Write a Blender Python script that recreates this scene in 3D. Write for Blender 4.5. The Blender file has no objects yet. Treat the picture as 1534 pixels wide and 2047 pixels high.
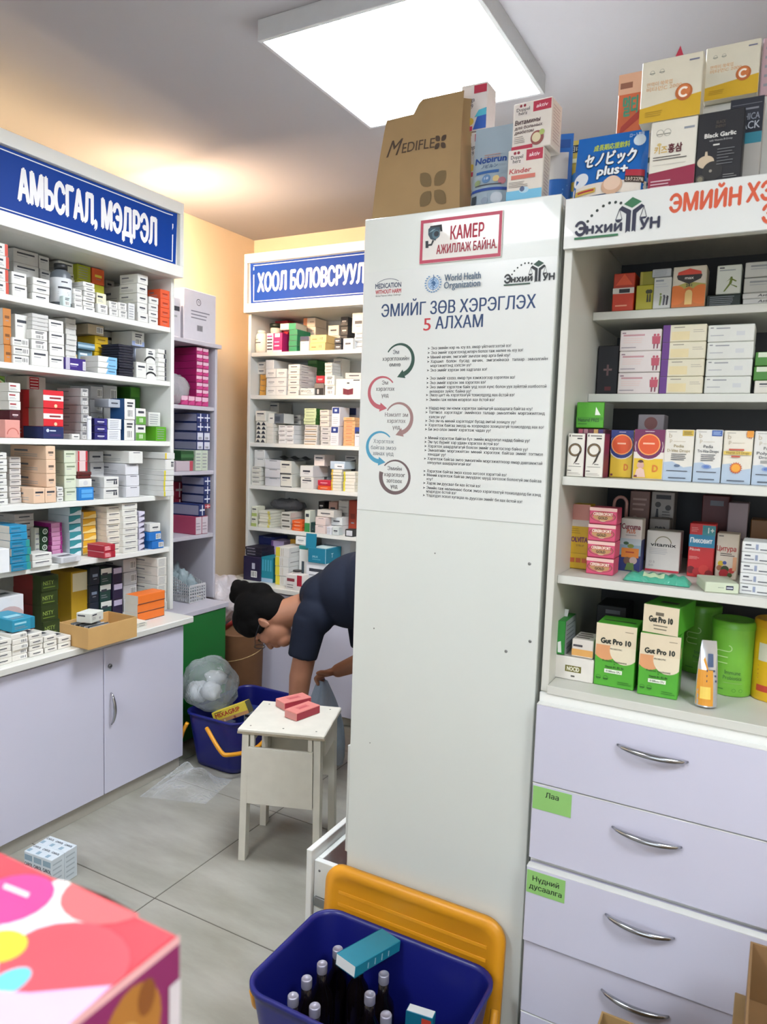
import bpy, bmesh, math, random
from mathutils import Vector, Matrix, noise
random.seed(11)
S = bpy.context.scene
COL = S.collection
rad = math.radians

# ------------------------------------------------------------------ camera
CAM_H, CAM_F = 1.386, 1461.0           # eye height (m), focal length in photo pixels
def cam_axes(yaw, pit, rol):
    f = Vector((-math.sin(yaw)*math.cos(pit), math.cos(yaw)*math.cos(pit), -math.sin(pit)))
    r = Vector((math.cos(yaw), math.sin(yaw), 0)); d = f.cross(r)
    c, s = math.cos(rol), math.sin(rol)
    return c*r + s*d, -s*r + c*d, f
RT, DN, FW = cam_axes(rad(28.484), rad(5.54), rad(-1.852))
cam = bpy.data.cameras.new('camera'); camo = bpy.data.objects.new('camera', cam); COL.objects.link(camo)
up, bk = -DN, -FW
camo.matrix_world = Matrix(((RT.x, up.x, bk.x, 0), (RT.y, up.y, bk.y, 0), (RT.z, up.z, bk.z, CAM_H), (0, 0, 0, 1)))
cam.sensor_fit = 'VERTICAL'; cam.sensor_height = 36.0; cam.lens = CAM_F/2047*36
cam.clip_start = 0.02
cam.dof.use_dof = True; cam.dof.focus_distance = 2.2; cam.dof.aperture_fstop = 6.5
S.camera = camo

# ------------------------------------------------------------------ world, lights, exposure
W = bpy.data.worlds.new('world'); S.world = W; W.use_nodes = True
W.node_tree.nodes['Background'].inputs[0].default_value = (0.80, 0.90, 1.0, 1)     # overcast daylight outside the added shop window
W.node_tree.nodes['Background'].inputs[1].default_value = 3.2
S.view_settings.view_transform = 'Standard'; S.view_settings.look = 'None'
S.view_settings.exposure = 0.45; S.view_settings.gamma = 1.0; S.view_settings.use_curve_mapping = False
pl = bpy.data.lights.new('added_window_portal', 'AREA'); pl.shape = 'RECTANGLE'; pl.size = 2.6; pl.size_y = 1.6; pl.cycles.is_portal = True
plo = bpy.data.objects.new('added_window_portal', pl); COL.objects.link(plo); plo.location = (.1, -2.42, 1.4); plo.rotation_euler = (rad(90), 0, 0)
FILL_POWER = 290.0                            # added fill lamp, unseen, warms the corner past the Amsgal cabinet
PANEL_POWER, COVE_POWER = 33.0, 16.0      # ceiling LED panels, warm tube on the Amsgal cabinet

# ------------------------------------------------------------------ pixel -> place helpers
def ray(x, y): return RT*((x-767)/CAM_F) + DN*((y-1023.5)/CAM_F) + FW
def onX(x, y, X): d = ray(x, y); s = X/d.x; return Vector((X, d.y*s, CAM_H+d.z*s))
def onY(x, y, Y): d = ray(x, y); s = Y/d.y; return Vector((d.x*s, Y, CAM_H+d.z*s))
def onZ(x, y, Z): d = ray(x, y); s = (Z-CAM_H)/d.z; return Vector((d.x*s, d.y*s, Z))

# ------------------------------------------------------------------ materials
def lin(h):
    h = h.lstrip('#'); h = h if len(h) == 6 else ''.join(c+c for c in h); o = []
    for i in (0, 2, 4):
        c = int(h[i:i+2], 16)/255
        o.append(c/12.92 if c <= .04045 else ((c+.055)/1.055)**2.4)
    return (*o, 1)
_M = {}
def M(hexc, rough=.5, metal=0, var=.05, scale=40, spec=.5, coat=0, bump=0):
    """plain card / plastic / paint with a little procedural unevenness"""
    k = (hexc, rough, metal, var, scale, spec, coat, bump)
    if k in _M: return _M[k]
    m = bpy.data.materials.new('surface_'+hexc.strip('#')); m.use_nodes = True
    nt = m.node_tree; p = nt.nodes['Principled BSDF']
    p.inputs['Roughness'].default_value = rough; p.inputs['Metallic'].default_value = metal
    p.inputs['Specular IOR Level'].default_value = spec; p.inputs['Coat Weight'].default_value = coat
    c = lin(hexc)
    if var or bump:
        tc = nt.nodes.new('ShaderNodeTexCoord'); nz = nt.nodes.new('ShaderNodeTexNoise')
        nz.inputs['Scale'].default_value = scale; nz.inputs['Detail'].default_value = 3
        nt.links.new(tc.outputs['Object'], nz.inputs['Vector'])
        mx = nt.nodes.new('ShaderNodeMix'); mx.data_type = 'RGBA'
        mx.inputs[6].default_value = (*[max(0, x*(1-var)) for x in c[:3]], 1)
        mx.inputs[7].default_value = (*[min(1, x*(1+var)) for x in c[:3]], 1)
        nt.links.new(nz.outputs['Fac'], mx.inputs[0]); nt.links.new(mx.outputs[2], p.inputs['Base Color'])
        if bump:
            b = nt.nodes.new('ShaderNodeBump'); b.inputs['Strength'].default_value = bump; b.inputs['Distance'].default_value = .002
            nt.links.new(nz.outputs['Fac'], b.inputs['Height']); nt.links.new(b.outputs[0], p.inputs['Normal'])
    else:
        p.inputs['Base Color'].default_value = c
    _M[k] = m; return m
def emit(hexc, power, name):
    m = bpy.data.materials.new(name); m.use_nodes = True; nt = m.node_tree
    nt.nodes.remove(nt.nodes['Principled BSDF']); e = nt.nodes.new('ShaderNodeEmission')
    e.inputs[0].default_value = lin(hexc); e.inputs[1].default_value = power
    nt.links.new(e.outputs[0], nt.nodes['Material Output'].inputs[0]); return m
def film(name, hexc, alpha, rough=.12, wrinkle=60, dist=.004):
    """clear or milky plastic film: part see-through, part glossy, wrinkled"""
    m = bpy.data.materials.new(name); m.use_nodes = True; nt = m.node_tree
    p = nt.nodes['Principled BSDF']; p.inputs['Base Color'].default_value = lin(hexc); p.inputs['Roughness'].default_value = rough
    tc = nt.nodes.new('ShaderNodeTexCoord'); nz = nt.nodes.new('ShaderNodeTexNoise'); nz.inputs['Scale'].default_value = wrinkle
    nz.inputs['Detail'].default_value = 2; nz.inputs['Distortion'].default_value = 1.5
    nt.links.new(tc.outputs['Object'], nz.inputs['Vector'])
    b = nt.nodes.new('ShaderNodeBump'); b.inputs['Strength'].default_value = .8; b.inputs['Distance'].default_value = dist
    nt.links.new(nz.outputs['Fac'], b.inputs['Height']); nt.links.new(b.outputs[0], p.inputs['Normal'])
    tr = nt.nodes.new('ShaderNodeBsdfTransparent'); mx = nt.nodes.new('ShaderNodeMixShader')
    lw = nt.nodes.new('ShaderNodeLayerWeight'); lw.inputs['Blend'].default_value = .25
    nt.links.new(b.outputs[0], lw.inputs['Normal'])
    ma = nt.nodes.new('ShaderNodeMath'); ma.operation = 'MULTIPLY_ADD'; ma.inputs[1].default_value = 1-alpha; ma.inputs[2].default_value = alpha
    nt.links.new(lw.outputs['Facing'], ma.inputs[0]); nt.links.new(ma.outputs[0], mx.inputs[0])
    nt.links.new(tr.outputs[0], mx.inputs[1]); nt.links.new(p.outputs[0], mx.inputs[2])
    nt.links.new(mx.outputs[0], nt.nodes['Material Output'].inputs[0]); return m

# ------------------------------------------------------------------ mesh collector
class MB:
    def __init__(s): s.v, s.f, s.m, s.mats, s.sm = [], [], [], [], []
    def mi(s, mat):
        if isinstance(mat, str): mat = M(mat)
        if mat not in s.mats: s.mats.append(mat)
        return s.mats.index(mat)
    def add(s, vs, fs, mat, smooth=False):
        n = len(s.v); k = s.mi(mat); s.v += [tuple(v) for v in vs]
        for f in fs: s.f.append([n+i for i in f]); s.m.append(k); s.sm.append(smooth)
    def box(s, x0, x1, y0, y1, z0, z1, mat, c=.0012):
        c = min(c, .2*(x1-x0), .2*(y1-y0), .2*(z1-z0))
        X, Y, Z = (x0, x1), (y0, y1), (z0, z1); V = []; ix = {}
        for i in (0, 1):
            for j in (0, 1):
                for k in (0, 1):
                    sx, sy, sz = (c, -c)[i], (c, -c)[j], (c, -c)[k]
                    ix[i, j, k, 'x'] = len(V); V.append((X[i], Y[j]+sy, Z[k]+sz))
                    ix[i, j, k, 'y'] = len(V); V.append((X[i]+sx, Y[j], Z[k]+sz))
                    ix[i, j, k, 'z'] = len(V); V.append((X[i]+sx, Y[j]+sy, Z[k]))
        g = lambda i, j, k, a: ix[i, j, k, a]
        FF = []
        for i in (0, 1):
            q = [g(i, 0, 0, 'x'), g(i, 1, 0, 'x'), g(i, 1, 1, 'x'), g(i, 0, 1, 'x')]; FF.append(q if i else q[::-1])
            q = [g(0, i, 0, 'y'), g(0, i, 1, 'y'), g(1, i, 1, 'y'), g(1, i, 0, 'y')]; FF.append(q if i else q[::-1])
            q = [g(0, 0, i, 'z'), g(1, 0, i, 'z'), g(1, 1, i, 'z'), g(0, 1, i, 'z')]; FF.append(q if i else q[::-1])
        for i in (0, 1):
            for j in (0, 1):
                q = [g(i, j, 0, 'x'), g(i, j, 0, 'y'), g(i, j, 1, 'y'), g(i, j, 1, 'x')]; FF.append(q if i == j else q[::-1])
                q = [g(i, 0, j, 'z'), g(i, 1, j, 'z'), g(i, 1, j, 'x'), g(i, 0, j, 'x')]; FF.append(q if i == j else q[::-1])
                q = [g(0, i, j, 'y'), g(1, i, j, 'y'), g(1, i, j, 'z'), g(0, i, j, 'z')]; FF.append(q if i == j else q[::-1])
                for k in (0, 1):
                    q = [g(i, j, k, 'x'), g(i, j, k, 'y'), g(i, j, k, 'z')]; FF.append(q if (i+j+k) % 2 else q[::-1])
        s.add(V, FF, mat)
    def obox(s, o, ax, ay, az, mat, c=.0012):
        """box from corner o along three edge vectors"""
        t = MB(); o, ax, ay, az = map(Vector, (o, ax, ay, az))
        t.box(0, ax.length, 0, ay.length, 0, az.length, mat, c)
        a, b, d = ax.normalized(), ay.normalized(), az.normalized()
        s.add([o+a*v[0]+b*v[1]+d*v[2] for v in t.v], t.f, mat)
    def grid(s, fn, nu, nv, mat, smooth=True, flip=False):
        V = [fn(i/nu, j/nv) for j in range(nv+1) for i in range(nu+1)]; Fq = []
        for j in range(nv):
            for i in range(nu):
                a = j*(nu+1)+i; q = [a, a+1, a+nu+2, a+nu+1]; Fq.append(q[::-1] if flip else q)
        s.add(V, Fq, mat, smooth)
    def lathe(s, prof, mat, n=28, cx=0, cy=0, smooth=True, mats=None):
        V = []; L = len(prof)
        for k in range(n):
            a = 2*math.pi*k/n
            V += [(cx+r*math.cos(a), cy+r*math.sin(a), z) for r, z in prof]
        for i in range(L-1):
            Fq = [[k*L+i, ((k+1) % n)*L+i, ((k+1) % n)*L+i+1, k*L+i+1] for k in range(n)]
            if i == 0: base = len(s.v); s.v += [tuple(v) for v in V]
            mi = s.mi(mats[i] if mats else mat)
            for q in Fq: s.f.append([base+t for t in q]); s.m.append(mi); s.sm.append(smooth)
    def tube(s, pts, r, mat, n=8, closed=False, caps=True):
        pts = [Vector(p) for p in pts]; V = []; rs = r if isinstance(r, (list, tuple)) else [r]*len(pts)
        prev = None
        for i, p in enumerate(pts):
            t = (pts[min(i+1, len(pts)-1)]-pts[max(i-1, 0)]).normalized()
            if prev is None: prev = t.orthogonal().normalized()
            a = (prev-t*prev.dot(t)).normalized(); prev = a; b = t.cross(a)
            V += [p+(a*math.cos(2*math.pi*k/n)+b*math.sin(2*math.pi*k/n))*rs[i] for k in range(n)]
        Fq = [[i*n+k, i*n+(k+1) % n, (i+1)*n+(k+1) % n, (i+1)*n+k] for i in range(len(pts)-1) for k in range(n)]
        if caps: Fq += [list(range(n))[::-1], [(len(pts)-1)*n+k for k in range(n)]]
        s.add(V, Fq, mat, True)
    def mesh(s, name):
        me = bpy.data.meshes.new(name); me.from_pydata(s.v, [], s.f)
        for m in s.mats: me.materials.append(m)
        me.polygons.foreach_set('material_index', s.m); me.polygons.foreach_set('use_smooth', s.sm)
        me.update(); return me
    def build(s, name, parent=None, loc=None, rz=0, rot=None):
        return link(name, s.mesh(name), parent, loc, rz, rot)
def link(name, me, parent=None, loc=None, rz=0, rot=None):
    o = bpy.data.objects.new(name, me); COL.objects.link(o)
    if parent: o.parent = parent
    if loc is not None: o.location = loc
    o.rotation_euler = rot if rot is not None else (0, 0, rz)
    return o
_labels = {}
def tag(o, label, cat, group=None):
    o['label'] = label; o['category'] = cat
    if group: o['group'] = group
    n = len(label.replace(',', ' ').split())
    if not 4 <= n <= 16: print('LABEL WORDS', n, label)
    if label in _labels and _labels[label] != group: print('LABEL DUP', label)
    _labels[label] = group
    return o
def root(name, label, cat, loc=(0, 0, 0), rz=0, group=None):
    o = bpy.data.objects.new(name, None); COL.objects.link(o); o.location = loc; o.rotation_euler = (0, 0, rz); o.empty_display_size = .05
    return tag(o, label, cat, group)
def struct(o): o['kind'] = 'structure'; return o
def note(o, label): o['label'] = label; return o

# ------------------------------------------------------------------ lettering
from mathutils.geometry import delaunay_2d_cdt
_T, _G = {}, {}
_TS = bpy.data.scenes.new('lettering_bench')      # small side scene: glyph outlines evaluate quickly there
_TC = bpy.data.curves.new('t', 'FONT'); _TC.size = 1; _TC.fill_mode = 'NONE'
_TO = bpy.data.objects.new('t', _TC); _TS.collection.objects.link(_TO)
def _outline(txt, res):
    _TC.body = txt; _TC.resolution_u = res; vl = _TS.view_layers[0]; vl.update(); e = _TO.evaluated_get(vl.depsgraph); me = e.to_mesh()
    V = [(v.co.x, v.co.y) for v in me.vertices]; E = [tuple(x.vertices) for x in me.edges]
    e.to_mesh_clear(); return V, E
HH = max(v[0] for v in _outline('HH', 1)[0])
def glyph(c, res):
    """one character filled by the non-zero winding rule (the fonts' contours may overlap)"""
    if (c, res) in _G: return _G[c, res]
    V2, _ = _outline('H'+c+'H', 1); adv = max(v[0] for v in V2)-HH
    V, E = _outline(c, res) if c.strip() else ([], [])
    T, VV = [], []
    if V:
        nx = {}; 
        for i, j in E: nx.setdefault(i, []).append(j); nx.setdefault(j, []).append(i)
        seen, loops = set(), []
        for i in range(len(V)):
            if i in seen or i not in nx: continue
            L = [i]; seen.add(i); k = i+1 if i+1 in nx[i] else nx[i][0]
            while k not in seen: L.append(k); seen.add(k); n = [q for q in nx[k] if q not in seen]; k = (k+1 if k+1 in n else n[0]) if n else i
            loops.append([V[q] for q in L])
        pts, ed = [], []
        for L in loops:
            n0 = len(pts); pts += [Vector(p) for p in L]; ed += [(n0+k, n0+(k+1) % len(L)) for k in range(len(L))]
        r = delaunay_2d_cdt(pts, ed, [], 0, 1e-6); VV = [tuple(v) for v in r[0]]
        for f in r[2]:
            cx = sum(VV[i][0] for i in f)/len(f); cy = sum(VV[i][1] for i in f)/len(f); w = 0
            for L in loops:
                for (x0, y0), (x1, y1) in zip(L, L[1:]+L[:1]):
                    if (y0 <= cy) != (y1 <= cy) and x0+(cy-y0)*(x1-x0)/(y1-y0) > cx: w += 1 if y1 > y0 else -1
            if w: T.append(list(f))
    _G[c, res] = (VV, T, adv); return _G[c, res]
def glyphs(txt, shear=0., res=2):
    k = (txt, shear, res)
    if k in _T: return _T[k]
    V, Fq, x = [], [], 0
    for c in txt:
        v, f, a = glyph(c, res); n = len(V); V += [(p[0]+x+shear*p[1], p[1]) for p in v]; Fq += [[n+i for i in q] for q in f]; x += a
    x0 = min((v[0] for v in V), default=0); x1 = max((v[0] for v in V), default=1)
    _T[k] = ([(a-x0, b) for a, b in V], Fq, x1-x0); return _T[k]
CAPH = max(v[1] for v in glyphs('H')[0])

class Print:
    """flat print on a face: fn(u, v, lift) maps metres on the face (u right, v up) to a point"""
    def __init__(s, mb, fn, w, h): s.mb, s.fn, s.w, s.h, s.lift, s.clip = mb, fn, w, h, .0002, False
    def up(s): s.lift += .00008; return s.lift
    def rect(s, x0, y0, x1, y1, col, n=1, m=1):
        L = s.up(); s.mb.grid(lambda a, b: s.fn((x0+(x1-x0)*a)*s.w, (y0+(y1-y0)*b)*s.h, L), n, m, col, False)
    def poly(s, pts, col):
        L = s.up(); s.mb.add([s.fn(x*s.w, y*s.h, L) for x, y in pts], [list(range(len(pts)))], col)
    def disc(s, cx, cy, r, col, ry=None, n=20, a0=0, a1=2*math.pi):
        """r is in fractions of the face height"""
        L = s.up(); ry = r if ry is None else ry
        cl = (lambda a, m: min(max(a, 0), m)) if s.clip else (lambda a, m: a)
        P = [s.fn(cl(cx*s.w+r*s.h*math.cos(a0+(a1-a0)*k/n), s.w), cl(cy*s.h+ry*s.h*math.sin(a0+(a1-a0)*k/n), s.h), L) for k in range(n+1)]
        s.mb.add([s.fn(cx*s.w, cy*s.h, L)]+P, [[0, k+1, k+2] for k in range(n)], col)
    def ring(s, cx, cy, r0, r1, col, n=24, a0=0, a1=2*math.pi, sy=1, t0=1., t1=1.):
        """arc band; width tapers from t0 to t1"""
        L = s.up(); V = []
        for k in range(n+1):
            a = a0+(a1-a0)*k/n; t = t0+(t1-t0)*k/n; rm, hw = (r0+r1)/2, (r1-r0)/2*t
            for r in (rm-hw, rm+hw): V.append(s.fn(cx*s.w+r*s.h*math.cos(a), cy*s.h+r*s.h*sy*math.sin(a), L))
        s.mb.add(V, [[2*k, 2*k+1, 2*k+3, 2*k+2] if a1 > a0 else [2*k+2, 2*k+3, 2*k+1, 2*k] for k in range(n)], col)
    def text(s, t, x, y, hh, col, al='l', bold=.02, wid=None, shear=0, slope=0, res=2, sx=1):
        """baseline at (x, y), capital height hh (all fractions); wid = wanted width; bold = stroke gain in cap heights"""
        V, Fq, w = glyphs(t, shear, res); k = hh*s.h/CAPH; kx = k*sx
        if wid: kx = wid*s.w/max(w, 1e-6)
        off = {'l': 0, 'c': -.5, 'r': -1}[al]*w*kx; L = s.up(); g = bold*hh*s.h
        for q, (dx, dy) in enumerate(((-1, 0), (1, 0), (0, -1), (0, 1)) if bold >= .03 else ((-1, 0), (1, 0)) if bold else ((0, 0),)):
            s.mb.add([s.fn(x*s.w+off+a*kx+dx*g, y*s.h+b*k+slope*(off+a*kx)+dy*g, L+q*.00005) for a, b in V], Fq, col)
        s.lift += .0002 if bold >= .03 else .00005
    def dashes(s, x0, y0, x1, y1, n, col, thick=.45, rag=.25):
        """n rows of fine print"""
        r = random.Random(int(x0*1000+y0*77+n)); st = (y1-y0)/n
        for i in range(n):
            yb = y1-(i+1)*st+st*(1-thick)/2; s.rect(x0, yb, x0+(x1-x0)*(1-rag*r.random()), yb+st*thick, col)
    def bars(s, x0, y0, x1, y1, col='#22262c', bg='#f4f4f0', n=9):
        s.rect(x0, y0, x1, y1, bg); r = random.Random(3); x = x0+.06*(x1-x0); st = (x1-x0)*.88/n
        L = s.up()
        for i in range(n):
            w = st*(.3+.5*r.random())
            s.mb.add([s.fn(a*s.w, b*s.h, L) for a, b in ((x, y0+.1*(y1-y0)), (x+w, y0+.1*(y1-y0)), (x+w, y1-.08*(y1-y0)), (x, y1-.08*(y1-y0)))], [[0, 1, 2, 3]], col); x += st
class Carton(MB):
    def __init__(s, w, d, h, base, c=.0015):
        super().__init__(); s.w, s.d, s.h = w, d, h
        s.box(-w/2, w/2, -d/2, d/2, 0, h, base, c)
        s.F = Print(s, lambda u, v, l: (u-w/2, -d/2-l, v), w, h)
        s.R = Print(s, lambda u, v, l: (w/2+l, -d/2+u, v), d, h)
        s.L = Print(s, lambda u, v, l: (-w/2-l, d/2-u, v), d, h)
        s.T = Print(s, lambda u, v, l: (u-w/2, -d/2+v, h+l), w, d)
        s.F.clip = s.L.clip = s.R.clip = s.T.clip = True

# ================================================================== the room
XW0, XW1, YW0, YW1, ZC = -2.74, 2.30, -2.40, 3.40, 2.50
WHITE = M('#e2e3de', .38, var=.02, scale=6); WHITE2 = M('#dadbd5', .42, var=.02, scale=6)
LILAC = M('#cbcadb', .35, var=.02, scale=5)
def tile_mat():
    m = bpy.data.materials.new('porcelain_tile'); m.use_nodes = True; nt = m.node_tree; p = nt.nodes['Principled BSDF']
    p.inputs['Roughness'].default_value = .3
    tc = nt.nodes.new('ShaderNodeTexCoord'); oi = nt.nodes.new('ShaderNodeObjectInfo')
    ad = nt.nodes.new('ShaderNodeVectorMath'); ad.operation = 'ADD'
    nt.links.new(tc.outputs['Object'], ad.inputs[0]); nt.links.new(oi.outputs['Location'], ad.inputs[1])
    mp = nt.nodes.new('ShaderNodeMapping'); mp.inputs['Scale'].default_value = (1.2, 4, 1); mp.inputs['Rotation'].default_value = (0, 0, .5)
    nz = nt.nodes.new('ShaderNodeTexNoise'); nz.inputs['Scale'].default_value = 2.2; nz.inputs['Detail'].default_value = 6; nz.inputs['Roughness'].default_value = .6
    nt.links.new(ad.outputs[0], mp.inputs[0]); nt.links.new(mp.outputs[0], nz.inputs['Vector'])
    cr = nt.nodes.new('ShaderNodeValToRGB'); cr.color_ramp.elements[0].color = lin('#87857a'); cr.color_ramp.elements[1].color = lin('#a3a198')
    cr.color_ramp.elements[0].position = .3; cr.color_ramp.elements[1].position = .7
    nt.links.new(nz.outputs['Fac'], cr.inputs[0]); nt.links.new(cr.outputs[0], p.inputs['Base Color']); return m
mb = MB(); mb.box(XW0-.1, XW1+.1, YW0-.1, YW1+.1, -.1, -.0015, M('#54524a', .8)); floor = struct(mb.build('floor'))
TX, TY, TS = -1.557, 1.509, .6
mb = MB(); mb.box(-TS/2+.0018, TS/2-.0018, -TS/2+.0018, TS/2-.0018, -.009, 0, tile_mat(), .001); tme = mb.mesh('tile')
for i in range(-3, 8):
    for j in range(-7, 5):
        cx, cy = TX+(i+.5)*TS, TY+(j+.5)*TS
        if XW0-.29 < cx < XW1+.29 and YW0-.29 < cy < YW1+.29: link('tile', tme, floor, (cx, cy, 0))
PAINT = M('#ecd8bc', .85, var=.03, scale=3, spec=.2); CEIL = M('#a4a3a8', .9, var=.02, scale=2, spec=.2)
for nm, b, mt in (('wall_left', (XW0-.1, XW0, YW0-.1, YW1+.1, 0, ZC), PAINT), ('wall_back', (XW0-.1, XW1+.1, YW1, YW1+.1, 0, ZC), PAINT),
                  ('wall_right', (XW1, XW1+.1, YW0-.1, YW1+.1, 0, ZC), PAINT),
                  ('ceiling', (XW0-.1, XW1+.1, YW0-.1, YW1+.1, ZC, ZC+.1), CEIL)):
    mb = MB(); mb.box(*b, mt, .001); struct(mb.build(nm))

# shop-side wall; its unseen window is added to brighten the cabinet fronts
mb = MB()
for b in ((XW0-.1, -1.2, YW0-.1, YW0, 0, ZC), (1.4, XW1+.1, YW0-.1, YW0, 0, ZC), (-1.2, 1.4, YW0-.1, YW0, 0, .6), (-1.2, 1.4, YW0-.1, YW0, 2.2, ZC)): mb.box(*b, PAINT, .0005)
struct(mb.build('wall_front'))
mb = MB(); wf = M('#d8dad8', .4)
for b in ((-1.2, 1.4, .6, .65), (-1.2, 1.4, 2.15, 2.2), (-1.2, -1.15, .65, 2.15), (1.35, 1.4, .65, 2.15), (.075, .125, .65, 2.15)): mb.box(b[0], b[1], YW0-.06, YW0-.01, b[2], b[3], wf)
wn = struct(mb.build('added_window_1'))
PANE = film('added_window_glass', '#eef2f4', .03, .02, 1, .0001)
for a, b in ((-1.15, .075), (.125, 1.35)):
    mb = MB(); mb.box(a, b, YW0-.037, YW0-.033, .65, 2.15, PANE, .0003); mb.build('pane', wn)

SHZ = [1.822, 1.603, 1.356, 1.132, .911]; CTZ = .640; TOPZ = 2.313; FBZ = 2.020
# ------------------------------------------------------------------ ceiling lamps
LEDM = emit('#f3f8ff', PANEL_POWER, 'led_diffuser')
def led_panel(cx, cy, label, LEDM=LEDM):
    r = root('ceiling_light', label, 'ceiling light', (cx, cy, 0))
    h = .305; z0, z1 = 2.445, ZC; fr = M('#b9bcc0', .4)
    mb = MB()
    for b in ((-h, h, -h, -h+.012), (-h, h, h-.012, h), (-h, -h+.012, -h+.012, h-.012), (h-.012, h, -h+.012, h-.012)): mb.box(*b, z0, z1, fr)
    mb.build('frame', r)
    mb = MB(); mb.box(-h+.012, h-.012, -h+.012, h-.012, z0+.004, z0+.012, LEDM, .001); mb.build('diffuser', r)
led_panel(-1.02, 1.95, 'square white LED ceiling panel above the tall white cabinet')
led_panel(1.0, .2, 'square white LED ceiling panel over the customer side of the counter')
led_panel(-1.3, -.5, 'square white LED ceiling panel over the shop entrance side')
COVE = emit('#ffe0b0', COVE_POWER, 'warm_led_strip')
def led_strip(x0, x1, y0, y1, label):
    r = root('light_tube', label, 'lamp')
    mb = MB(); mb.box(x0-.004, x1+.004, y0-.006, y1+.006, FBZ+.0185, FBZ+.085, M('#c8c8c4', .5)); mb.build('batten', r)
    mb = MB(); mb.box(x0, x1, y0, y1, FBZ+.0855, FBZ+.112, COVE, .006); mb.build('tube', r)
led_strip(-2.62, -2.59, .97, 2.265, 'warm LED tube lying behind the Amsgal sign fascia')
rF = root('added_fill_lamp', 'added unseen warm fill lamp on the top end of the Amsgal cabinet', 'lamp', (-2.40, 2.255, FBZ+.019), 0)  # lamp added out of view to brighten the corner wall
mb = MB(); mb.box(-.08, .08, -.03, .018, .07, .19, M('#4a4b4e', .5), .004); mb.build('housing', rF)
mb = MB(); mb.box(-.012, .012, -.02, .005, 0, .0695, M('#4a4b4e', .5)); mb.build('foot', rF)
mb = MB(); mb.add([(-.072, .0195, .078), (.072, .0195, .078), (.072, .0315, .182), (-.072, .0315, .182), (-.072, .0185, .078), (.072, .0185, .078), (.072, .0185, .182), (-.072, .0185, .182)], [[3, 2, 1, 0], [4, 5, 6, 7], [0, 1, 5, 4], [2, 3, 7, 6], [1, 2, 6, 5], [3, 0, 4, 7]], emit('#ffdab2', FILL_POWER, 'added_warm_fill')); mb.build('lens', rF)

# ------------------------------------------------------------------ tall shelving: АМЬСГАЛ (faces +X) and ХООЛ (faces -Y)
class Unit:
    def __init__(s, ax, front, name, zs): s.ax, s.front, s.name, s.zs = ax, front, name, zs
    def at(s, x, y, sb):
        if s.ax == 'X': p = onX(x, y, s.front-sb); return p.y, p.z
        p = onY(x, y, s.front+sb); return p.x, p.z
    def place(s, u, sb, z):               # box centre: sb is distance of its centre behind the front
        return Vector((s.front-sb, u, z)) if s.ax == 'X' else Vector((u, s.front+sb, z))
    @property
    def rz(s): return math.pi/2 if s.ax == 'X' else 0
def shelving(label, to, rz, ulen, depth, over):
    """local frame: x along the shelf, y back, front of shelves at y = 0; over = fascia overhang"""
    r = root('shelving_unit', label, 'shelving', to, rz); t = .018
    def part(n, *b): mb = MB(); mb.box(*b, WHITE); return mb.build(n, r)
    part('side_panel', 0, t, 0, depth, CTZ+.001, FBZ+.018); part('side_panel', ulen-t, ulen, 0, depth, CTZ+.001, FBZ+.018)
    part('back_panel', t, ulen-t, depth-.006, depth, CTZ+.001, FBZ+.018)
    for z in SHZ: part('shelf', t, ulen-t, .004, depth-.006, z-.02, z)
    part('shelf', t, ulen-t, .0, depth-.006, FBZ, FBZ+.018)
    part('fascia_rail', 0, ulen, -over, -.001, TOPZ-.045, TOPZ); part('fascia_rail', 0, ulen, -over, -.001, FBZ, FBZ+.045)
    part('fascia_stile', 0, .02, -over, -.001, FBZ+.045, TOPZ-.045); part('fascia_stile', ulen-.02, ulen, -over, -.001, FBZ+.045, TOPZ-.045)
    part('fascia_board', .02, ulen-.02, -over+.018, -.001, FBZ+.045, TOPZ-.045)
    return r
shelving('long white Amsgal shelving unit standing beside the narrow grey rack', (-2.25, .95, 0), math.pi/2, 1.332, .482, .05)
shelving('tall white Hool shelving unit against the back beige wall', (-2.497, 3.06, 0), 0, 1.40, .332, .04)
UA = Unit('X', -2.25, 'Amsgal cabinet', SHZ+[CTZ]); UB = Unit('Y', 3.06, 'Hool cabinet', SHZ+[CTZ])

def banner(name, label, txt, fn, w, h, tx, th, tw):
    """blue vinyl sheet, loose at one end"""
    BL = M('#0c3b90', .5, var=.03, scale=8, spec=.15); mb = MB()
    mb.grid(lambda a, b: fn(a*w, b*h, .001), 40, 4, BL); o = mb.build(name); tag(o, label, 'sign')
    mb = MB(); P = Print(mb, fn, w, h); P.lift = .0018
    k = .045
    for b in ((.012, k, .988, k+.018), (.012, 1-k-.018, .988, 1-k), (.012, k, .0155, 1-k), (.9845, k, .988, 1-k)): P.rect(*b, M('#dfe3ea', .4), 40, 1)
    mb.build('border_line', o)
    mb = MB(); P = Print(mb, fn, w, h); P.lift = .002
    P.text(txt, tx, (1-th)/2, th, M('#e8e9ec', .4), wid=tw, bold=.045, res=4); mb.build('lettering', o); return o
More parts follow.
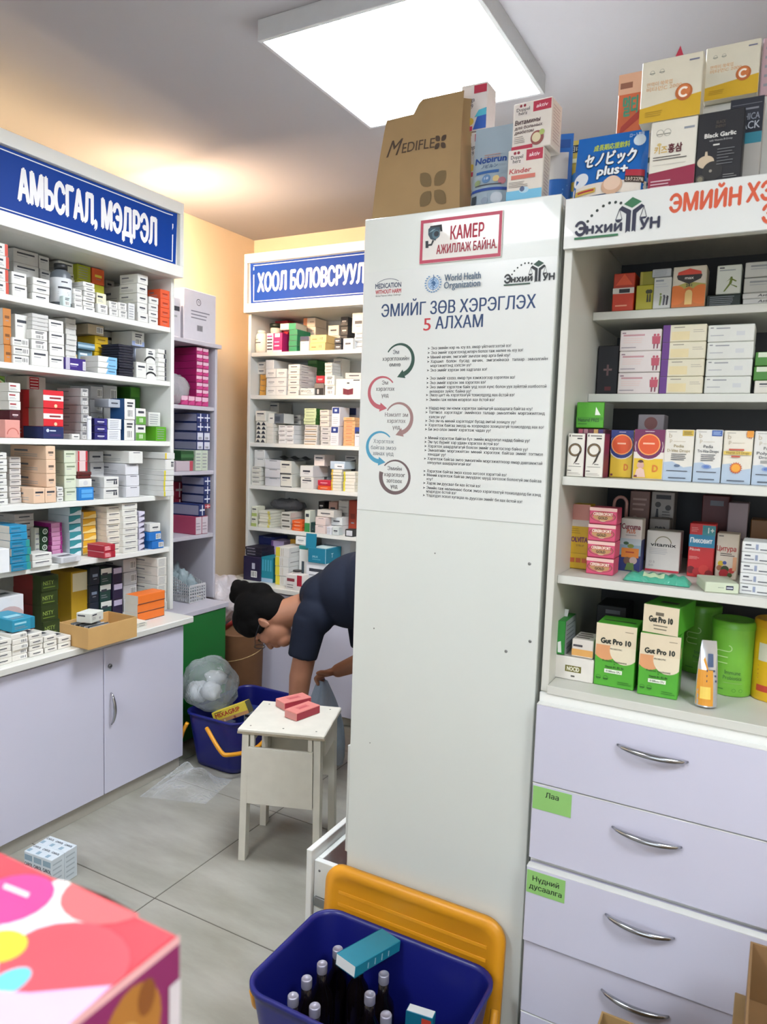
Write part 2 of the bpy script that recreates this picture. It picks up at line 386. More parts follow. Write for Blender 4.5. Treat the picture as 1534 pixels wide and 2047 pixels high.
# АМЬСГАЛ banner: right end curls off the board
u0, u1, z0, z1 = .985, 2.248, 2.066, 2.266
def fA(u, v, l):
    c = max(0, (u-(u1-u0)+.05)/.05); return (-2.2165+l+.012*c*c*(.3+.7*v/.2), u0+u, z0+v)
banner('sign_banner', 'blue vinyl banner lettered Amsgal, Medrel (АМЬСГАЛ, МЭДРЭЛ) in white', 'АМЬСГАЛ, МЭДРЭЛ', fA, u1-u0, z1-z0, (onX(36, 372, -2.2165).y-u0)/(u1-u0), .47, (onX(312, 462, -2.2165).y-onX(36, 372, -2.2165).y)/(u1-u0))
def fB(u, v, l):
    c = max(0, (.04-u)/.04); return (-2.462+u, 3.036-l-.01*c*c*v/.2, 2.066+v)
banner('sign_banner', 'blue vinyl banner lettered Hool Bolovsruulakh (ХООЛ БОЛОВСРУУЛАХ) in white', 'ХООЛ БОЛОВСРУУЛАХ', fB, 1.32, .2, (onY(516, 583, 3.036).x+2.462)/1.32, .42, (onY(727, 560, 3.036).x-onY(516, 583, 3.036).x)/1.32/.872)

# ------------------------------------------------------------------ base cabinets
def worktop(label, *b):
    mb = MB(); mb.box(*b, M('#d6d6cf', .35, var=.03, scale=9), .003); return tag(mb.build('worktop'), label, 'worktop')
worktop('white worktop carrying the Amsgal shelving and its loose stock', XW0+.005, -2.09, .9, 2.238, .615, CTZ)
worktop('white worktop carrying the Hool shelving and its loose stock', -2.545, -1.08, 2.90, YW1-.005, .615, CTZ)
def pull(r, p0, p1, out, mat=None):
    """bow handle from p0 to p1 bulging along out"""
    p0, p1, out = Vector(p0), Vector(p1), Vector(out); n = 12; mb = MB(); P, R = [], []
    for i in range(n+1):
        t = i/n; b = math.sin(math.pi*t)**.7; P.append(p0.lerp(p1, t)+out*(.003+.02*b)); R.append(.0022+.0042*math.sin(math.pi*t)**.5)
    mb.tube(P, R, mat or M('#b4b6ba', .22, 1, 0), 8); return note(mb.build('handle', r), 'chrome bow handle')
rA = root('base_cabinet', 'lilac-fronted base cabinet under the Amsgal shelving', 'cabinet')
mb = MB(); mb.box(XW0+.005, -2.13, .92, 2.2, .05, .614, WHITE2); mb.build('carcass', rA)
mb = MB(); mb.box(XW0+.005, -2.122, .92, 2.19, .0, .049, M('#a5a196', .6)); mb.build('plinth', rA)
mb = MB(); mb.box(-2.1285, -2.11, .93, 1.7955, .052, .606, LILAC, .002); mb.build('door', rA)
mb = MB(); mb.box(-2.1285, -2.11, 1.7985, 2.2, .052, .606, LILAC, .002); dr = mb.build('door', rA)
pull(dr, onX(221, 1384, -2.11), onX(222, 1448, -2.11), (1, 0, 0))
mb = MB(); c = onX(219, 1331, -2.11); mb.lathe([(0, .008), (.006, .008), (.008, .006), (.008, -.002)], M('#8d8e90', .3, 1, 0), 14)
lk = mb.build('lock', dr, c, rot=(0, math.pi/2, 0)); mb = MB(); mb.box(-.0012, .0012, -.005, .005, .0075, .0086, M('#1c1c1e')); mb.build('keyhole', lk)
rB = root('base_cabinet', 'lilac-fronted base cabinet under the Hool shelving', 'cabinet')
mb = MB(); mb.box(-2.52, -1.1, 2.945, YW1-.005, .05, .614, WHITE2); mb.build('carcass', rB)
mb = MB(); mb.box(-2.5, -1.12, 2.96, YW1-.005, 0, .049, M('#a5a196', .6)); mb.build('plinth', rB)
for a, b in ((-2.52, -2.052), (-2.048, -1.58), (-1.576, -1.1)):
    mb = MB(); mb.box(a, b, 2.925, 2.944, .052, .606, LILAC, .002); d_ = mb.build('door', rB)
    pull(d_, (b-.05, 2.925, .38), (b-.05, 2.925, .48), (0, -1, 0))

# ------------------------------------------------------------------ narrow grey rack in the corner, green base
GR = M('#bfbcc6', .45, var=.02)
rC = root('narrow_rack', 'narrow grey shelf rack filling the corner past the Amsgal cabinet', 'shelving')
CZ = [1.806, 1.517, 1.222, .926]; CB = .612
mb = MB(); mb.box(XW0+.005, -2.35, 2.645, 2.66, CB, CZ[0]-.0185, GR); mb.build('side_panel', rC)
mb = MB(); mb.box(XW0+.005, -2.35, 2.284, 2.299, CB, CZ[0]-.0185, GR); mb.build('side_panel', rC)
mb = MB(); mb.box(XW0+.005, XW0+.011, 2.299, 2.645, CB, CZ[0]-.0185, GR); mb.build('back_panel', rC)
for i, z in enumerate(CZ):
    mb = MB(); mb.box(XW0+.012, -2.335 if i == 0 else -2.352, 2.284 if i == 0 else 2.3, 2.672 if i == 0 else 2.644, z-.018, z, GR); mb.build('shelf', rC)
rG = root('green_cabinet', 'low cabinet with a dark green front under the narrow grey rack', 'cabinet')
mb = MB(); mb.box(XW0+.005, -2.26, 2.262, 2.61, .03, .589, WHITE2); mb.build('carcass', rG)
mb = MB(); mb.box(XW0+.005, -2.235, 2.244, 2.625, .59, CB-.001, GR); mb.build('top_board', rG)
mb = MB(); mb.box(-2.259, -2.24, 2.262, 2.61, .03, .588, M('#0a6b22', .35, var=.03)); mb.build('door', rG)
mb = MB(); mb.box(XW0+.01, -2.28, 2.27, 2.6, .0, .029, M('#77746c', .6)); mb.build('plinth', rG)
UC = Unit('X', -2.35, 'narrow grey rack', CZ+[CB])

# ------------------------------------------------------------------ tall white cabinet (its end panel carries the poster)
X0, X1, YF = -.887, -.430, 1.5; PT = 1.892
rE = root('tall_cabinet', 'tall white cabinet whose end panel carries the medicine poster', 'cabinet')
PAN = M('#d4d8d2', .3, var=.02, scale=4, coat=.15)
mb = MB(); mb.box(X0, X1, YF, YF+.018, .0, PT, PAN, .0015); mb.build('end_panel', rE)
mb = MB(); mb.box(X0, X1, 2.36, 2.378, 0, PT-.019, WHITE); mb.build('end_panel', rE)
mb = MB(); mb.box(X1-.012, X1, YF+.0185, 2.3595, 0, PT-.019, WHITE2); mb.build('back_panel', rE)
mb = MB(); mb.box(X0-.004, X1, YF+.0185, 2.378, PT-.018, PT, WHITE); mb.build('top_board', rE)
for z in (.64, .95, 1.25, 1.55):
    mb = MB(); mb.box(X0+.005, X1-.0125, YF+.0185, 2.3595, z-.018, z, WHITE); mb.build('shelf', rE)
mb = MB(); mb.box(X0+.03, X1-.0125, YF+.0185, 2.3595, 0, .04, WHITE2); mb.build('plinth', rE)
DRW = M('#d3d6d3', .35, var=.02)
mb = MB(); mb.box(X0-.018, X0-.002, YF+.02, 1.93, .345, .625, DRW); dd = mb.build('drawer_front', rE); pull(dd, (X0-.018, 1.66, .5), (X0-.018, 1.79, .5), (-1, 0, 0))
mb = MB(); mb.box(X0-.018, X0-.002, 1.935, 2.359, .05, .625, DRW); dd = mb.build('drawer_front', rE); pull(dd, (X0-.018, 2.08, .5), (X0-.018, 2.21, .5), (-1, 0, 0))
# pulled-out drawer
xo = -1.012; yn, yf, zt = 1.505, 1.925, .325
mb = MB(); mb.box(xo, xo+.017, yn, yf, .055, zt, M('#dcdeda', .35, var=.02), .0015); dd = mb.build('drawer_front', rE)
pull(dd, (xo, 1.65, .2), (xo, 1.78, .2), (-1, 0, 0))
for y in (yn+.012, yf-.028):
    mb = MB(); mb.box(xo+.0175, -.55, y, y+.016, .085, zt-.03, DRW); sd = mb.build('drawer_side', rE)
    if y < 1.6:
        mb = MB(); mb.box(xo+.024, -.9, y-.008, y-.0005, .175, .2, M('#8c8f92', .35, .9, 0)); note(mb.build('runner', sd), 'grey metal drawer runner')
        for zz in (.27, .115):
            mb = MB(); mb.lathe([(0, .0015), (.003, .001), (.0036, 0)], M('#77777a', .4, .8, 0), 10); mb.build('screw', sd, (xo+.034, y-.0003, zz), rot=(math.pi/2, 0, 0))
mb = MB(); mb.box(xo+.0175, xo+.033, yn+.0285, yf-.0285, .085, zt-.03, DRW); mb.build('drawer_inner_front', rE)
mb = MB(); mb.box(xo+.034, -.55, yn+.0285, yf-.0285, .085, .092, WHITE2); mb.build('drawer_bottom', rE)
mb = MB()
mb.grid(lambda a, b: (-.93+.11*a, 1.56+.3*b, .2+.05*math.sin(7*a+3*b)*math.sin(math.pi*a)+.01*math.sin(31*a*b)), 12, 24, film('red_film', '#b3202c', .75))
tag(mb.build('plastic_packet'), 'crumpled red plastic packet inside the pulled-out drawer', 'packet')
# screw heads left in the end panel
for (px, py, s_) in ((1059, 1127, 1), (1060, 1282, 1), (1012, 1302, 1), (748, 1256, .5), (870, 1106, .5), (740, 1485, .4)):
    p = onY(px, py, YF); mb = MB(); mb.lathe([(0, .0008), (.0018*s_, .001), (.0034*s_, .0005), (.0036*s_, 0)], M('#8a8b88', .35, .7, 0), 12)
    mb.build('screw', rE, (p.x, YF-.0002, p.z), rot=(math.pi/2, 0, 0))

# ------------------------------------------------------------------ display shelving with drawers (ЭМИЙН sign)
DX0, DX1, DYB = -.418, .95, 1.99; DZ = [1.690, onY(1320, 787, 1.70).z, 1.325, 1.116, .885]; SB = onY(1166, 498, 1.5).z
rD = root('display_shelving', 'white display shelving under the scales-logo signboard', 'shelving')
DW = M('#cfcfc6', .42, var=.02, scale=5)
def dpart(n, *b, m=DW): mb = MB(); mb.box(*b, m); return mb.build(n, rD)
dpart('side_panel', DX0, DX0+.016, YF, DYB, DZ[4]-.018, 1.872); dpart('side_panel', DX1-.016, DX1, YF, DYB, DZ[4]-.018, 1.872)
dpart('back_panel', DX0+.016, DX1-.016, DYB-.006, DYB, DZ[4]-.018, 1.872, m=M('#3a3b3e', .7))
for i, z in enumerate(DZ): dpart('shelf', DX0+.0165, DX1-.0165, (1.70, 1.70, 1.515, 1.522, 1.487)[i], DYB-.0065, z-.018, z)
dpart('top_board', DX0+.0165, DX1-.0165, YF, DYB-.0065, 1.855, 1.872)
dpart('sign_batten', DX0+.017, DX1-.017, YF+.003, YF+.02, SB+.002, 1.854)
UD = Unit('Y', YF, 'display shelving', DZ+[1.873])
rK = root('drawer_chest', 'white chest of wide lilac drawers under the display shelving', 'drawers')
mb = MB(); mb.box(DX0, DX1, 1.492, DYB, .05, DZ[4]-.0185, WHITE); mb.build('carcass', rK)
mb = MB(); mb.box(DX0+.01, DX1-.01, 1.52, DYB, 0, .049, M('#8f8c84', .6)); mb.build('plinth', rK)
for k, (zt_, zb_, yo) in enumerate(((.846, .676, 1.472), (.672, .506, 1.474), (.492, .324, 1.462), (.32, .154, 1.472), (.15, .055, 1.474))):
    for (a, b) in ((DX0+.001, .262), (.266, DX1-.001)):
        mb = MB(); mb.box(a, b, yo, 1.4915, zb_, zt_, LILAC, .0015); d_ = mb.build('drawer', rK)
        mb = MB(); mb.box(a, b, yo-.0006, yo+.0195, zt_, zt_+.0015, M('#e6e7e2', .3)); mb.build('edge_band', d_)
        if zt_-zb_ > .1:
            zc, xc = zb_+.7*(zt_-zb_), (a+b)/2-.105 if a < 0 else (a+b)/2
            pull(d_, (xc-.066, yo, zc+.003), (xc+.066, yo, zc-.001), (0, -1, 0))
def drawer_tag(x0, z1, y, txt, label, sk=0):
    b = Carton(.082, .0006, .05, M('#8fc470', .6), .0001)
    n = len(txt)
    for i, t in enumerate(txt): b.F.text(t, .5, .5-.28*(n > 1)*(i*1.3-.25)+(.1 if n == 1 else 0), .22, '#16221a', 'c', .02)
    tag(b.build('drawer_label', None, (x0+.041, y-.0008, z1-.05)), label, 'label')
drawer_tag(DX0+.003, .668, 1.474, ['Лаа'], 'green paper label with one short word, stuck on a drawer')
drawer_tag(DX0+.003, .486, 1.462, ['Нүдний', 'дусаалга'], 'green paper label with two lines of words on a drawer')

# ================================================================== cartons
_D = {}
def carton_mesh(w, d, h, dsg):
    w, d, h = round(w, 3), round(d, 3), round(h, 3); k = (w, d, h, dsg[0])
    if k not in _D:
        b = Carton(w, d, h, M(dsg[1], dsg[3] if len(dsg) > 3 else .5)); dsg[2](b); _D[k] = b.mesh('carton')
    return _D[k]
INK = '#343842'
def g(base, st='ts', acc='#2b4a86', ink=INK):
    """ordinary medicine box: base card colour plus print chosen by letters"""
    def draw(b):
        F, L, R, T = b.F, b.L, b.R, b.T
        if 'S' in st: [q.rect(.0, .0, 1, 1, acc) for q in (L, R)]
        if 'C' in st: [q.rect(.0, .0, 1, 1, '#cfccc4') for q in (L, R)]
        if 'l' in st: F.rect(0, .02, .16, .98, acc)
        if 'r' in st: F.rect(.8, .02, 1, .98, acc)
        if 'h' in st: F.rect(0, .0, 1, .32, acc)
        if 'H' in st: F.rect(0, .66, 1, 1, acc)
        if 'q' in st: F.rect(.08, .62, .92, .97, acc)
        if 'M' in st: F.rect(0, .3, 1, .66, acc)
        if 'w' in st: F.poly([(0, .02), (1, .02), (1, .62), (.7, .55), (.35, .3), (0, .22)], acc)
        if 'm' in st:
            for x in (.02, .52): F.poly([(x, .08), (x+.44, .08), (x+.3, .7), (x+.18, .82)], INK)
        if 'v' in st: F.poly([(.05, .1), (.95, .55), (.95, .1)], ink)
        if 'o' in st: F.disc(.5, .5, .34, acc, ry=.3)
        if 'O' in st: F.disc(.5, .5, .36, acc); F.disc(.5, .5, .24, base); F.rect(.46, .35, .54, .65, acc)
        if 'a' in st: F.ring(.5, .2, .3, .36, acc, a0=0, a1=math.pi)
        if 'p' in st: F.rect(.12, .42, .95, .6, '#e4e8f0'); F.rect(.5, .06, .68, .94, '#e4e8f0'); F.rect(.1, .66, .42, .92, '#cfd8ea')
        if 't' in st: F.rect(.1, .58, .62, .74, ink); F.dashes(.1, .18, .7, .44, 2, '#8b8f96', .3)
        if 'c' in st: F.rect(.22, .44, .78, .6, ink); F.rect(.32, .3, .68, .34, '#8b8f96')
        if 'u' in st: F.rect(.14, .66, .84, .78, ink); F.rect(.14, .5, .55, .55, '#9a9da3')
        if 'b' in st: F.bars(.52, .2, .94, .8)
        if 'B' in st: F.bars(.24, .1, .8, .5); F.rect(.24, .62, .72, .7, ink); F.rect(.24, .76, .8, .84, ink)
        if 'k' in st: F.dashes(.1, .1, .9, .9, 5, '#8b8f96', .3)
        if 'f' in st:
            for x in (.68, .82): F.disc(x, .72, .09, ink, n=8); F.poly([(x-.06, .3), (x+.06, .3), (x+.04, .62), (x-.04, .62)], ink)
        if 'e' in st: F.rect(0, .0, 1, .07, '#3a3d44')
        if 'n' in st: F.rect(.3, .86, .8, .93, '#6d7078')
        if 's' in st: [(q.rect(.12, .55, .5, .68, '#6d7078'), q.dashes(.12, .15, .85, .42, 2, '#a2a4a8', .3)) for q in (L, R)]
        if 'T' in st: T.rect(.15, .3, .8, .5, ink); T.dashes(.15, .1, .8, .25, 2, '#9a9da3', .4)
    return ((base, st, acc, ink), base, draw)
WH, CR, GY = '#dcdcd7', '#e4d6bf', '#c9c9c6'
SHELF = {'Amsgal cabinet': ['Amsgal '+k for k in ('top shelf', 'second shelf', 'third shelf', 'fourth shelf', 'fifth shelf', 'worktop')],
         'Hool cabinet': ['Hool '+k for k in ('top shelf', 'second shelf', 'third shelf', 'fourth shelf', 'fifth shelf', 'worktop')],
         'narrow grey rack': ['grey rack '+k for k in ('roof', 'first shelf', 'second shelf', 'third shelf', 'bottom')],
         'display shelving': ['display '+k for k in ('top shelf', 'second shelf', 'third shelf', 'fourth shelf', 'bottom shelf', 'roof')]}
ORD = ['topmost', 'second down', 'third down', 'fourth down', 'fifth down', 'sixth down', 'seventh down', 'eighth down', 'ninth down', 'tenth down', 'eleventh down']
COLN = ['first column', 'second column', 'third column', 'fourth column', 'fifth column']
RNG = random.Random(5)
def stk(U, sh, x0, yt, x1, yb, n, dsg, desc, sb=.01, d=.11, on=None, cols=1, yaw=0, jit=1., name='medicine_box', cat='box', full=None):
    """a stack of n equal boxes whose visible front covers photo pixels x0..x1, yt..; returns the height of its top"""
    ym = (yt+yb)/2; u0, u1 = U.at(x0, ym, sb)[0], U.at(x1, ym, sb)[0]; zt = U.at((x0+x1)/2, yt, sb)[1]
    zb = (U.zs[sh] if on is None else on)+.0006
    cap = 9 if U.zs[sh] > 1.8 and U is not UA and U is not UB else (FBZ if sh == 0 else U.zs[sh-1]-.02)-.004
    if U is UC: cap = 9 if sh == 0 else cap
    if U.ax == 'Y' and U.zs[sh] > 1.87: cap = 9
    elif U is UD: cap = {0: SB, 5: 9}.get(sh, U.zs[sh-1]-.018)-.003
    if sb > -.03: zt = min(zt, cap)
    h = max((zt-zb)/n, .008); w = (u1-u0)/cols
    grp = None if n*cols == 1 else 'set: '+desc
    me = carton_mesh(w-.0015, d, h-.0008, dsg)
    for k in range(n):
        for c in range(cols):
            j = RNG.uniform(0, .006)*jit if n > 1 else 0
            p = U.place(u0+(c+.5)*w+RNG.uniform(-.0012, .0012)*jit*(n > 1), sb+d/2+j, zb+k*h)
            o = link(name, me, None, p, U.rz+rad(yaw)+rad(RNG.uniform(-1.2, 1.2))*jit*(n > 1)*(cols == 1))
            L = [full or desc] + ([COLN[c]] if cols > 1 else []) + ([('lowest' if k == 0 else ORD[n-1-k])] if n > 1 else []) + ([] if full else [SHELF[U.name][sh]])
            tag(o, ', '.join(L), cat, grp)
            if sb > .1 and name == 'medicine_box': o['back'] = 1
    return zb+n*h
def bottle(name, label, loc, r, h, body, cap, lab, shoulder=.8, capr=.55, cat='bottle'):
    o = root(name, label, cat, loc)
    mb = MB(); mb.lathe([(0, 0), (r*.95, 0), (r, .004), (r, h*shoulder*.9), (r*.85, h*shoulder), (r*capr, h*(shoulder+.05)), (r*capr*.95, h*.9), (0, h*.9)], M(body, .3), 24); mb.build('body', o)
    mb = MB(); mb.lathe([(0, h*.86), (r*capr*1.15, h*.86), (r*capr*1.15, h*.99), (r*capr, h), (0, h)], M(cap, .45), 24); mb.build('cap', o)
    if lab:
        mb = MB(); mb.lathe([(r+.0006, h*.1), (r+.0006, h*shoulder*.82)], M(lab[0], .5), 28)
        P = Print(mb, lambda u, v, l: ((r+.0008+l)*math.sin((u-r)/r+lab[1]), -(r+.0008+l)*math.cos((u-r)/r+lab[1]), h*.1+v), 2*r, h*shoulder*.82-h*.1)
        P.rect(.35, .55, 1.65/2+.2, .63, INK, 6); P.dashes(.35, .2, .95, .45, 3, '#777', .3); P.rect(.5, .8, .8, .85, INK, 4); mb.build('label', o)
    return o

# ---- АМЬСГАЛ cabinet, top shelf
A = UA
stk(A, 0, -14, 484, 18, 580, 4, g(WH, 'tr', '#c8452f'), 'white box with a red corner in a stack of four')
t = stk(A, 0, 26, 545, 56, 592, 2, g(WH, 'us'), 'white box of a pair beside the red-cornered stack', d=.1)
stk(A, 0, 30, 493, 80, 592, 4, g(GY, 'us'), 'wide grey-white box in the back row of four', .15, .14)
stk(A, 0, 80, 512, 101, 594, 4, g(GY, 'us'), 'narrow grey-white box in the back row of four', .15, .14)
stk(A, 0, 66, 556, 100, 604, 3, g(WH, 'cs'), 'white box of three stacked beside the grey bottle')
p = onX(122, 590, -2.305); bottle('medicine_bottle', 'grey bottle with white label and black cap, top shelf of the Amsgal cabinet', (-2.305, p.y, SHZ[0]+.0006), .036, .152, '#5f666c', '#15171a', ('#d6dadd', .95))
stk(A, 0, 126, 592, 142, 609, 1, g('#cfe0de', 'B', '#4f8d8b'), 'tiny teal and white box before the grey bottle', .005, .02)
stk(A, 0, 120, 523, 151, 600, 5, g(WH, 'us'), 'white box in a stack of five behind the grey bottle', .16, .12)
t = stk(A, 0, 156, 566, 209, 604, 1, g('#a9a520', 'ts', '#e8e6c0', '#5d6a18'), 'yellow-green box under the orange one', .14, .12)
stk(A, 0, 154, 530, 182, 566, 1, g('#9aa01e', 'k', ink='#5d6a18'), 'olive-green box beside the orange one', .14, .12, on=t)
stk(A, 0, 184, 537, 209, 566, 1, g('#d45a2c', 'c', ink='#e4d048'), 'orange box on top of the yellow-green box', .14, .12, on=t)
stk(A, 0, 150, 578, 167, 611, 4, g(WH, 'us'), 'small white box of four stacked beside the teal box', d=.06)
stk(A, 0, 168, 564, 191, 614, 6, g(WH, 'c'), 'small white box in a stack of six', d=.08)
t = stk(A, 0, 196, 608, 216, 625, 1, g(WH, 'B'), 'white box with a barcode end beside a stack of six', .005, .09)
stk(A, 0, 193, 586, 213, 603, 1, g('#dedcc0', 'ts', '#b9b83a'), 'pale box resting on the white barcode box', .02, .09, on=t)
stk(A, 0, 219, 602, 237, 630, 2, g(WH, 'B'), 'white barcode box, first pair', .004, .09)
stk(A, 0, 238, 605, 256, 634, 2, g(WH, 'B'), 'white barcode box, second pair by the folded leaflet box', .004, .09)
stk(A, 0, 257, 606, 270, 637, 1, g('#d2d4d2', 'k'), 'white box with rows of fine print, standing', .004, .06)
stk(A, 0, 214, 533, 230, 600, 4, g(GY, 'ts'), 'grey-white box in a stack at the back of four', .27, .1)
stk(A, 0, 246, 573, 266, 606, 2, g(WH, 'us'), 'white box of two lying behind the leaflet box', .115, .13)
stk(A, 0, 276, 549, 297, 642, 5, g(WH, 'cs'), 'white box in a leaning stack of five', .008, .1)
stk(A, 0, 299, 594, 318, 645, 4, g(WH, 'cs'), 'white box in a stack of four beside the orange stack', .006, .09)
stk(A, 0, 322, 579, 341, 650, 4, g('#dd5a34', 'cSs', '#dd5a34', '#a03010'), 'orange box in a stack of four by the side panel', .002, .07)

# ---- second shelf
stk(A, 1, 8, 616, 25, 720, 3, g('#c07a34', 'cC', ink='#7a4a1c'), 'white-sided box with orange end in a stack of three', .02, .16)
t = stk(A, 1, 27, 675, 60, 729, 3, g(WH, 'bts'), 'white barcode box in a low stack of three')
stk(A, 1, 30, 629, 57, 663, 1, g(WH, 'us'), 'white box on top of the low barcode stack', .04, .1, on=t)
t = stk(A, 1, 63, 699, 97, 731, 1, g(WH, 'us'), 'large white box at the bottom of a mixed stack', .008, .12)
t = stk(A, 1, 65, 660, 97, 699, 2, g(WH, 'Bs'), 'white barcode box in the middle of a mixed stack', .008, .12, on=t)
stk(A, 1, 65, 628, 98, 660, 4, g(GY, 'ns'), 'thin grey-white box on top of a mixed stack', .012, .11, on=t)
stk(A, 1, 99, 640, 129, 727, 4, g(WH, 'us'), 'white box with two dark lines in a stack of four', .012, .11)
stk(A, 1, 132, 632, 154, 708, 10, g(WH, 'n'), 'thin white box in a tall stack of ten', .085, .1)
t = stk(A, 1, 190, 672, 217, 735, 5, g('#d8b21e', 'c', ink='#8a6a10'), 'yellow box in a stack of five', .12, .1)
stk(A, 1, 176, 645, 208, 672, 1, g('#b9a98c', 'b'), 'brown and white box on top of the yellow stack', .12, .12, on=t)
t = stk(A, 1, 158, 700, 186, 735, 2, g('#7fa3b8', 'ts', ink='#e6ecef'), 'pale blue box beside the yellow stack', .12, .08)
stk(A, 1, 156, 685, 190, 700, 1, g('#5f8296', 'M', '#a8c2d0'), 'blue-grey box lying on the pale blue pair', .1, .09, on=t)
stk(A, 1, 134, 707, 155, 720, 1, g('#cfa95a', 't', ink='#f2ead6'), 'gold-printed white box under a blue-grey one', .13, .06)
def d_purple(b):
    b.F.rect(0, 0, 1, 1, '#3a2380'); b.F.rect(0, .0, .22, 1, '#b9b4c8'); b.F.text('N', .3, .5, .2, '#d9d6ea', wid=.3); b.F.rect(.8, .08, .98, .8, '#d4d3dc'); b.F.dashes(.82, .15, .96, .7, 5, '#8b8f96', .35); b.L.rect(0, 0, 1, 1, '#2c1d60')
def d_purple2(b):
    b.F.rect(.22, .42, .62, .55, '#d9d6ea'); b.F.rect(.24, .3, .56, .34, '#a79fd0'); b.F.rect(0, 0, .2, 1, '#b3aec4'); b.F.rect(.84, .06, .99, .8, '#d4d3dc'); b.F.dashes(.86, .12, .97, .7, 5, '#8b8f96', .35)
stk(A, 1, 131, 716, 172, 741, 1, ('purple', '#35207a', d_purple2), 'purple box with a white end label', .004, .07)
def d_lb(b):
    b.F.poly([(.42, 0), (1, 0), (1, 1), (.55, 1)], '#7db4d8'); b.F.rect(.55, .4, .92, .55, '#3a5a80')
stk(A, 1, 197, 713, 235, 747, 3, ('lightblue', WH, d_lb), 'white box with a slanted light blue end', .002, .1)
stk(A, 1, 239, 689, 268, 752, 12, g('#191b2c', 'n', ink='#34384c'), 'thin black box in a stack of twelve', .004, .1)
t = stk(A, 1, 270, 694, 287, 738, 1, g('#c3cde4', 'h', '#8fa4d4'), 'white and blue box under a large barcode box', .12, .09)
stk(A, 1, 264, 662, 289, 694, 1, g(WH, 'Bh', '#9fb0da'), 'large white box with a barcode and blue foot', .1, .12, on=t)
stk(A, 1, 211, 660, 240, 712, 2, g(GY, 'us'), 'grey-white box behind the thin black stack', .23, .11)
t = stk(A, 1, 273, 724, 293, 755, 1, g(WH, 'us'), 'white carton under the black-arc box', .004, .07)
def d_arc(b): b.F.ring(.45, -.1, .5, .62, '#1e2024', a0=.3, a1=2.7); b.F.rect(.2, .62, .7, .72, INK); b.F.rect(.25, .78, .6, .84, INK)
stk(A, 1, 293, 697, 312.5, 757, 2, ('arc', WH, d_arc), 'white box marked with a black arc', .02, .06)
stk(A, 1, 317, 698, 333, 759, 7, g(WH, 'r', '#3a3d44'), 'white box with dark end mark in stack of seven', .003, .08)

# ---- third shelf
def d_melon(b): b.F.disc(.5, .5, .46, '#3f7f2c'); b.F.disc(.5, .5, .4, '#c9d8a0'); b.F.disc(.5, .5, .34, '#d0604c')
stk(A, 2, -22, 750, 13, 820, 2, ('melon', '#86b04a', d_melon), 'green box with melon-slice print', .12, .1)
t = stk(A, 2, 10, 839, 41, 876, 1, g('#dc9a90', 'a', '#c0665c', '#b0564e'), 'salmon pink box with an arched print', .004, .1)
t = stk(A, 2, 20, 820, 41, 839, 1, g('#4a1420', 'c', ink='#d8c6c8'), 'maroon box on the salmon pink box', .006, .1, on=t)
stk(A, 2, 18, 765, 42, 820, 3, g(WH, 'tC', ink='#a02c34'), 'white box with red-brown print on the maroon box', .006, .1, on=t)
t = stk(A, 2, 52, 780, 92, 876, 2, g('#b81f2c', 's', ink='#e8d8d4'), 'deep red box at the back beside the red and white boxes', .16, .12)
def d_vred(b): b.F.rect(.12, .06, .62, .94, '#c3202e'); [b.F.rect(.16, .12+.22*i, .58, .2+.22*i, '#e6dcd8') for i in range(4)]
stk(A, 2, 54, 744, 92, 780, 1, ('vred', '#cfc9c0', d_vred), 'white box with a column of red lettering', .16, .12, on=t)
t = stk(A, 2, 87, 853, 128, 877, 1, ('navy', '#1b2a5e', lambda b: (b.F.disc(.2, .68, .14, '#cdd6ea'), b.F.rect(.3, .62, .6, .72, '#cdd6ea'), b.F.rect(.3, .2, .85, .4, '#3a2a66'))), 'navy blue box under the two red boxes', .004, .11)
def d_red(b): b.F.rect(0, .42, .98, .72, '#e2ddd8'); b.F.rect(.3, .52, .86, .62, '#8a2a30'); b.F.disc(.6, .14, .1, '#e9c9a0'); b.L.rect(0, 0, 1, 1, '#9d8f86'); b.L.rect(0, 0, .3, 1, '#c22430')
stk(A, 2, 87, 780, 128, 853, 2, ('plus', '#d22430', d_red), 'bright red box with a white band', .004, .11, on=t)
stk(A, 2, 144, 867, 160, 877, 1, g(WH, 'c'), 'small flat white box beside the barcode column', .004, .05)
stk(A, 2, 163, 776, 179, 877, 6, g('#a7a7a6', 'Bs'), 'grey box with barcode end in a column of six', .012, .13)
bottle('pill_tube', 'slim white pill tube on the third shelf of the Amsgal cabinet', (-2.262, onX(178, 850, -2.262).y, SHZ[2]+.0006), .0085, .085, '#d9dce2', '#e4e6ea', None, .9, .9)
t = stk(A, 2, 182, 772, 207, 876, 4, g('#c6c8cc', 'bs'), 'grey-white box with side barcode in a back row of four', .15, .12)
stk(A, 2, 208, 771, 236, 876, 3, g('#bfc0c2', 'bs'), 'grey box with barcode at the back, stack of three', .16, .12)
t = stk(A, 2, 190, 836, 215, 879, 3, g('#211d66', 'rc', '#2a2480', '#cfd0e0'), 'dark violet box in a stack of three', .01, .06)
stk(A, 2, 216, 837, 243, 879, 2, g('#dcdfe4', 'k'), 'white box with fine print rows, pair by violet boxes', .01, .08)
stk(A, 2, 217, 798, 241, 836, 1, g('#aab0b8', 'c'), 'grey box lying across the fine-print pair', .03, .08, on=SHZ[2]+.125)
stk(A, 2, 249, 797, 271, 880, 2, g(WH, 'BS', '#1f4a7c'), 'white barcode box with blue sides', .004, .08)
def d_gl(b): b.F.rect(0, 0, 1, .5, '#5e9a3c'); b.F.bars(.3, .1, .75, .42, '#d8e8cc', '#5e9a3c', 5); b.F.rect(.2, .7, .8, .84, INK)
stk(A, 2, 273, 816, 293, 880, 2, ('greenhalf', WH, d_gl), 'box white above and green below, stack of two', .004, .07)
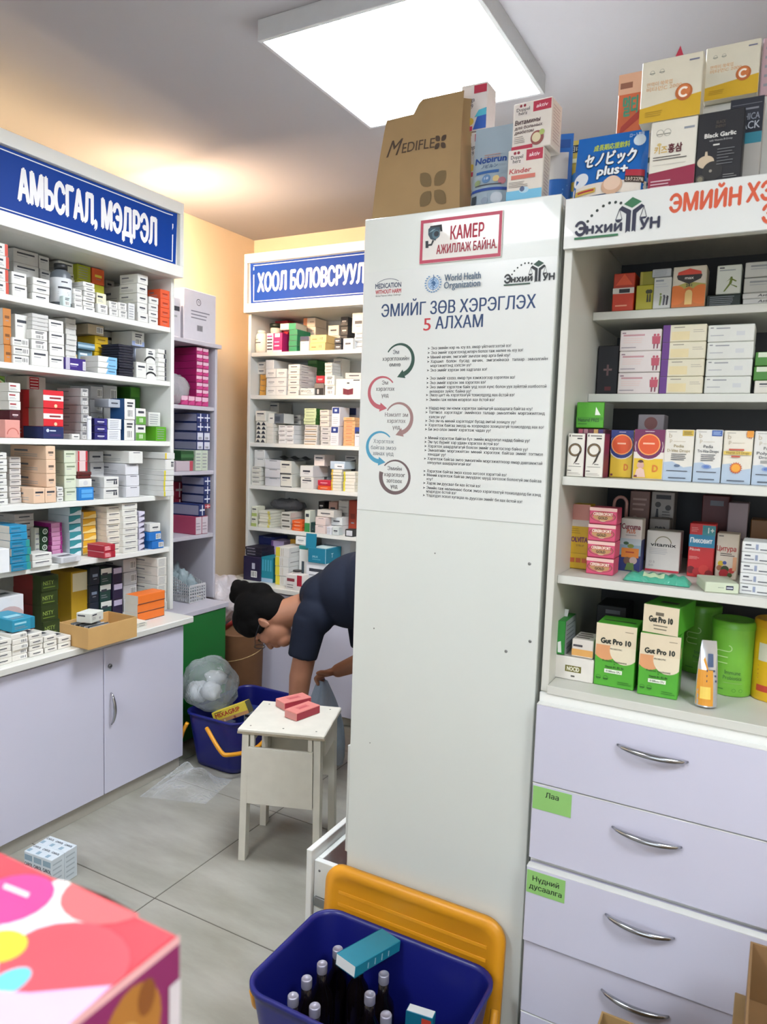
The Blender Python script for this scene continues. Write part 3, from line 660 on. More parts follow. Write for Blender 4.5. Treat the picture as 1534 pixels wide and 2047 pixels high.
t = stk(A, 2, 312, 853, 333, 880, 1, g('#54a017', 'k', ink='#3c7a10'), 'bright green open box at the shelf end', .002, .1)
stk(A, 2, 297, 824, 321, 852, 1, g('#d2d4cf', 'k'), 'white box on top of the bright green box', .03, .1, on=t)
stk(A, 2, 262, 768, 282, 878, 2, g('#2f6a16', 'q', '#4a8a26'), 'dark green box standing at the back', .15, .1)

# ---- fourth shelf
stk(A, 3, -22, 904, 16, 1002, 8, g(WH, 'c'), 'thin white box in a stack of eight', .02, .09)
stk(A, 3, 20, 913, 44, 997, 8, g('#d3cfca', 'us'), 'thin off-white box in a second stack of eight', .06, .1)
PE = '#e3c3a6'
t = stk(A, 3, 67, 975, 113, 1003, 1, g(PE, 'us'), 'peach box at the bottom of its stack', .002, .11, cols=2)
stk(A, 3, 94, 889, 113, 975, 3, g(PE, 'cs', ink='#6a5a4e'), 'peach box in a stack of three deep boxes', .004, .2, on=t)
stk(A, 3, 114, 973, 128, 998, 3, g(WH, 'c'), 'small white box beside the peach boxes', .01, .06)
stk(A, 3, 130, 900, 154, 996, 4, g('#cfd6bf', 'us', ink='#7d8a70'), 'pale green box in a stack of four', .02, .12)
t = stk(A, 3, 159, 974, 188, 996, 1, ('blue2', '#1f78c4', lambda b: [b.F.rect(.12, .2+.36*i, .9, .5+.36*i, '#5aa6e2') for i in (0, 1)]), 'bright blue box with two light panels', .004, .08)
t = stk(A, 3, 158, 957, 184, 974, 1, g(WH, 'o', '#c9c9cc'), 'white box with an oval on the bright blue box', .006, .08, on=t)
t = stk(A, 3, 157, 943, 184, 957, 2, g('#5a1c1c', 'n', ink='#8a4a44'), 'dark brown flat box above the oval box', .01, .08, on=t)
stk(A, 3, 156, 901, 176, 943, 2, g('#d9c4c2', 'rl', '#b8323a'), 'pinkish box with red edges', .012, .08, on=t)
stk(A, 3, 180, 902, 209, 994, 4, g('#c4c5c6', 'cs'), 'grey-white box behind the figure-marked pair', .12, .12)
stk(A, 3, 209, 953, 239, 996, 2, g(WH, 'ufs'), 'white box marked with two black figures', .004, .1)
t = stk(A, 3, 253, 927, 280, 996, 3, g('#d6d7dc', 'ns'), 'long white box in a stack of three', .002, .19)
stk(A, 3, 258, 902, 286, 926, 1, g(WH, 'ns'), 'long white box lying on top of three', -.006, .2, on=t)
t = stk(A, 3, 328, 940, 349, 993, 5, g('#d2d3d0', 'l', '#d2c62a'), 'grey-white box with a yellow end stripe, stack of five', -.05, .19)
t = stk(A, 3, 331, 918, 349, 940, 1, g(WH, 'f'), 'white box with a small black bird on yellow-striped boxes', -.05, .18, on=t)
stk(A, 3, 330, 905, 350, 918, 1, g('#d2d3d0', 'l', '#d2b82a'), 'flat box with ochre stripe topping the yellow-striped stack', -.052, .18, on=t)

# ---- fifth shelf
TE = '#1b7fa6'
t = stk(A, 4, 22, 1080, 62, 1143, 4, g(TE, 'tCr', '#2b8f8a', '#13607e'), 'teal-blue box in a stack of four at the shelf edge', -.02, .12)
stk(A, 4, 20, 1050, 55, 1080, 2, g('#2489b4', 'tC', ink='#15688a'), 'lighter teal box on top of the teal-blue stack', -.016, .13, on=t)
stk(A, 4, -2, 1097, 20, 1147, 1, g('#e3e6e8', '', '#ffffff'), 'plain white box standing beside the teal-blue stack', -.018, .05)
stk(A, 4, 30, 1027, 70, 1120, 7, g('#bdb9b6', 'cs'), 'greyish white box in a back stack of seven', .15, .12)
stk(A, 4, 70, 1055, 80, 1106, 1, g('#c6cabf', 'k'), 'narrow pale box standing by the dark green column', .12, .025)
stk(A, 4, 82, 1054, 100, 1106, 4, g('#143a20', 'O', '#cfe0d0'), 'dark green box with a white ring, column of four', .11, .1)
stk(A, 4, 104, 1045, 126, 1106, 8, g('#c48aae', 'rS', '#8e1f70'), 'lilac box with a magenta end, stack of eight', .09, .11)
stk(A, 4, 66, 1106, 106, 1133, 2, g(WH, 'u'), 'long white box of two lying at the shelf edge', -.01, .07)
stk(A, 4, 122, 1112, 162, 1130, 1, g('#d0d2d6', 'kT'), 'silver-white flat box at the shelf edge', -.01, .09)
stk(A, 4, 140, 1014, 164, 1110, 6, g('#2f8790', 'wS', '#cfe0e6'), 'teal box with a white wave, stack of six', .085, .12)
stk(A, 4, 167, 1022, 193, 1105, 6, g('#e0a92c', 'wC', '#f0d890'), 'yellow box with a pale wave, stack of six', .085, .12)
stk(A, 4, 215, 1012, 243, 1108, 8, g('#d9d2c4', 'us'), 'cream box in a stack of eight', .03, .14)
stk(A, 4, 209, 1089, 233, 1118, 2, ('redpair', '#a81c30', lambda b: (b.F.rect(.05, .15, .6, .85, '#c8505a'), b.F.dashes(.1, .2, .55, .8, 3, '#e8c8cc', .4), b.L.rect(.0, .9, 1, .98, '#d8a0a6'))), 'crimson box of two stuck out over the shelf edge', -.04, .09)
stk(A, 4, 247, 1005, 277, 1106, 8, g('#dddcd4', 'u'), 'white box with one dark line, stack of eight', .01, .1)
stk(A, 4, 279, 1022, 291, 1100, 7, g('#cdc9da', 'v', ink='#3a3650'), 'lilac-white box with a dark wedge, stack of seven', .012, .1)
BLU = '#1f6fbe'
t = stk(A, 4, 305, 1081, 328, 1098, 1, g(BLU, 'b'), 'blue box with white panel at the bottom of three', .002, .06)
t = stk(A, 4, 299, 1063, 323, 1081, 1, g(BLU, 'b'), 'blue box with white panel in the middle of three', .004, .06, on=t)
stk(A, 4, 300, 1046, 321, 1063, 1, g(WH, 'c'), 'white box on top of two blue boxes', .006, .06, on=t)

# ---- worktop of the АМЬСГАЛ cabinet
stk(A, 5, -10, 1192, 48, 1235, 1, g('#d8d9dc', 'oT', '#c0a8a8'), 'large white carton standing behind the flat teal box', .04, .14)
WF = -.13   # the worktop reaches further out than the shelves
wb = g('#e0ddd4', 'cT')
t1 = stk(A, 5, -16, 1280, 24, 1330, 4, wb, 'flat white box with bold lettering, first pile', WF+.005, .1)
t2 = stk(A, 5, 25, 1266, 57, 1324, 5, g('#e0ddd4', 'bT'), 'flat white box with a small barcode, second pile', WF+.005, .1)
stk(A, 5, 59, 1266, 87, 1316, 4, wb, 'flat white box with bold lettering, third pile', WF+.005, .12)
stk(A, 5, 89, 1270, 115, 1308, 3, wb, 'flat white box with bold lettering, pile of three', WF+.005, .12)
stk(A, 5, 117, 1272, 143, 1300, 2, wb, 'flat white box with bold lettering beside the tan tray', WF+.005, .12)
stk(A, 5, 24, 1236, 70, 1262, 1, g('#2a8fae', 'trT', '#1f7d99', '#9ad0de'), 'flat teal box lying on the white piles', WF+.02, .14, on=t2+.002)
def d_green(b): b.F.rect(.0, .0, 1, 1, '#2c3a14'); b.F.text('NSTY', .1, .4, .26, '#8aa04a', wid=.62); b.F.rect(.1, .2, .8, .26, '#6a8030'); b.L.rect(0, 0, 1, 1, '#7a1c1c'); b.L.rect(.7, 0, 1, 1, '#2c3a14')
stk(A, 5, 84, 1150, 118, 1240, 4, ('nsty', '#26320f', d_green), 'dark olive box with a red side, column of four', .05, .16)
stk(A, 5, 142, 1141, 177, 1195, 1, g('#b8921a', 'q', '#d8cfae'), 'ochre yellow box standing at the back', .12, .12)
stk(A, 5, 181, 1133, 200, 1200, 3, g('#15202e', 'c', ink='#7a8aa0'), 'black-blue box in a stack of three at the back', .1, .1)
stk(A, 5, 202, 1136, 224, 1200, 3, g('#21413c', 'tH', '#cfd2cc'), 'dark green and white box, back stack of three', .1, .1)
stk(A, 5, 226, 1134, 246, 1196, 3, g('#2a2440', 'q', '#b8b2cc'), 'dark purple box with pale panel, back stack', .1, .1)
stk(A, 5, 248, 1117, 275, 1196, 4, g('#cfd0d2', 'bs'), 'grey-white box in the rear stack by the side panel', .12, .12)
stk(A, 5, 317, 1115, 335.5, 1225, 6, g('#d6d4cc', 'ks'), 'white box with striped end, tall stack of six', .004, .15)
t = stk(A, 5, 252, 1246, 296, 1264, 2, g('#e0ddd0', 'c'), 'flat white lettered box under the orange boxes', WF+.01, .07, cols=2)
stk(A, 5, 276, 1186, 331, 1240, 3, g('#e8762a', 'eC', '#e8762a', '#c85a14'), 'orange box in a fanned pile of three', -.06, .07)
# tan card tray overhanging the worktop
pA, pB = onX(152, 1293, -2.105), onX(249, 1262, -2.105)
rT = root('card_tray', 'open tan cardboard tray on the edge of the Amsgal worktop', 'tray', (-2.1+.06-.075, (pA.y+pB.y)/2, CTZ+.0006), math.pi/2)
wT, dT, hT = pB.y-pA.y, .15, .075; TAN = M('#c79f64', .7, var=.06, scale=25)
for n_, b in (('front_wall', (-wT/2, wT/2, -dT/2, -dT/2+.003, 0, hT)), ('back_wall', (-wT/2, wT/2, dT/2-.003, dT/2, 0, hT)),
              ('side_wall', (-wT/2, -wT/2+.003, -dT/2+.003, dT/2-.003, 0, hT)), ('side_wall', (wT/2-.003, wT/2, -dT/2+.003, dT/2-.003, 0, hT)), ('bottom', (-wT/2+.003, wT/2-.003, -dT/2+.003, dT/2-.003, 0, .003))):
    mb = MB(); mb.box(*b, TAN, .0006); mb.build(n_, rT)
tc_ = Vector(rT.location)
for k in range(9):
    b = Carton(.085, .0035, .062, M(['#6d7276', '#8f9498', '#4a4d50', '#b7babd'][k % 4], .25))
    b.F.dashes(.1, .2, .9, .8, 4, '#cfd2d4', .3)
    o = b.build('sachet', None, tc_+Vector((.058-.014*k, -.03+.004*(k % 3), .004)), rot=(rad(-14+3*(k % 4)), 0, math.pi/2)); tag(o, 'grey foil sachet filed upright in the tan cardboard tray', 'sachet', 'foil sachets in the tan tray')
b = Carton(.07, .06, .034, M('#d7dad2', .5)); b.F.bars(.62, .15, .8, .5); b.F.rect(.1, .72, .45, .86, INK); b.F.dashes(.1, .3, .4, .6, 3, '#777', .3); b.L.rect(.1, .65, .6, .8, INK)
tag(b.build('medicine_box', None, (tc_.x-.005, tc_.y-.035, CTZ+.0775), rz=math.pi/2+.25), 'white medicine box lying across the tan cardboard tray', 'box')

# ================================================================== ХООЛ cabinet
B = UB
bottle('supplement_bottle', 'white plastic bottle with printed label, Hool top shelf', (onY(524, 690, 3.1).x, 3.1, SHZ[0]+.0006), .032, .115, '#d8d3c6', '#d0cbbe', ('#ded8c8', -.6), .84, .6)
bottle('dark_bottle', 'bottle with a big round black cap behind the white bottle, Hool top shelf', (onY(537, 690, 3.2).x+.05, 3.2, SHZ[0]+.0006), .032, .165, '#c8c4b8', '#12211a', None, .7, .95)
stk(B, 0, 533, 666, 546, 704, 1, ('pinkstripe', '#e2dcde', lambda b: [b.F.rect(.1, .12+.17*i, .9, .2+.17*i, '#c22a80' if i > 3 else '#3a3040') for i in range(5)]), 'white box with dark pink bars', .012, .08)
stk(B, 0, 546, 665, 564, 704, 1, ('magenta', '#c41f6a', lambda b: (b.F.rect(.2, .78, .75, .97, '#e0d8e4'), b.F.rect(0, 0, 1, .1, '#e8c8dc'), b.F.rect(.15, .3, .7, .36, '#e8c8dc'), b.F.rect(.15, .5, .7, .55, '#e8a8cc'))), 'magenta box with a white top label', .012, .14)
t = stk(B, 0, 577, 658, 594, 703, 4, g('#157a54', 'e', ink='#0c5a3c'), 'green box in a stack of four', .03, .12)
stk(B, 0, 560, 646, 592, 658, 1, ('wg', '#d8d0bc', lambda b: b.F.rect(.55, 0, 1, 1, '#1f8a62')), 'half white half green box on the green stack', .04, .1, on=t)
stk(B, 0, 549, 641, 576, 700, 2, g('#b02030', 'c', ink='#e0a0a0'), 'red box behind the magenta box', .17, .1)
t = stk(B, 0, 607, 671, 632, 702, 1, g('#c8c4ba', 't'), 'grey-white box under the pink-beige pair', .165, .11)
stk(B, 0, 606, 635, 630, 671, 2, ('wo', '#e6d8c8', lambda b: (b.F.rect(0, 0, .32, 1, '#c98a64'), b.F.rect(.55, .45, .9, .62, '#b8a898'))), 'pale box with an orange-brown edge', .165, .11, on=t)
stk(B, 0, 600, 672, 618, 703, 1, g('#dcdcdc', 'uH', '#1c2c50'), 'white box with a navy top band', .012, .09)
stk(B, 0, 619, 669, 651, 702, 2, ('cream', '#e0bd78', lambda b: (b.F.bars(.55, .3, .85, .75, '#5a4020', '#e6c888', 6), b.F.rect(.12, .4, .42, .52, '#7a5a2a'))), 'cream-yellow barcode box', .012, .11)
t = stk(B, 0, 656, 671, 680, 700, 1, g('#b8b4aa', 't'), 'greyish box at the back under a pale box', .15, .1)
stk(B, 0, 656, 650, 678, 671, 1, g('#d8cfc2', 'c'), 'pale box on a greyish one at the back', .15, .1, on=t)
stk(B, 0, 680, 633, 695, 700, 4, g('#20242c', 'c', ink='#c8c8c8'), 'black box in a back stack of four', .15, .1)
stk(B, 0, 668, 675, 682, 701, 2, g('#1a2230', 'c', ink='#d0d4da'), 'small black box with white print', .012, .07)
stk(B, 0, 686, 676, 706, 700, 1, g(WH, 'c'), 'square white box with a black logo line', .012, .08)
t = stk(B, 0, 708, 664, 732, 700, 4, g('#c9ccce', 'u'), 'flat grey-white box in a stack of four', .03, .1)
stk(B, 0, 704, 625, 730, 662, 1, g('#d8d0c4', 'c'), 'beige-white box on the flat grey-white stack', .04, .1, on=t)
# second shelf
t = stk(B, 1, 519, 748, 531, 791, 4, g('#d9a24a', 'n', ink='#8a5a1c'), 'orange-yellow flat box', .06, .1)
stk(B, 1, 514, 723, 531, 748, 2, g('#ddd6cc', 'c'), 'beige-white box above the orange-yellow ones', .06, .1, on=t)
t = stk(B, 1, 531, 737, 573, 791, 3, g('#e2e2df', 'c', ink='#a8aaae'), 'large plain white box', .012, .13, cols=2)
stk(B, 1, 531, 719, 548, 737, 1, g('#dfdfdc', 'R'), 'plain white box topping the large ones', .02, .16, on=t)
stk(B, 1, 575, 728, 598, 791, 6, g('#dedcd6', 'cs'), 'white box with grey printed side, stack of six', .014, .16)
stk(B, 1, 600, 776, 628, 792, 1, ('becuta', '#dcdcd6', lambda b: (b.F.text('BECUTA', .08, .45, .3, INK, wid=.7), b.F.rect(.5, .25, .9, .32, '#777'))), 'small white box with bold black lettering', .002, .04)
stk(B, 1, 614, 715, 634, 787, 4, g('#2f6a34', 'q', '#5a8a54'), 'dark green box at the back', .18, .1)
stk(B, 1, 628, 766, 648, 791, 1, ('dk', '#77706c', lambda b: (b.F.rect(.1, .0, .95, .6, '#1e1e20'), b.F.rect(.3, .1, .5, .5, '#b8b8b8'))), 'grey box with a black printed panel', .014, .08)
t = stk(B, 1, 630, 766, 649, 788, 1, g('#7c1f34', 'c'), 'wine-red box lying behind the black panel box', .12, .05)
stk(B, 1, 632, 751, 649, 766, 1, g('#b02038', 'c', ink='#e8b0b8'), 'red box on top of the wine-red one', .12, .05, on=t)
t = stk(B, 1, 649, 750, 669, 791, 2, g('#dbdbd2', 'B'), 'white box with small black emblem, pair', .012, .08)
stk(B, 1, 649, 725, 664, 750, 4, g('#c4c4c0', 'u'), 'flat grey box on the emblem pair', .02, .08, on=t)
stk(B, 1, 665, 712, 683, 788, 2, g('#d2cfc6', 'k'), 'tall white box standing behind the emblem pair', .13, .08)
def d_books(b): b.F.poly([(.3, .05), (.3, .42), (.5, .34), (.7, .42), (.7, .05), (.5, .0)], '#6a1c30'); b.F.rect(.495, .0, .505, .34, '#3a0c1c'); b.F.rect(.45, .7, .55, .78, INK); b.F.rect(.7, .88, .95, .94, INK)
t = stk(B, 1, 671, 757, 722, 792, 1, ('books', '#ccd0d0', d_books), 'large white box printed with two maroon blocks', .012, .09)
stk(B, 1, 690, 745, 724, 757, 1, g('#c8c2bc', 'c'), 'flat crushed white box on the maroon-printed box', .02, .07, on=t, yaw=6)
# third shelf
t = stk(B, 2, 511, 842, 531, 887, 5, g('#dcdacf', 'm'), 'flat white box with black peaks', .012, .1)
stk(B, 2, 511, 821, 531, 842, 1, g('#dcdacf', 'u'), 'white box over the black-peak boxes', .012, .1, on=t)
t = stk(B, 2, 532, 846, 546, 888, 5, g('#dfdcd2', ''), 'plain cream-white box in a stack of five', .014, .1)
stk(B, 2, 536, 826, 568, 846, 1, ('tilt', '#d8d8d2', lambda b: (b.F.rect(.4, 0, 1, 1, '#5c6670'), b.F.rect(.45, .2, .75, .7, '#404a54'), b.F.rect(.12, .45, .3, .55, INK))), 'white and slate box lying across two stacks', .03, .09, on=t)
stk(B, 2, 535, 805, 556, 884, 4, g('#bdbab2', 'u'), 'grey-white box at the back, stack of four', .17, .12)
stk(B, 2, 556, 850, 587, 889, 4, g('#dedede', 'u'), 'white box with a thin title line', .014, .15, cols=2)
t = stk(B, 2, 574, 849, 602, 886, 3, g('#d2d2ce', 'u'), 'white box in the second row behind the title-line boxes', .175, .08)
stk(B, 2, 575, 829, 601, 849, 2, g('#dcdad6', 'c'), 'white box on top of the second row', .17, .08, on=t)
t = stk(B, 2, 608, 849, 634, 892, 4, ('brownwhite', '#cfcdc8', lambda b: (b.F.rect(.05, .6, .95, .75, '#4a4a4c'), b.F.rect(.05, .0, .9, .14, '#b08a52'))), 'grey-white box with a brown foot', .02, .1)
stk(B, 2, 607, 816, 631, 849, 5, g('#c6d2a8', 'uS', '#3a6a30', '#5a6a4a'), 'pale green box with dark green side', .02, .1, on=t)
t = stk(B, 2, 640, 853, 660, 892, 4, g('#c9c8c6', 'cs'), 'grey-white box under three leaning ones', .016, .1)
stk(B, 2, 640, 819, 660, 853, 3, g('#d8d2c8', 'u'), 'off-white box leaning on the pile', .018, .09, on=t, yaw=-5)
stk(B, 2, 661, 813, 678, 893, 2, ('bluesq', '#dcdce2', lambda b: (b.F.rect(.1, .66, .92, .97, '#1c357c'), b.F.rect(.35, .76, .65, .88, '#c8d4ee'), b.F.dashes(.15, .1, .85, .5, 4, '#b0b2ba', .3))), 'white box with a navy square', .012, .09)
stk(B, 2, 680, 814, 712, 886, 2, ('navyback', '#b8b8c4', lambda b: b.F.rect(.08, .6, .92, .96, '#1a2a5a')), 'box with a dark blue panel in the back row', .18, .09, cols=2)
stk(B, 2, 686, 834, 709, 893, 8, g('#d9a878', 'c', ink='#b85a34'), 'peach-orange flat box in a stack of eight', .02, .1)
stk(B, 2, 709, 854, 728, 894, 1, g('#d8dae0', 'Hu', '#1c3a88'), 'white box with a blue top half by the tall cabinet', .012, .06)
# fourth shelf
t = stk(B, 3, 502, 933, 521, 970, 4, g('#dddcd2', 'u'), 'small white box with side stripe, stack of four', .012, .09)
stk(B, 3, 508, 899, 530, 933, 2, g('#d8dad8', 'n'), 'white box above the four small ones', .02, .15, on=t)
stk(B, 3, 529, 919, 560, 971, 3, g('#cfd0d4', 'n'), 'silvery white box with torn top', .012, .12)
t = stk(B, 3, 560, 921, 583, 972, 2, g('#d8d8ce', 'ue', '#2a7a54'), 'white box with a green base edge', .012, .13)
mb = MB(); c0 = onY(585, 915, 3.13)
mb.grid(lambda a, b_: (c0.x-.09+.2*a, 3.09+.1*b_, t+.004+.012*math.sin(9*a+2*b_)**2+.008*b_), 18, 8, M('#17181b', .3))
tag(mb.build('plastic_sleeve'), 'crumpled black plastic sleeve on white boxes, Hool fourth shelf', 'packet')
t = stk(B, 3, 601, 954, 627, 978, 1, g(WH, 'un'), 'white box at the shelf front under a wide one', .008, .1)
t = stk(B, 3, 600, 931, 626, 954, 1, g('#d9dad8', 'c'), 'wide white box with a dark monogram', .01, .14, on=t)
stk(B, 3, 628, 909, 649, 931, 1, g('#e0d6d0', 'u'), 'pinkish white box resting on the wide one', .06, .1, on=t)
stk(B, 3, 628, 932, 655, 976, 2, g('#b9bcc4', 'c'), 'grey-blue box standing behind the red one', .15, .09)
t = stk(B, 3, 635, 971, 661, 983, 1, g('#d85020', 'c', ink='#f0b090'), 'orange box at the bottom of a red pair', .004, .06)
stk(B, 3, 635, 960, 661, 971, 1, g('#b8203c', 'c', ink='#e8a0b0'), 'red box lying on the orange one', .006, .06, on=t)
t = stk(B, 3, 662, 938, 683, 983, 7, g('#dcd8cc', 'l', '#d8b83a'), 'white box with ochre-yellow end', .012, .09)
stk(B, 3, 660, 922, 690, 938, 1, ('lbw', '#b8c8d8', lambda b: (b.F.rect(.3, .1, .95, .7, '#dfe4ea'), b.F.rect(.5, .3, .8, .42, INK))), 'pale blue and white box over the ochre-ended stack', .02, .1, on=t)
stk(B, 3, 686, 943, 709, 984, 6, g('#dedad0', 'l', '#d8cf3a'), 'white box with lemon-yellow end', .012, .09)
stk(B, 3, 688, 910, 712, 976, 4, g('#c4c4c2', 'uv'), 'grey-white box behind the lemon-ended stack', .15, .09)
stk(B, 3, 717, 908, 730, 982, 6, g('#c8b43a', 'n'), 'yellow flat box beside the tall cabinet', .06, .08)
# fifth shelf
stk(B, 4, 502, 1012, 513, 1053, 2, g('#dcdcc8', 'uh', '#a8b86a'), 'white box with an olive foot', .012, .07)
stk(B, 4, 517, 1021, 540, 1055, 6, g('#dedccc', 'r', '#d2c86a'), 'flat white box with a pale yellow end', .014, .13)
t = stk(B, 4, 545, 1023, 585, 1052, 3, g('#cfc6be', 'ts'), 'flat beige box under the grey bag', .16, .12)
mb = MB(); c0 = onY(579, 1004, 3.27)
mb.grid(lambda a, b_: (c0.x+.105*math.sin(math.pi*b_)*math.cos(2*math.pi*a)*(1+.15*math.sin(9*a+5*b_)), 3.265+.06*math.sin(math.pi*b_)*math.sin(2*math.pi*a), t+.034-.033*math.cos(math.pi*b_)+.004*math.sin(23*a)*math.sin(math.pi*b_)+.012*noise.noise(Vector((a*9, b_*9, 0)))), 40, 20, film('grey_film', '#84848a', .7, .15, 45, .012))
tag(mb.build('plastic_bag'), 'crumpled grey plastic bag on flat boxes, Hool fifth shelf', 'bag')
stk(B, 4, 562, 1024, 581, 1057, 3, ('gdark', '#c9c8c0', lambda b: (b.F.rect(.1, .4, .9, .7, '#55544e'))), 'grey-white box with a dark bar', .016, .1)
stk(B, 4, 583, 1040, 604, 1058, 3, g('#e06028', 'c', ink='#f0c0a0'), 'orange-red flat box in a stack of three', .012, .07)
stk(B, 4, 609, 1020, 620, 1061, 1, ('gw', '#d6dacb', lambda b: (b.F.rect(0, 0, 1, .42, '#3a8a4c'), b.F.rect(.2, .7, .8, .85, INK))), 'white box with a green lower half', .012, .05)
stk(B, 4, 621, 1044, 630, 1062, 1, g('#1c3a38', 'c'), 'small dark teal box', .012, .05)
t = stk(B, 4, 630, 1034, 651, 1067, 2, g('#dfcfca', 'n'), 'pinkish white box of a pair', .006, .1)
stk(B, 4, 634, 1020, 668, 1034, 1, g('#d0cdc6', 'c'), 'off-white box lying across pinkish boxes', .03, .08, on=t)
stk(B, 4, 653, 1053, 663, 1070, 1, g('#dfdfe6', 'k'), 'small white cube box', .002, .04)
stk(B, 4, 664, 1053, 678, 1071, 1, g('#ccd4d2', 'c'), 'small pale green cube box', .002, .04)
stk(B, 4, 661, 1034, 684, 1064, 2, g('#d4d8d8', 'c'), 'grey-green box behind the two small cubes', .06, .07)
stk(B, 4, 636, 1002, 648, 1056, 3, g('#1e1c1c', 'c', ink='#d8d4cc'), 'black box with white print, back row', .19, .07)
stk(B, 4, 656, 1003, 673, 1060, 2, g('#cfa898', 'c'), 'salmon-pink box in the back row', .19, .07)
stk(B, 4, 676, 1000, 697, 1062, 5, g('#d0ccc4', 'n'), 'flat off-white box, back stack of five', .15, .08)
stk(B, 4, 697, 1000, 714, 1064, 1, g('#9a3a24', 'c', ink='#7a2a18'), 'brick-red box standing upright', .12, .08)
stk(B, 4, 690, 1058, 706, 1073, 1, ('bw', '#26282c', lambda b: b.F.rect(.15, .12, .92, .85, '#d0d2d8')), 'small black box with white front', .002, .05)
# worktop
WB = -.13
t = stk(B, 5, 487, 1113, 521, 1152, 1, ('navybox', '#221c3c', lambda b: (b.F.bars(.45, .15, .8, .42), b.F.rect(.5, .5, .68, .75, '#b8b8c8'), b.L.rect(0, 0, 1, 1, '#2c2450'), b.L.dashes(.1, .1, .85, .9, 10, '#8a86a8', .3))), 'large dark violet box with a barcode', -.08, .13)
stk(B, 5, 490, 1094, 523, 1113, 3, g('#1d1a2a', 't', ink='#b8b4c4'), 'flat black box with white print', -.06, .11, on=t)
stk(B, 5, 516, 1072, 548, 1150, 5, g('#1f2a6a', 'n', ink='#3a4a94'), 'dark blue flat box at the back', .08, .12)
stk(B, 5, 522, 1114, 546, 1153, 1, ('tealb', '#1c8496', lambda b: (b.F.rect(0, 0, 1, .16, '#9ab8d0'), [b.F.rect(.1+.22*i, .45, .22+.22*i, .9, '#4aa6c0') for i in range(4)])), 'teal blue box with pale foot', -.07, .1)
stk(B, 5, 541, 1081, 566, 1140, 2, g('#c3aed2', 'l', '#7a5a9a'), 'lilac box with purple edge', .05, .1)
stk(B, 5, 550, 1094, 577, 1170, 4, ('ystack', '#d6d6d2', lambda b: (b.F.rect(.0, .02, .32, .98, '#d8cc3e'), b.F.rect(.42, .1, .45, .9, '#a89878'), b.F.rect(.54, .1, .57, .9, '#a89878'), b.R.rect(.1, .4, .6, .48, '#888'))), 'white box with a broad yellow end, stack of four', -.09, .15)
stk(B, 5, 579, 1078, 593, 1130, 3, g('#d09a30', 'c'), 'golden box behind the yellow-ended stack', .08, .06)
t = stk(B, 5, 598, 1090, 616, 1140, 1, ('wteal', '#dfe2e0', lambda b: (b.F.rect(.3, .1, .6, .6, '#3a4a54'), b.F.rect(0, .9, 1, 1, '#2a8a88'))), 'white box with dark glass emblem', -.01, .06)
stk(B, 5, 591, 1064, 612, 1090, 1, g('#e2e4e2', 'c', ink='#9aa4a8'), 'white box upright on the glass-emblem box', .0, .05, on=t)
t = stk(B, 5, 612, 1125, 655, 1155, 1, g('#dcdfe4', 'u'), 'long white box under the open teal box', -.06, .12)
def d_tealopen(b): b.F.text('IMUX', .25, .35, .14, '#a8d4e2', wid=.3); b.F.rect(.25, .22, .7, .26, '#6ab0c8'); b.R.text('T', .35, .35, .3, '#cfe8f0'); b.F.rect(.97, 0, 1, 1, '#a8d4e2'); b.T.rect(.1, .1, .9, .9, '#c9dde0')
stk(B, 5, 616, 1096, 652, 1125, 1, ('tealopen', '#177a98', d_tealopen), 'open teal box with raised flap', -.07, .14, on=t)
fl = MB(); p0, p1 = onY(611, 1096, 2.992), onY(632, 1096, 2.992); fl.obox((p0.x, 2.992, p0.z+.001), (p1.x-p0.x, 0, 0), (0, .002, 0), (-.006, .012, .074), M('#177a98', .5))
tag(fl.build('box_flap'), 'raised teal card flap standing up from the open teal box', 'card flap')
stk(B, 5, 642, 1078, 700, 1150, 1, ('timax', '#b0b2b6', lambda b: b.F.text('timax', .1, .8, .1, '#26282c', wid=.3)), 'large grey-white carton at the back', .085, .15)
bottle('cream_jar', 'white jar with a black lid on red box, Hool worktop', (onY(595, 1140, 2.95).x, 2.95, CTZ+.045), .021, .05, '#d8d2d2', '#1e1a1c', ('#dcd8d6', 0.2), .78, .95, 'jar')
stk(B, 5, 571, 1149, 604, 1174, 1, ('colmar', '#dcd8d4', lambda b: (b.F.rect(.7, .3, 1, 1, '#b02438'), b.F.rect(.08, .55, .55, .75, '#8a3a44'), b.F.dashes(.1, .1, .5, .4, 2, '#777', .3))), 'white box with a red corner, front of worktop', WB-.02, .06)

# ================================================================== narrow grey rack
C = UC
stk(C, 0, 367, 583, 432, 683, 1, ('c73', '#cdccd6', lambda b: (b.F.ring(.45, .78, .055, .068, '#3a3a44'), b.F.text('73', .45, .76, .045, '#3a3a44', 'c'), b.F.dashes(.22, .42, .8, .62, 3, '#7a7a88', .35), b.F.bars(.4, .2, .58, .32, '#55555c', '#9a9aa4', 5))), 'tall white carton with a circled number', .0, .22, name='shipping_carton', cat='carton')
stk(C, 0, 345, 594, 362, 670, 1, g('#c8c8d2', 'u'), 'narrower white carton beside the circled-number carton', .0, .2, name='shipping_carton', cat='carton')
PK = ('pinkc', '#a01c60', lambda b: (b.F.rect(.04, .5, .96, .96, '#e0b8cc'), b.F.poly([(.04, .06), (.96, .06), (.96, .6), (.5, .45), (.1, .25)], '#c23a80')))
t = stk(C, 1, 362, 792, 417, 808, 1, PK, 'pink box in the bottom row', .004, .08, cols=4)
stk(C, 1, 393, 692, 418, 792, 7, PK, 'pink box in the wall of fourteen', .006, .2, on=t, cols=2, jit=.3)
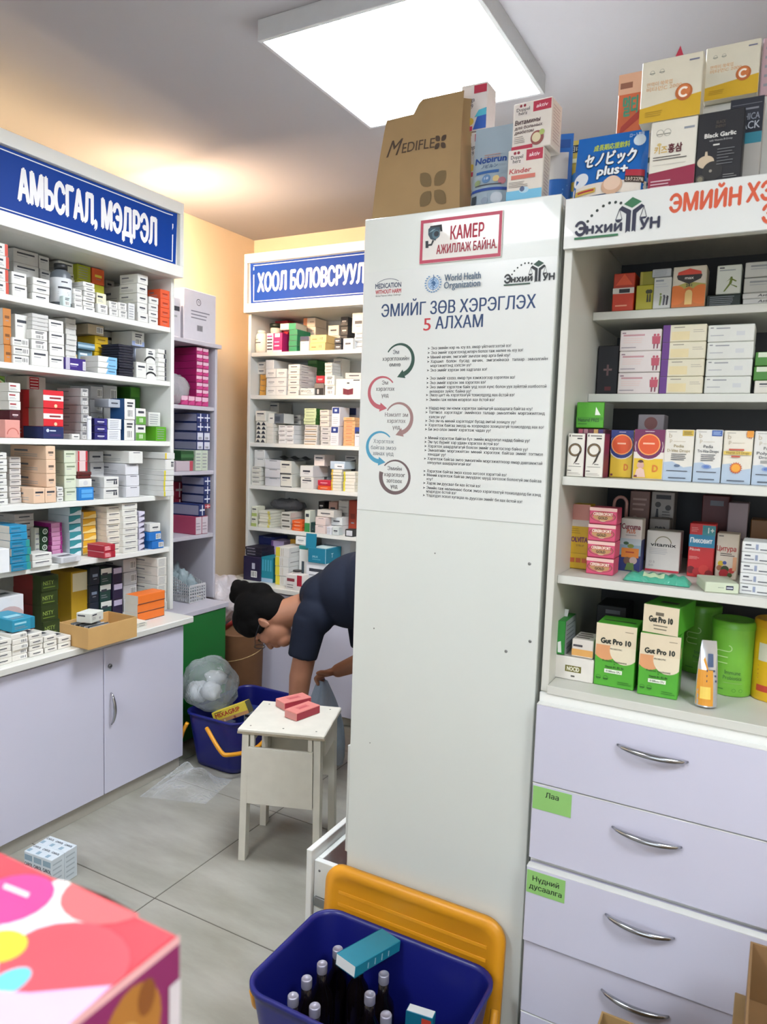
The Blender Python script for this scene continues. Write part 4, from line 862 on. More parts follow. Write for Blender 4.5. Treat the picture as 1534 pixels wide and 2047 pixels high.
def blob(name, label, cat, c, s, mat, seed=0, amp=.25, n=3, freq=2.2):
    bm = bmesh.new(); bmesh.ops.create_icosphere(bm, subdivisions=n, radius=1)
    for v in bm.verts:
        q = v.co.copy(); k = 1+amp*noise.noise(q*freq+Vector((seed, 0, 0)))+.5*amp*noise.noise(q*freq*2.7+Vector((0, seed, 0)))
        v.co = Vector((q.x*s[0]*k, q.y*s[1]*k, max(q.z*k, -.86)*s[2]))
    me = bpy.data.meshes.new(name); bm.to_mesh(me); bm.free(); me.materials.append(mat); me.polygons.foreach_set('use_smooth', [True]*len(me.polygons))
    return tag(link(name, me, None, c), label, cat)
FILMW = film('milky_film', '#c8ccd0', .35, .15, 40, .006); FILMC = film('clear_film', '#d4d8da', .07, .08, 30, .01)
blob('plastic_bag', 'crumpled clear plastic bag before the pink boxes, grey rack', 'bag', (-2.385, 2.42, CZ[1]+.062), (.035, .085, .07), FILMW, 3, .35)
NV = ('navyc', '#1c2c66', lambda b: (b.F.rect(.08, .1, .92, .9, '#cfd2e0'), b.F.bars(.2, .15, .8, .45, '#3a3a44', '#cfd2e0', 6), b.L.rect(.02, .1, .98, .9, '#8f90a8')))
NX = ('navyx', '#1c2c66', lambda b: (b.F.rect(.1, .44, .98, .58, '#dfe4f0'), b.F.rect(.48, .06, .62, .94, '#dfe4f0'), b.L.rect(.02, .1, .98, .9, '#8f90a8')))
t = stk(C, 2, 391, 900, 416, 938, 1, g('#c2cdbc', 'k'), 'tall pale green box of a pair', .004, .15, cols=2)
t = stk(C, 2, 394, 863, 421, 899, 2, NV, 'navy-framed barcode box', .004, .14, on=t, cols=2, jit=.3)
stk(C, 2, 394, 826, 421, 863, 2, NX, 'navy box with white cross', .004, .14, on=t, cols=2, jit=.3)
t = stk(C, 2, 352, 921, 386, 938, 1, g('#c0b2bc', 'r', '#b84a5a'), 'greyish pink box lying flat', .004, .12)
stk(C, 2, 362, 901, 388, 921, 1, g('#1f4a28', 'M', '#3a6a40'), 'dark green box on the greyish pink one', .006, .12, on=t)
t = stk(C, 3, 391, 1032, 416, 1063, 1, ('pinkw', '#b04866', lambda b: (b.F.rect(.03, .03, .97, .97, '#cfc4cc'), b.F.dashes(.1, .2, .8, .7, 3, '#9a8a96', .3))), 'pink-sided white box of a pair', .004, .2, cols=2)
t = stk(C, 3, 396, 1008, 409, 1030, 1, NX, 'navy box with white cross lying askew', .002, .16, on=t, yaw=4)
stk(C, 3, 409, 1008, 421, 1030, 1, ('redx', '#b04050', lambda b: (b.F.rect(.1, .44, .98, .58, '#ecdada'), b.F.rect(.48, .06, .62, .94, '#ecdada'))), 'red box with white cross', .004, .16, on=t-.0236)
stk(C, 3, 409, 953, 422, 1007, 3, NX, 'navy box with white cross, stack of three', .004, .14, on=t)
stk(C, 3, 351, 963, 368, 1062, 3, ('redx2', '#a8304a', lambda b: (b.F.rect(.1, .44, .98, .58, '#ecdada'), b.F.rect(.48, .06, .62, .94, '#ecdada'))), 'crimson cross-marked box at the back', .16, .1)
# perforated basket with bagged items
bw, bd, bh0, bh1 = .105, .2, .075, .135; pB = onX(394, 1190, -2.36)
rS = root('storage_basket', 'white perforated plastic basket in the bottom of the grey rack', 'basket', (-2.37-bd/2+.02, 2.54, CB+.0006), math.pi/2)
BK = M('#cfd0d2', .4)
def mesh_wall(name, fn, w, h, nu, nv, par):
    mb = MB(); th = .002
    for i in range(nu+1):
        x = w*i/nu; mb.obox(fn(x-.0026, 0), fn(x+.0026, 0)-fn(x-.0026, 0), (fn(0, 0, 1)-fn(0, 0))*th, fn(x, h)-fn(x, 0), BK, .0002)
    for j in range(nv+1):
        y = h*j/nv; e = .0026 if j < nv else .006; mb.obox(fn(0, y-e), fn(w, y-e)-fn(0, y-e), (fn(0, 0, 1)-fn(0, 0))*th, fn(0, y+e)-fn(0, y-e), BK, .0002)
    return mb.build(name, par)
V = Vector
mesh_wall('front_wall', lambda u, v, o=0: V((-bw/2+u, -bd/2+o, v+.002)), bw, bh0, 7, 5, rS)
mesh_wall('back_wall', lambda u, v, o=0: V((-bw/2+u, bd/2-o, v+.002)), bw, bh1, 7, 8, rS)
for sx in (-1, 1):
    mb = MB()
    for j in range(10):
        y = .003+.0135*j; xa = 0 if y < bh0 else (y-bh0)/(bh1-bh0)*bd*.75
        mb.obox((sx*bw/2, -bd/2+xa, y-.0016), (-sx*.002, 0, 0), (0, bd-xa, 0), (0, 0, .0046), BK, .0002)
    for i in range(16):
        yy = bd*i/15; hh = bh0+max(0, (yy/(bd*.75)))*(bh1-bh0); hh = min(hh, bh1)
        mb.obox((sx*bw/2, -bd/2+yy-.0016, .002), (-sx*.002, 0, 0), (0, .005, 0), (0, 0, hh), BK, .0002)
    mb.build('side_wall', rS)
mb = MB(); mb.box(-bw/2+.002, bw/2-.002, -bd/2+.002, bd/2-.002, 0, .003, BK); mb.build('bottom', rS)
for i, (dx, dy, dz, s_) in enumerate(((-.005, .0, .075, (.035, .03, .065)), (.02, -.02, .07, (.03, .03, .055)), (.05, .01, .085, (.03, .032, .07)), (-.04, .015, .06, (.03, .03, .05)))):
    blob('sealed_bag', 'pale blue sealed plastic pack '+['upright at the front', 'slumped beside its neighbours', 'tallest at the back', 'half hidden low down'][i]+', in the white basket', 'bag', (rS.location.x-dx, rS.location.y+dy, CB+.004+dz), s_, film('bluish_film%d' % i, '#a9bcc2', .6, .2, 50), i, .4, 3, 3)

# ================================================================== printed sheets on the tall cabinet and the signboard
def wplane(mb, Y): 
    P = Print(mb, lambda u, v, l: (u, Y-l, v), 1, 1); return P
def ptext(P, Y, t, xl, yl, xr, cap, col, bold=.0, res=2, shear=0):
    a, b = onY(xl, yl, Y), onY(xr, yl, Y); P.text(t, a.x, a.z, cap/1461*1.62, col, bold=bold, wid=b.x-a.x, res=res, shear=shear)
def logo(P, x, z, s, dk='#22243c', gn='#2c6a44'):
    """arc of dots, open-book figure with scales, company name; x, z = lower left, s = width in m"""
    q = s/86.
    def pt(a, b): return (x+a*q, z+b*q)
    for a, b in ((12, 26), (17, 33), (24, 39), (32, 44), (40, 47), (48, 47), (55, 45)): P.disc(*pt(a-2, b-1), 2*q, '#26302c', n=10)
    P.poly([pt(*c) for c in ((57, 42), (68, 36), (80, 43), (68, 50))], gn)
    P.poly([pt(*c) for c in ((51, 36), (55, 40), (67, 33), (67, 5), (64, 7), (61, 4), (61, 29))], dk)
    P.poly([pt(*c) for c in ((69, 33), (80, 40), (84, 37), (74, 29), (74, 4), (71.5, 7), (69, 5))], dk)
    for cx in (51.5, 83): 
        for e in (-4, 4): P.poly([pt(cx, 36.5), pt(cx+.7, 36), pt(cx+e+.5, 23), pt(cx+e-.3, 23)], dk)
        P.poly([pt(cx-5, 23), pt(cx+5, 23), pt(cx+3, 20.5), pt(cx-3, 20.5)], dk)
    P.text('Э', *pt(-6, 7), 17*q, dk, bold=.06, wid=14*q); P.text('нхий', *pt(9, 8), 12.5*q, dk, bold=.06, wid=47*q); P.text('УН', *pt(79, 7), 13*q, dk, bold=.06, wid=25*q)
    P.poly([pt(-7, 1.5), pt(52, 1.5), pt(52, 4.5), pt(-7, 4.5)], gn)
# poster
pz0, pz1 = 1.222, 1.771
mb = MB(); mb.box(X0+.002, X1-.001, YF-.0022, YF-.0004, pz0, pz1, M('#d8dbd7', .25, var=.015, scale=3, coat=.3), .0003)
po = tag(mb.build('medicine_poster'), 'large white poster with five arrow steps on the tall cabinet', 'poster'); YP = YF-.0022
NAVY = '#1f3c66'
mb = MB(); P = wplane(mb, YP); ptext(P, YP, 'ЭМИЙГ ЗӨВ ХЭРЭГЛЭХ', 763, 634, 1070, 24, NAVY, .025, 3); ptext(P, YP, '5', 847, 661, 861, 24, '#c0303a', .02, 3); ptext(P, YP, 'АЛХАМ', 871, 658, 965, 23, NAVY, .025, 3); mb.build('title_lettering', po)
rows = [(862.5, 698, 1022, '>Энэ эмийн нэр нь юу вэ, ямар үйлчилгээтэй вэ?'), (862.5, 707, 1046, '>Энэ эмийг хэрэглэхэд илэрч болох гаж нөлөө нь юу вэ?'), (861.5, 716, 1020, '>Миний өвчин, эмгэгийг эмчлэх өөр арга бий юу?'),
 (861.5, 724.6, 1095, '>Харшил   болон   бусад   өвчин,   эмгэгийнхээ   талаар   эмнэлгийн'), (861, 733, 942, 'мэргэжилтэнд хэлсэн үү?'), (861, 742, 974, '>Энэ эмийг хэрхэн зөв хадгалах вэ?'),
 (860, 758, 1030, '>Энэ эмийг хэзээ, ямар тун хэмжээгээр хэрэглэх вэ?'), (860, 767, 971, '>Энэ эмийг хэрхэн зөв хэрэглэх вэ?'), (860, 775.6, 1092.6, '>Энэ эмийг хэрэглэж байх үед хоол хүнс болон уух зүйлтэй холбоотой'), (859, 784, 942, 'анхаарах зүйлс байна уу?'),
 (859, 791.4, 1029, '>Эмээ цагт нь хэрэглээгүй тохиолдолд яах ёстой вэ?'), (859, 800.6, 989, '>Эмийн гаж нөлөө илэрвэл яах ёстой вэ?'),
 (858.5, 817.5, 1065, '>Надад өөр эм нэмж хэрэглэх зайлшгүй шаардлага байгаа юу?'), (858, 825.8, 1089.6, '>Тогтмол  хэрэглэдэг  эмийнхээ  талаар  эмнэлгийн  мэргэжилтэнд'), (857.6, 835, 890.7, 'хэлсэн үү?'), (857.6, 842.8, 1032, '>Энэ эм нь миний хэрэглэдэг бусад эмтэй зохицох уу?'),
 (857, 851.4, 1088, '>Хэрэглэж байгаа эмүүд нь хоорондоо зохицохгүй тохиолдолд яах вэ?'), (857, 859.7, 981.7, '>Би энэ олон эмийг хэрэглэж чадах уу?'),
 (856.7, 877, 1060, '>Миний хэрэглэж байгаа бүх эмийн мэдээлэл надад байна уу?'), (856, 885, 997.5, '>Эм тус бүрийг хэр удаан хэрэглэх ёстой вэ?'), (856, 893.3, 1056, '>Хэрэглэх шаардлагагүй болсон эмийг хэрэглэсээр байна уу?'), (856, 901.6, 1086, '>Эмнэлгийн  мэргэжилтэн  миний  хэрэглэж  байгаа  эмийг  тогтмол'), (855.5, 909.5, 891.6, 'хянадаг уу?'),
 (855, 918.3, 1085, '>Хэрэглэж байгаа эмээ эмнэлгийн мэргэжилтнээр ямар давтамжтай'), (854.6, 926, 942, 'хянуулах шаардлагатай вэ?'),
 (854, 943, 1013.4, '>Хэрэглэж байгаа эмээ хэзээ зогсоох хэрэгтэй вэ?'), (854, 950.9, 1083, '>Миний хэрэглэж байгаа эмүүдээс шууд зогсоож болохгүй эм байгаа'), (853.6, 958.8, 865.5, 'юу?'), (853.6, 967, 961, '>Хэрэв эм дуусвал би яах ёстой вэ?'), (853, 976.4, 1082.5, '>Эмийн гаж нөлөөнөөс болж эмээ хэрэглэхгүй тохиолдолд би хэнд'), (852.7, 983.4, 912.5, 'мэдэгдэх ёстой вэ?'), (852.7, 991.4, 1045, '>Үлдэгдэл эсвэл хугацаа нь дууссан эмийг би яах ёстой вэ?')]
mb = MB(); P = wplane(mb, YP)
for xl, yl, xr, t in rows:
    ptext(P, YP, t.lstrip('>'), xl, yl+1, xr, 5.6, '#2c2e33', .02, 1)
    if t[0] == '>':
        a = onY(xl-5, yl-1.5, YP); e = .0026; P.poly([(a.x-e, a.z+e), (a.x+e*1.2, a.z), (a.x-e, a.z-e), (a.x-.3*e, a.z)], '#2c2e33')
    P.lift = .0004
mb.build('question_lettering', po)
for cx, xs, col in ((799, (('Эм', 725, 786, 798), ('хэрэглэхийн', 772, 765, 818), ('өмнө', 812, 779, 801)), '#33383c'), (770, (('Эм', 938, 764, 776), ('хэрэглэх', 981, 752, 789), ('үед', 1025, 763, 777)), '#5c5658'),
                   (797, (('Нэмэлт эм', 1160, 770, 816), ('хэрэглэх', 1203, 774, 811), ('үед', 1247, 785, 800)), '#6a6262'), (765, (('Хэрэглэж', 1344, 747, 788), ('байгаа эмээ', 1387, 742, 792), ('хянах үед', 1428, 746, 787)), '#7a8084'),
                   (789, (('Эмийн', 1533, 775, 803), ('хэрэглээг', 1575, 768, 810), ('зогсоох', 1618, 773, 804), ('үед', 1657, 781, 795)), '#4a4648')):
    mb = MB(); P = wplane(mb, YP)
    for t, yz, xl, xr in xs: ptext(P, YP, t, xl, 500+yz*.2868, xr, 8, col, .015)
    mb.build('step_lettering', po)
def arrow(cx, cy, r, a0, a1, col, head=True):
    mb = MB(); P = wplane(mb, YP); c = onY(cx, cy, YP); k = 1.66/1461; R = r*k
    P.ring(c.x, c.z, R-.0042, R+.0042, M(col, .35), 40, rad(a0), rad(a1), 1, .35, 1.25)
    if head:
        a = rad(a1); s = 1 if a1 > a0 else -1; t = Vector((-math.sin(a), math.cos(a)))*s; n = Vector((math.cos(a), math.sin(a))); b = Vector((c.x, c.z))+n*R
        pts = [b+n*.0105, b-n*.0105, b+t*.019]; P.poly([tuple(q) for q in (pts if s > 0 else pts[::-1])], M(col, .35))
    mb.build('step_arrow', po)
arrow(799, 719, 30.5, 150, -68, '#264a40'); arrow(764.5, 784, 30.5, 38, 262, '#b8606a'); arrow(797, 836, 30, 150, -70, '#9a7a78'); arrow(760, 893, 30, 42, 265, '#4a98b8'); arrow(790, 953, 33, 140, -195, '#6a5a5c', False)
mb = MB(); P = wplane(mb, YP); logo(P, onY(1014, 575, YP).x, onY(1014, 573, YP).z, .083, '#1e2226', '#2c4a3c'); mb.build('company_emblem', po)
mb = MB(); P = wplane(mb, YP); c = onY(867, 567, YP); WB_ = M('#4a7cae', .4)
P.disc(c.x, c.z, .0135, M('#a9c4de', .4))
for r in (.013, .009, .005): P.ring(c.x, c.z, r-.0005, r+.0005, WB_, 24)
for a in range(0, 180, 45):
    d = Vector((math.cos(rad(a)), math.sin(rad(a))))*.013; n = Vector((-d.y, d.x)).normalized()*.0004; cc = Vector((c.x, c.z)); P.poly([tuple(cc+d+n), tuple(cc-d+n), tuple(cc-d-n), tuple(cc+d-n)], WB_)
P.poly([(c.x-.006, c.z+.002), (c.x+.001, c.z+.006), (c.x+.006, c.z+.001), (c.x+.003, c.z-.006), (c.x-.001, c.z-.001)], M('#33608e', .4))
P.poly([(c.x-.0008, c.z-.015), (c.x+.0008, c.z-.015), (c.x+.0008, c.z+.019), (c.x-.0008, c.z+.019)], M('#33608e', .4))
pts = [(c.x+.004*math.sin(k*1.3), c.z+.016-.0024*k) for k in range(12)]
for a, b in zip(pts, pts[1:]): P.poly([(a[0]-.0008, a[1]), (b[0]-.0008, b[1]), (b[0]+.0008, b[1]), (a[0]+.0008, a[1])], M('#33608e', .4))
for s in (-1, 1):
    for k in range(9):
        a = rad(-80+k*17); x, z = c.x+s*.0185*math.cos(a), c.z+.0185*math.sin(a); P.disc(x, z, .0026, M('#5a86b2', .4), ry=.0014, n=8)
ptext(P, YP, 'World Health', 890, 563, 962, 13, '#34546e', .02); ptext(P, YP, 'Organization', 889, 578, 961, 13, '#34546e', .02); mb.build('health_organization_emblem', po)
mb = MB(); P = wplane(mb, YP); ptext(P, YP, 'MEDICATION', 751, 577.5, 802, 9.5, '#2a3a58', .03); ptext(P, YP, 'WITHOUT HARM', 751, 588.5, 802, 8, '#b8343e', .03); ptext(P, YP, 'Global Patient Safety Challenge', 751, 594, 802, 3.5, '#3a3a40', .0, 1)
c = onY(777, 580, YP); P.ring(c.x, c.z-.03, .0545, .0556, '#2a3a58', 20, rad(62), rad(122)); mb.build('campaign_emblem', po)
# camera notice
mb = MB(); mb.box(-.742, -.551, YF-.0042, YF-.0006, 1.7785, 1.8735, M('#d9d4cc', .35, coat=.2), .0003); no = tag(mb.build('camera_notice'), 'red-bordered camera warning plate at the top of the tall cabinet', 'sign'); YN = YF-.0042
mb = MB(); P = wplane(mb, YN); RD = M('#b02848', .4)
for b in ((-.741, 1.7795, -.552, 1.7865), (-.741, 1.8655, -.552, 1.8725), (-.741, 1.7865, -.7345, 1.8655), (-.5585, 1.7865, -.552, 1.8655)): P.rect(*b, RD)
mb.build('border', no)
mb = MB(); P = wplane(mb, YN); ptext(P, YN, 'КАМЕР', 901, 479, 967, 24, '#a8283e', .03, 3); ptext(P, YN, 'АЖИЛЛАЖ БАЙНА.', 873, 508, 993, 16, '#9a2436', .03, 3); mb.build('lettering', no)
mb = MB(); P = wplane(mb, YN); c = onY(868, 470, YN)
P.poly([(c.x-.014, c.z+.014), (c.x-.008, c.z+.019), (c.x+.014, c.z+.017), (c.x+.014, c.z+.004), (c.x+.004, c.z-.012), (c.x-.008, c.z-.008), (c.x-.014, c.z+.002)], '#2c4450')
P.poly([(c.x-.01, c.z+.02), (c.x+.018, c.z+.021), (c.x+.02, c.z+.006), (c.x+.015, c.z+.006), (c.x+.013, c.z+.016), (c.x-.01, c.z+.017)], '#15181c')
P.disc(c.x+.005, c.z+.001, .0095, '#4a6a78', n=16); P.disc(c.x+.006, c.z+.002, .006, '#16202a', n=14); P.poly([(c.x-.012, c.z+.006), (c.x-.004, c.z+.012), (c.x+.004, c.z+.013), (c.x-.004, c.z+.008)], '#7a98a4')
P.poly([(c.x-.003, c.z-.01), (c.x+.001, c.z-.012), (c.x-.004, c.z-.022), (c.x-.02, c.z-.022), (c.x-.017, c.z-.019), (c.x-.006, c.z-.018)], '#1a2026'); P.poly([(c.x-.02, c.z-.011), (c.x-.013, c.z-.011), (c.x-.012, c.z-.026), (c.x-.019, c.z-.026)], '#20262c')
mb.build('camera_picture', no)
# signboard over the display shelving
mb = MB(); mb.box(DX0, DX1, YF-.012, YF-.0005, SB, 1.876, M('#d6d8d4', .3, var=.01, coat=.25), .001); so = tag(mb.build('signboard'), 'white signboard with scales logo above the display shelving', 'sign'); YS = YF-.012
mb = MB(); P = wplane(mb, YS); a = onY(1155, 478, YS); logo(P, a.x+.004, a.z-.004, (onY(1318, 478, YS).x-a.x)*.8); mb.build('company_emblem', so)
mb = MB(); P = wplane(mb, YS); ptext(P, YS, 'ЭМИЙН', 1339, 425, 1479, 27, '#c8522e', .05, 3); ptext(P, YS, 'ХЭ', 1493, 404, 1546, 27, '#c8522e', .05, 3); ptext(P, YS, 'Э', 1524, 446, 1549, 27, '#c8522e', .05, 3); mb.build('lettering', so)

# ================================================================== stock on the display shelving
D = UD
def dstk(sh, x0, yt, x1, yb, n, dsg, desc, sb=.03, d=.06, nm='supplement_box', **k): return stk(D, sh, x0, yt, x1, yb, n, dsg, desc, sb, d, name=nm, **k)
def tx(P, t, x, y, h, c, w=None, al='c', bold=.03, **k):
    P.text(t, x, y, h, c, al, bold, wid=w, **k)
# top shelf (set back: the board starts at 1.70)
q = .205
t = dstk(0, 1224, 575, 1268, 620, 1, ('or1', '#c83c1e', lambda b: (b.F.rect(0, .75, 1, 1, '#cfc8c0'), b.F.rect(.3, .78, .8, .95, '#26242a'), b.F.rect(.15, .2, .7, .26, '#e8a080'))), 'orange-red box with a black-and-white top band', q, .09)
dstk(0, 1228, 514, 1272, 575, 1, ('or2', '#b83a1c', lambda b: (b.F.poly([(.1, .2), (.9, .2), (.5, .95)], '#d8542c'))), 'orange box with a pointed print above another orange box', q+.01, .09, on=t)
t = dstk(0, 1271, 569, 1307, 620, 1, g('#a8a01e', 'f', ink='#3a3a1c'), 'yellow-green box with black figures', q, .07)
dstk(0, 1281, 507, 1316, 569, 1, g('#8f8a22', 'l', '#a89a3a'), 'dull yellow box on the yellow-green one', q+.012, .07, on=t)
FIG = lambda b: (b.F.rect(.1, .86, .55, .92, '#8a9098'), b.F.dashes(.1, .66, .9, .82, 2, '#b0b4ba', .3), [(b.F.disc(x, .46-.06*i, .035, c, n=8), b.F.poly([(x-.07, .1), (x+.03, .1), (x+.08, .38), (x-.03, .42)], c)) for i, (x, c) in enumerate(((.42, '#7a8a4a'), (.62, '#4a4a54'), (.8, '#2e2a34')))])
t = dstk(0, 1306, 553, 1343, 620, 1, ('figw', '#c6c8c4', FIG), 'white box with three jumping figures', q-.004, .07)
dstk(0, 1305, 516, 1344, 553, 1, g('#b4b8ba', 'k'), 'small grey-white box on the jumping-figure box', q, .07, on=t)
def d_max(b):
    F = b.F; F.rect(0, 0, 1, .5, '#c8702c'); F.poly([(0, .5), (0, .3), (.5, .5), (1, .3), (1, .55), (.5, .62)], '#a8a050'); F.disc(.12, .3, .24, '#d8742a'); F.disc(.88, .3, .24, '#d8742a'); F.rect(.0, .0, .0001, .0001, '#d8742a')
    F.poly([(.16, .82), (.84, .82), (.88, .76), (.84, .68), (.5, .56), (.16, .68), (.12, .76)], '#2a2420'); F.poly([(.16, .86), (.5, .94), (.84, .86), (.86, .79), (.14, .79)], '#c8402c'); tx(F, 'max', .5, .68, .07, '#e0d8d0', .26); tx(F, '281', .5, .5, .06, '#2a2420', .18)
    F.rect(.4, .06, .62, .34, '#e2c078'); F.disc(.51, .34, .08, '#e2c078')
dstk(0, 1344, 531, 1412, 617, 1, ('max', '#cfc6b4', d_max), 'orange juice-printed box marked max', q-.004, .06)
t = dstk(0, 1412, 588, 1482, 612, 1, g('#16261f', 'k', ink='#2a4a3a'), 'dark green flat box under the runner box', q+.01, .1)
RUN = lambda b: (b.F.rect(.1, .88, .3, .93, '#55585c'), b.F.rect(.1, .8, .75, .84, '#9aa0a0'), b.F.disc(.6, .55, .04, '#5a6a1a', n=10), b.F.poly([(.5, .3), (.62, .34), (.66, .5), (.56, .52)], '#6a7a20'), b.F.poly([(.3, .08), (.36, .08), (.58, .32), (.52, .36)], '#6a7a20'), b.F.poly([(.56, .34), (.62, .3), (.84, .2), (.86, .24)], '#6a7a20'), b.F.poly([(.4, .42), (.56, .5), (.8, .4), (.82, .44), (.58, .55)], '#6a7a20'))
dstk(0, 1433, 515, 1484, 588, 1, ('run', '#d2d6cc', RUN), 'white box with a green running figure', q+.012, .06, on=t)
ASTH = lambda b: (tx(b.F, 'Asthia', .36, .3, .42, '#26262c', .4, 'l', shear=.2))
t = dstk(0, 1484, 583, 1570, 613, 2, ('asth', '#c8c8c4', ASTH), 'flat white box with italic black lettering', q-.002, .08)
dstk(0, 1488, 513, 1572, 583, 2, g('#bdbeb8', 'u', ink='#8a8e90'), 'grey-white box above the italic-lettered ones', q, .08, on=t)
# second shelf
dstk(1, 1194, 690, 1237, 787, 1, ('black1', '#140f16', lambda b: (b.F.rect(.3, .5, .7, .54, '#8a6a6a'), b.F.rect(.45, .4, .55, .62, '#7a5a5a'), b.F.rect(.4, .1, .7, .18, '#6a2428'))), 'black box with faint red lettering', q+.06, .1)
PF = lambda b: (b.F.rect(.05, .82, .14, .88, '#8a7078'), b.F.rect(.08, .7, .6, .78, '#b8888c'), b.F.dashes(.08, .35, .6, .64, 3, '#d8b8b0', .25), b.F.rect(.04, .14, .4, .18, '#8a8088'), [(b.F.disc(x, .72, .06, '#b04a5c', n=8), b.F.poly([(x-.05, .3), (x+.05, .3), (x+.06, .66), (x-.06, .66)], '#b04a5c'), b.F.poly([(x-.02, .08), (x+.01, .08), (x+.02, .3), (x-.02, .3)], '#7a3a4c')) for x in (.84, .92)])
dstk(1, 1237, 658, 1321, 787, 3, ('pinkfig', '#d2c8c4', PF), 'white box with a pink couple printed at the end', q-.003, .08, jit=.4)
PU = lambda b: (b.F.rect(0, 0, .17, 1, '#5c2a78'), b.F.rect(.2, .1, .62, .6, '#d8c89a'), b.F.rect(.25, .82, .5, .87, '#8a8474'), b.F.dashes(.7, .5, .95, .72, 2, '#a8a090', .3))
dstk(1, 1322, 648, 1410, 787, 4, ('purp', '#d4cdb4', PU), 'cream box with a purple end stripe', q-.003, .08, jit=.3)
GW = lambda b: (b.F.rect(.05, .8, .12, .86, '#77787a'), b.F.rect(.18, .76, .48, .83, '#8a8c90'), b.F.rect(.06, .35, .35, .4, '#a0a2a6'), b.F.rect(.62, .35, .8, .6, '#c0c2c2'))
dstk(1, 1412, 648, 1506, 787, 4, ('gw1', '#cdcec6', GW), 'plain grey-white long box in a stack of four', q-.003, .08, jit=.3)
t = dstk(1, 1508, 760, 1580, 787, 1, g('#d0ccc0', 'u'), 'white box under green ones by the long boxes', q, .08)
dstk(1, 1508, 702, 1580, 760, 2, g('#3f7a28', 'q', '#c6d0b8'), 'green box with a white sticker', q, .08, on=t)
# third shelf
s3 = .028
def d_nine(b):
    F = b.F; F.rect(.08, .92, .14, .97, '#33302c'); F.rect(.22, .93, .85, .955, '#6a655c'); F.rect(.55, .87, .85, .9, '#33302c')
    F.ring(.45, .62, .105, .155, '#4a3a28', 20); F.ring(.45, .62, .12, .14, '#7a6440', 9); F.poly([(.72, .6), (.82, .6), (.6, .36), (.38, .28), (.5, .38)], '#33281c'); F.rect(.5, .29, .75, .305, '#33302c')
    F.rect(.1, .23, .85, .24, '#77736c'); F.rect(.05, .13, .28, .145, '#33302c'); F.dashes(.1, .04, .9, .1, 2, '#a09c92', .3); b.R.rect(0, 0, 1, 1, '#7a2048')
dstk(2, 1134, 866, 1169, 953, 1, ('nine', '#dcd8cc', d_nine), 'white box with a big figure nine beside side panel', s3, .05)
dstk(2, 1171, 866, 1208, 954, 1, ('nine', '#dcd8cc', d_nine), 'white box with a big figure nine beside blue box', s3, .05)
t = dstk(2, 1152, 856, 1209, 950, 1, ('multi', '#4a2434', lambda b: ([b.F.rect(.05+.18*i, .9, .2+.18*i, .99, c) for i, c in enumerate(('#b85a6a', '#b07a84', '#6a2a3a', '#c89a5a', '#3a2a6a'))])), 'dark box with coloured squares behind the nine boxes', .085, .1)
dstk(2, 1152, 803, 1209, 856, 1, ('greenp', '#4a9c1c', lambda b: (b.F.rect(.0, .3, 1, .42, '#3f8c18'), tx(b.F, 'Naturel PRES', .08, .24, .13, '#1c4a14', .75, 'l'), b.F.poly([(.68, .5), (.88, .5), (.7, .82)], '#dfe6d8'), b.F.rect(.08, .14, .4, .17, '#2a6a14'), b.R.rect(0, 0, 1, 1, '#5a605a'))), 'bright green box with torn white corner', .08, .09, on=t)
def d_dbox(bg, tagc):
    def f(b):
        F = b.F; F.rect(.03, .02, .97, .42, '#d8b428'); F.rect(.0, .55, 1, 1, bg); F.disc(.5, .66, .27, '#dcd6d0'); F.disc(.5, .67, .26, bg); F.rect(.08, .55, .92, .97, bg); F.disc(.5, .7, .215, '#e8a05a'); F.disc(.5, .7, .195, '#d2501c'); F.dashes(.3, .7, .7, .74, 1, '#e8b090', .8); F.rect(.35, .955, .65, .965, '#d8c8d0')
        tx(F, 'D', .74, .16, .13, '#c8741c', .17, bold=.06); F.disc(.26, .28, .07, '#caa090', n=14) if bg[1] == '6' else None
        if bg[1] == '6': F.disc(.26, .33, .06, '#4a2c20', n=14, a0=.2, a1=2.9); F.poly([(.08, .04), (.44, .04), (.38, .2), (.26, .23), (.14, .2)], '#d8b8a8')
        F.rect(.06, .04, .16, .08, '#6a2438')
    return f
dstk(2, 1220, 859, 1266, 953, 1, ('dblue', '#c0a83a', d_dbox('#1c2c6e', 1)), 'dark blue and yellow drops box with orange disc', .08, .05)
dstk(2, 1266, 858, 1329, 957, 1, ('dpurp', '#dcd4c8', d_dbox('#6a1f4e', 1)), 'purple and yellow infant drops box with orange disc', .062, .06)
dstk(2, 1272, 828, 1326, 950, 1, ('dback', '#6a6468', lambda b: b.F.disc(.5, .86, .1, '#5a2c28')), 'dim grey box with red disc behind the infant drops', .17, .06)
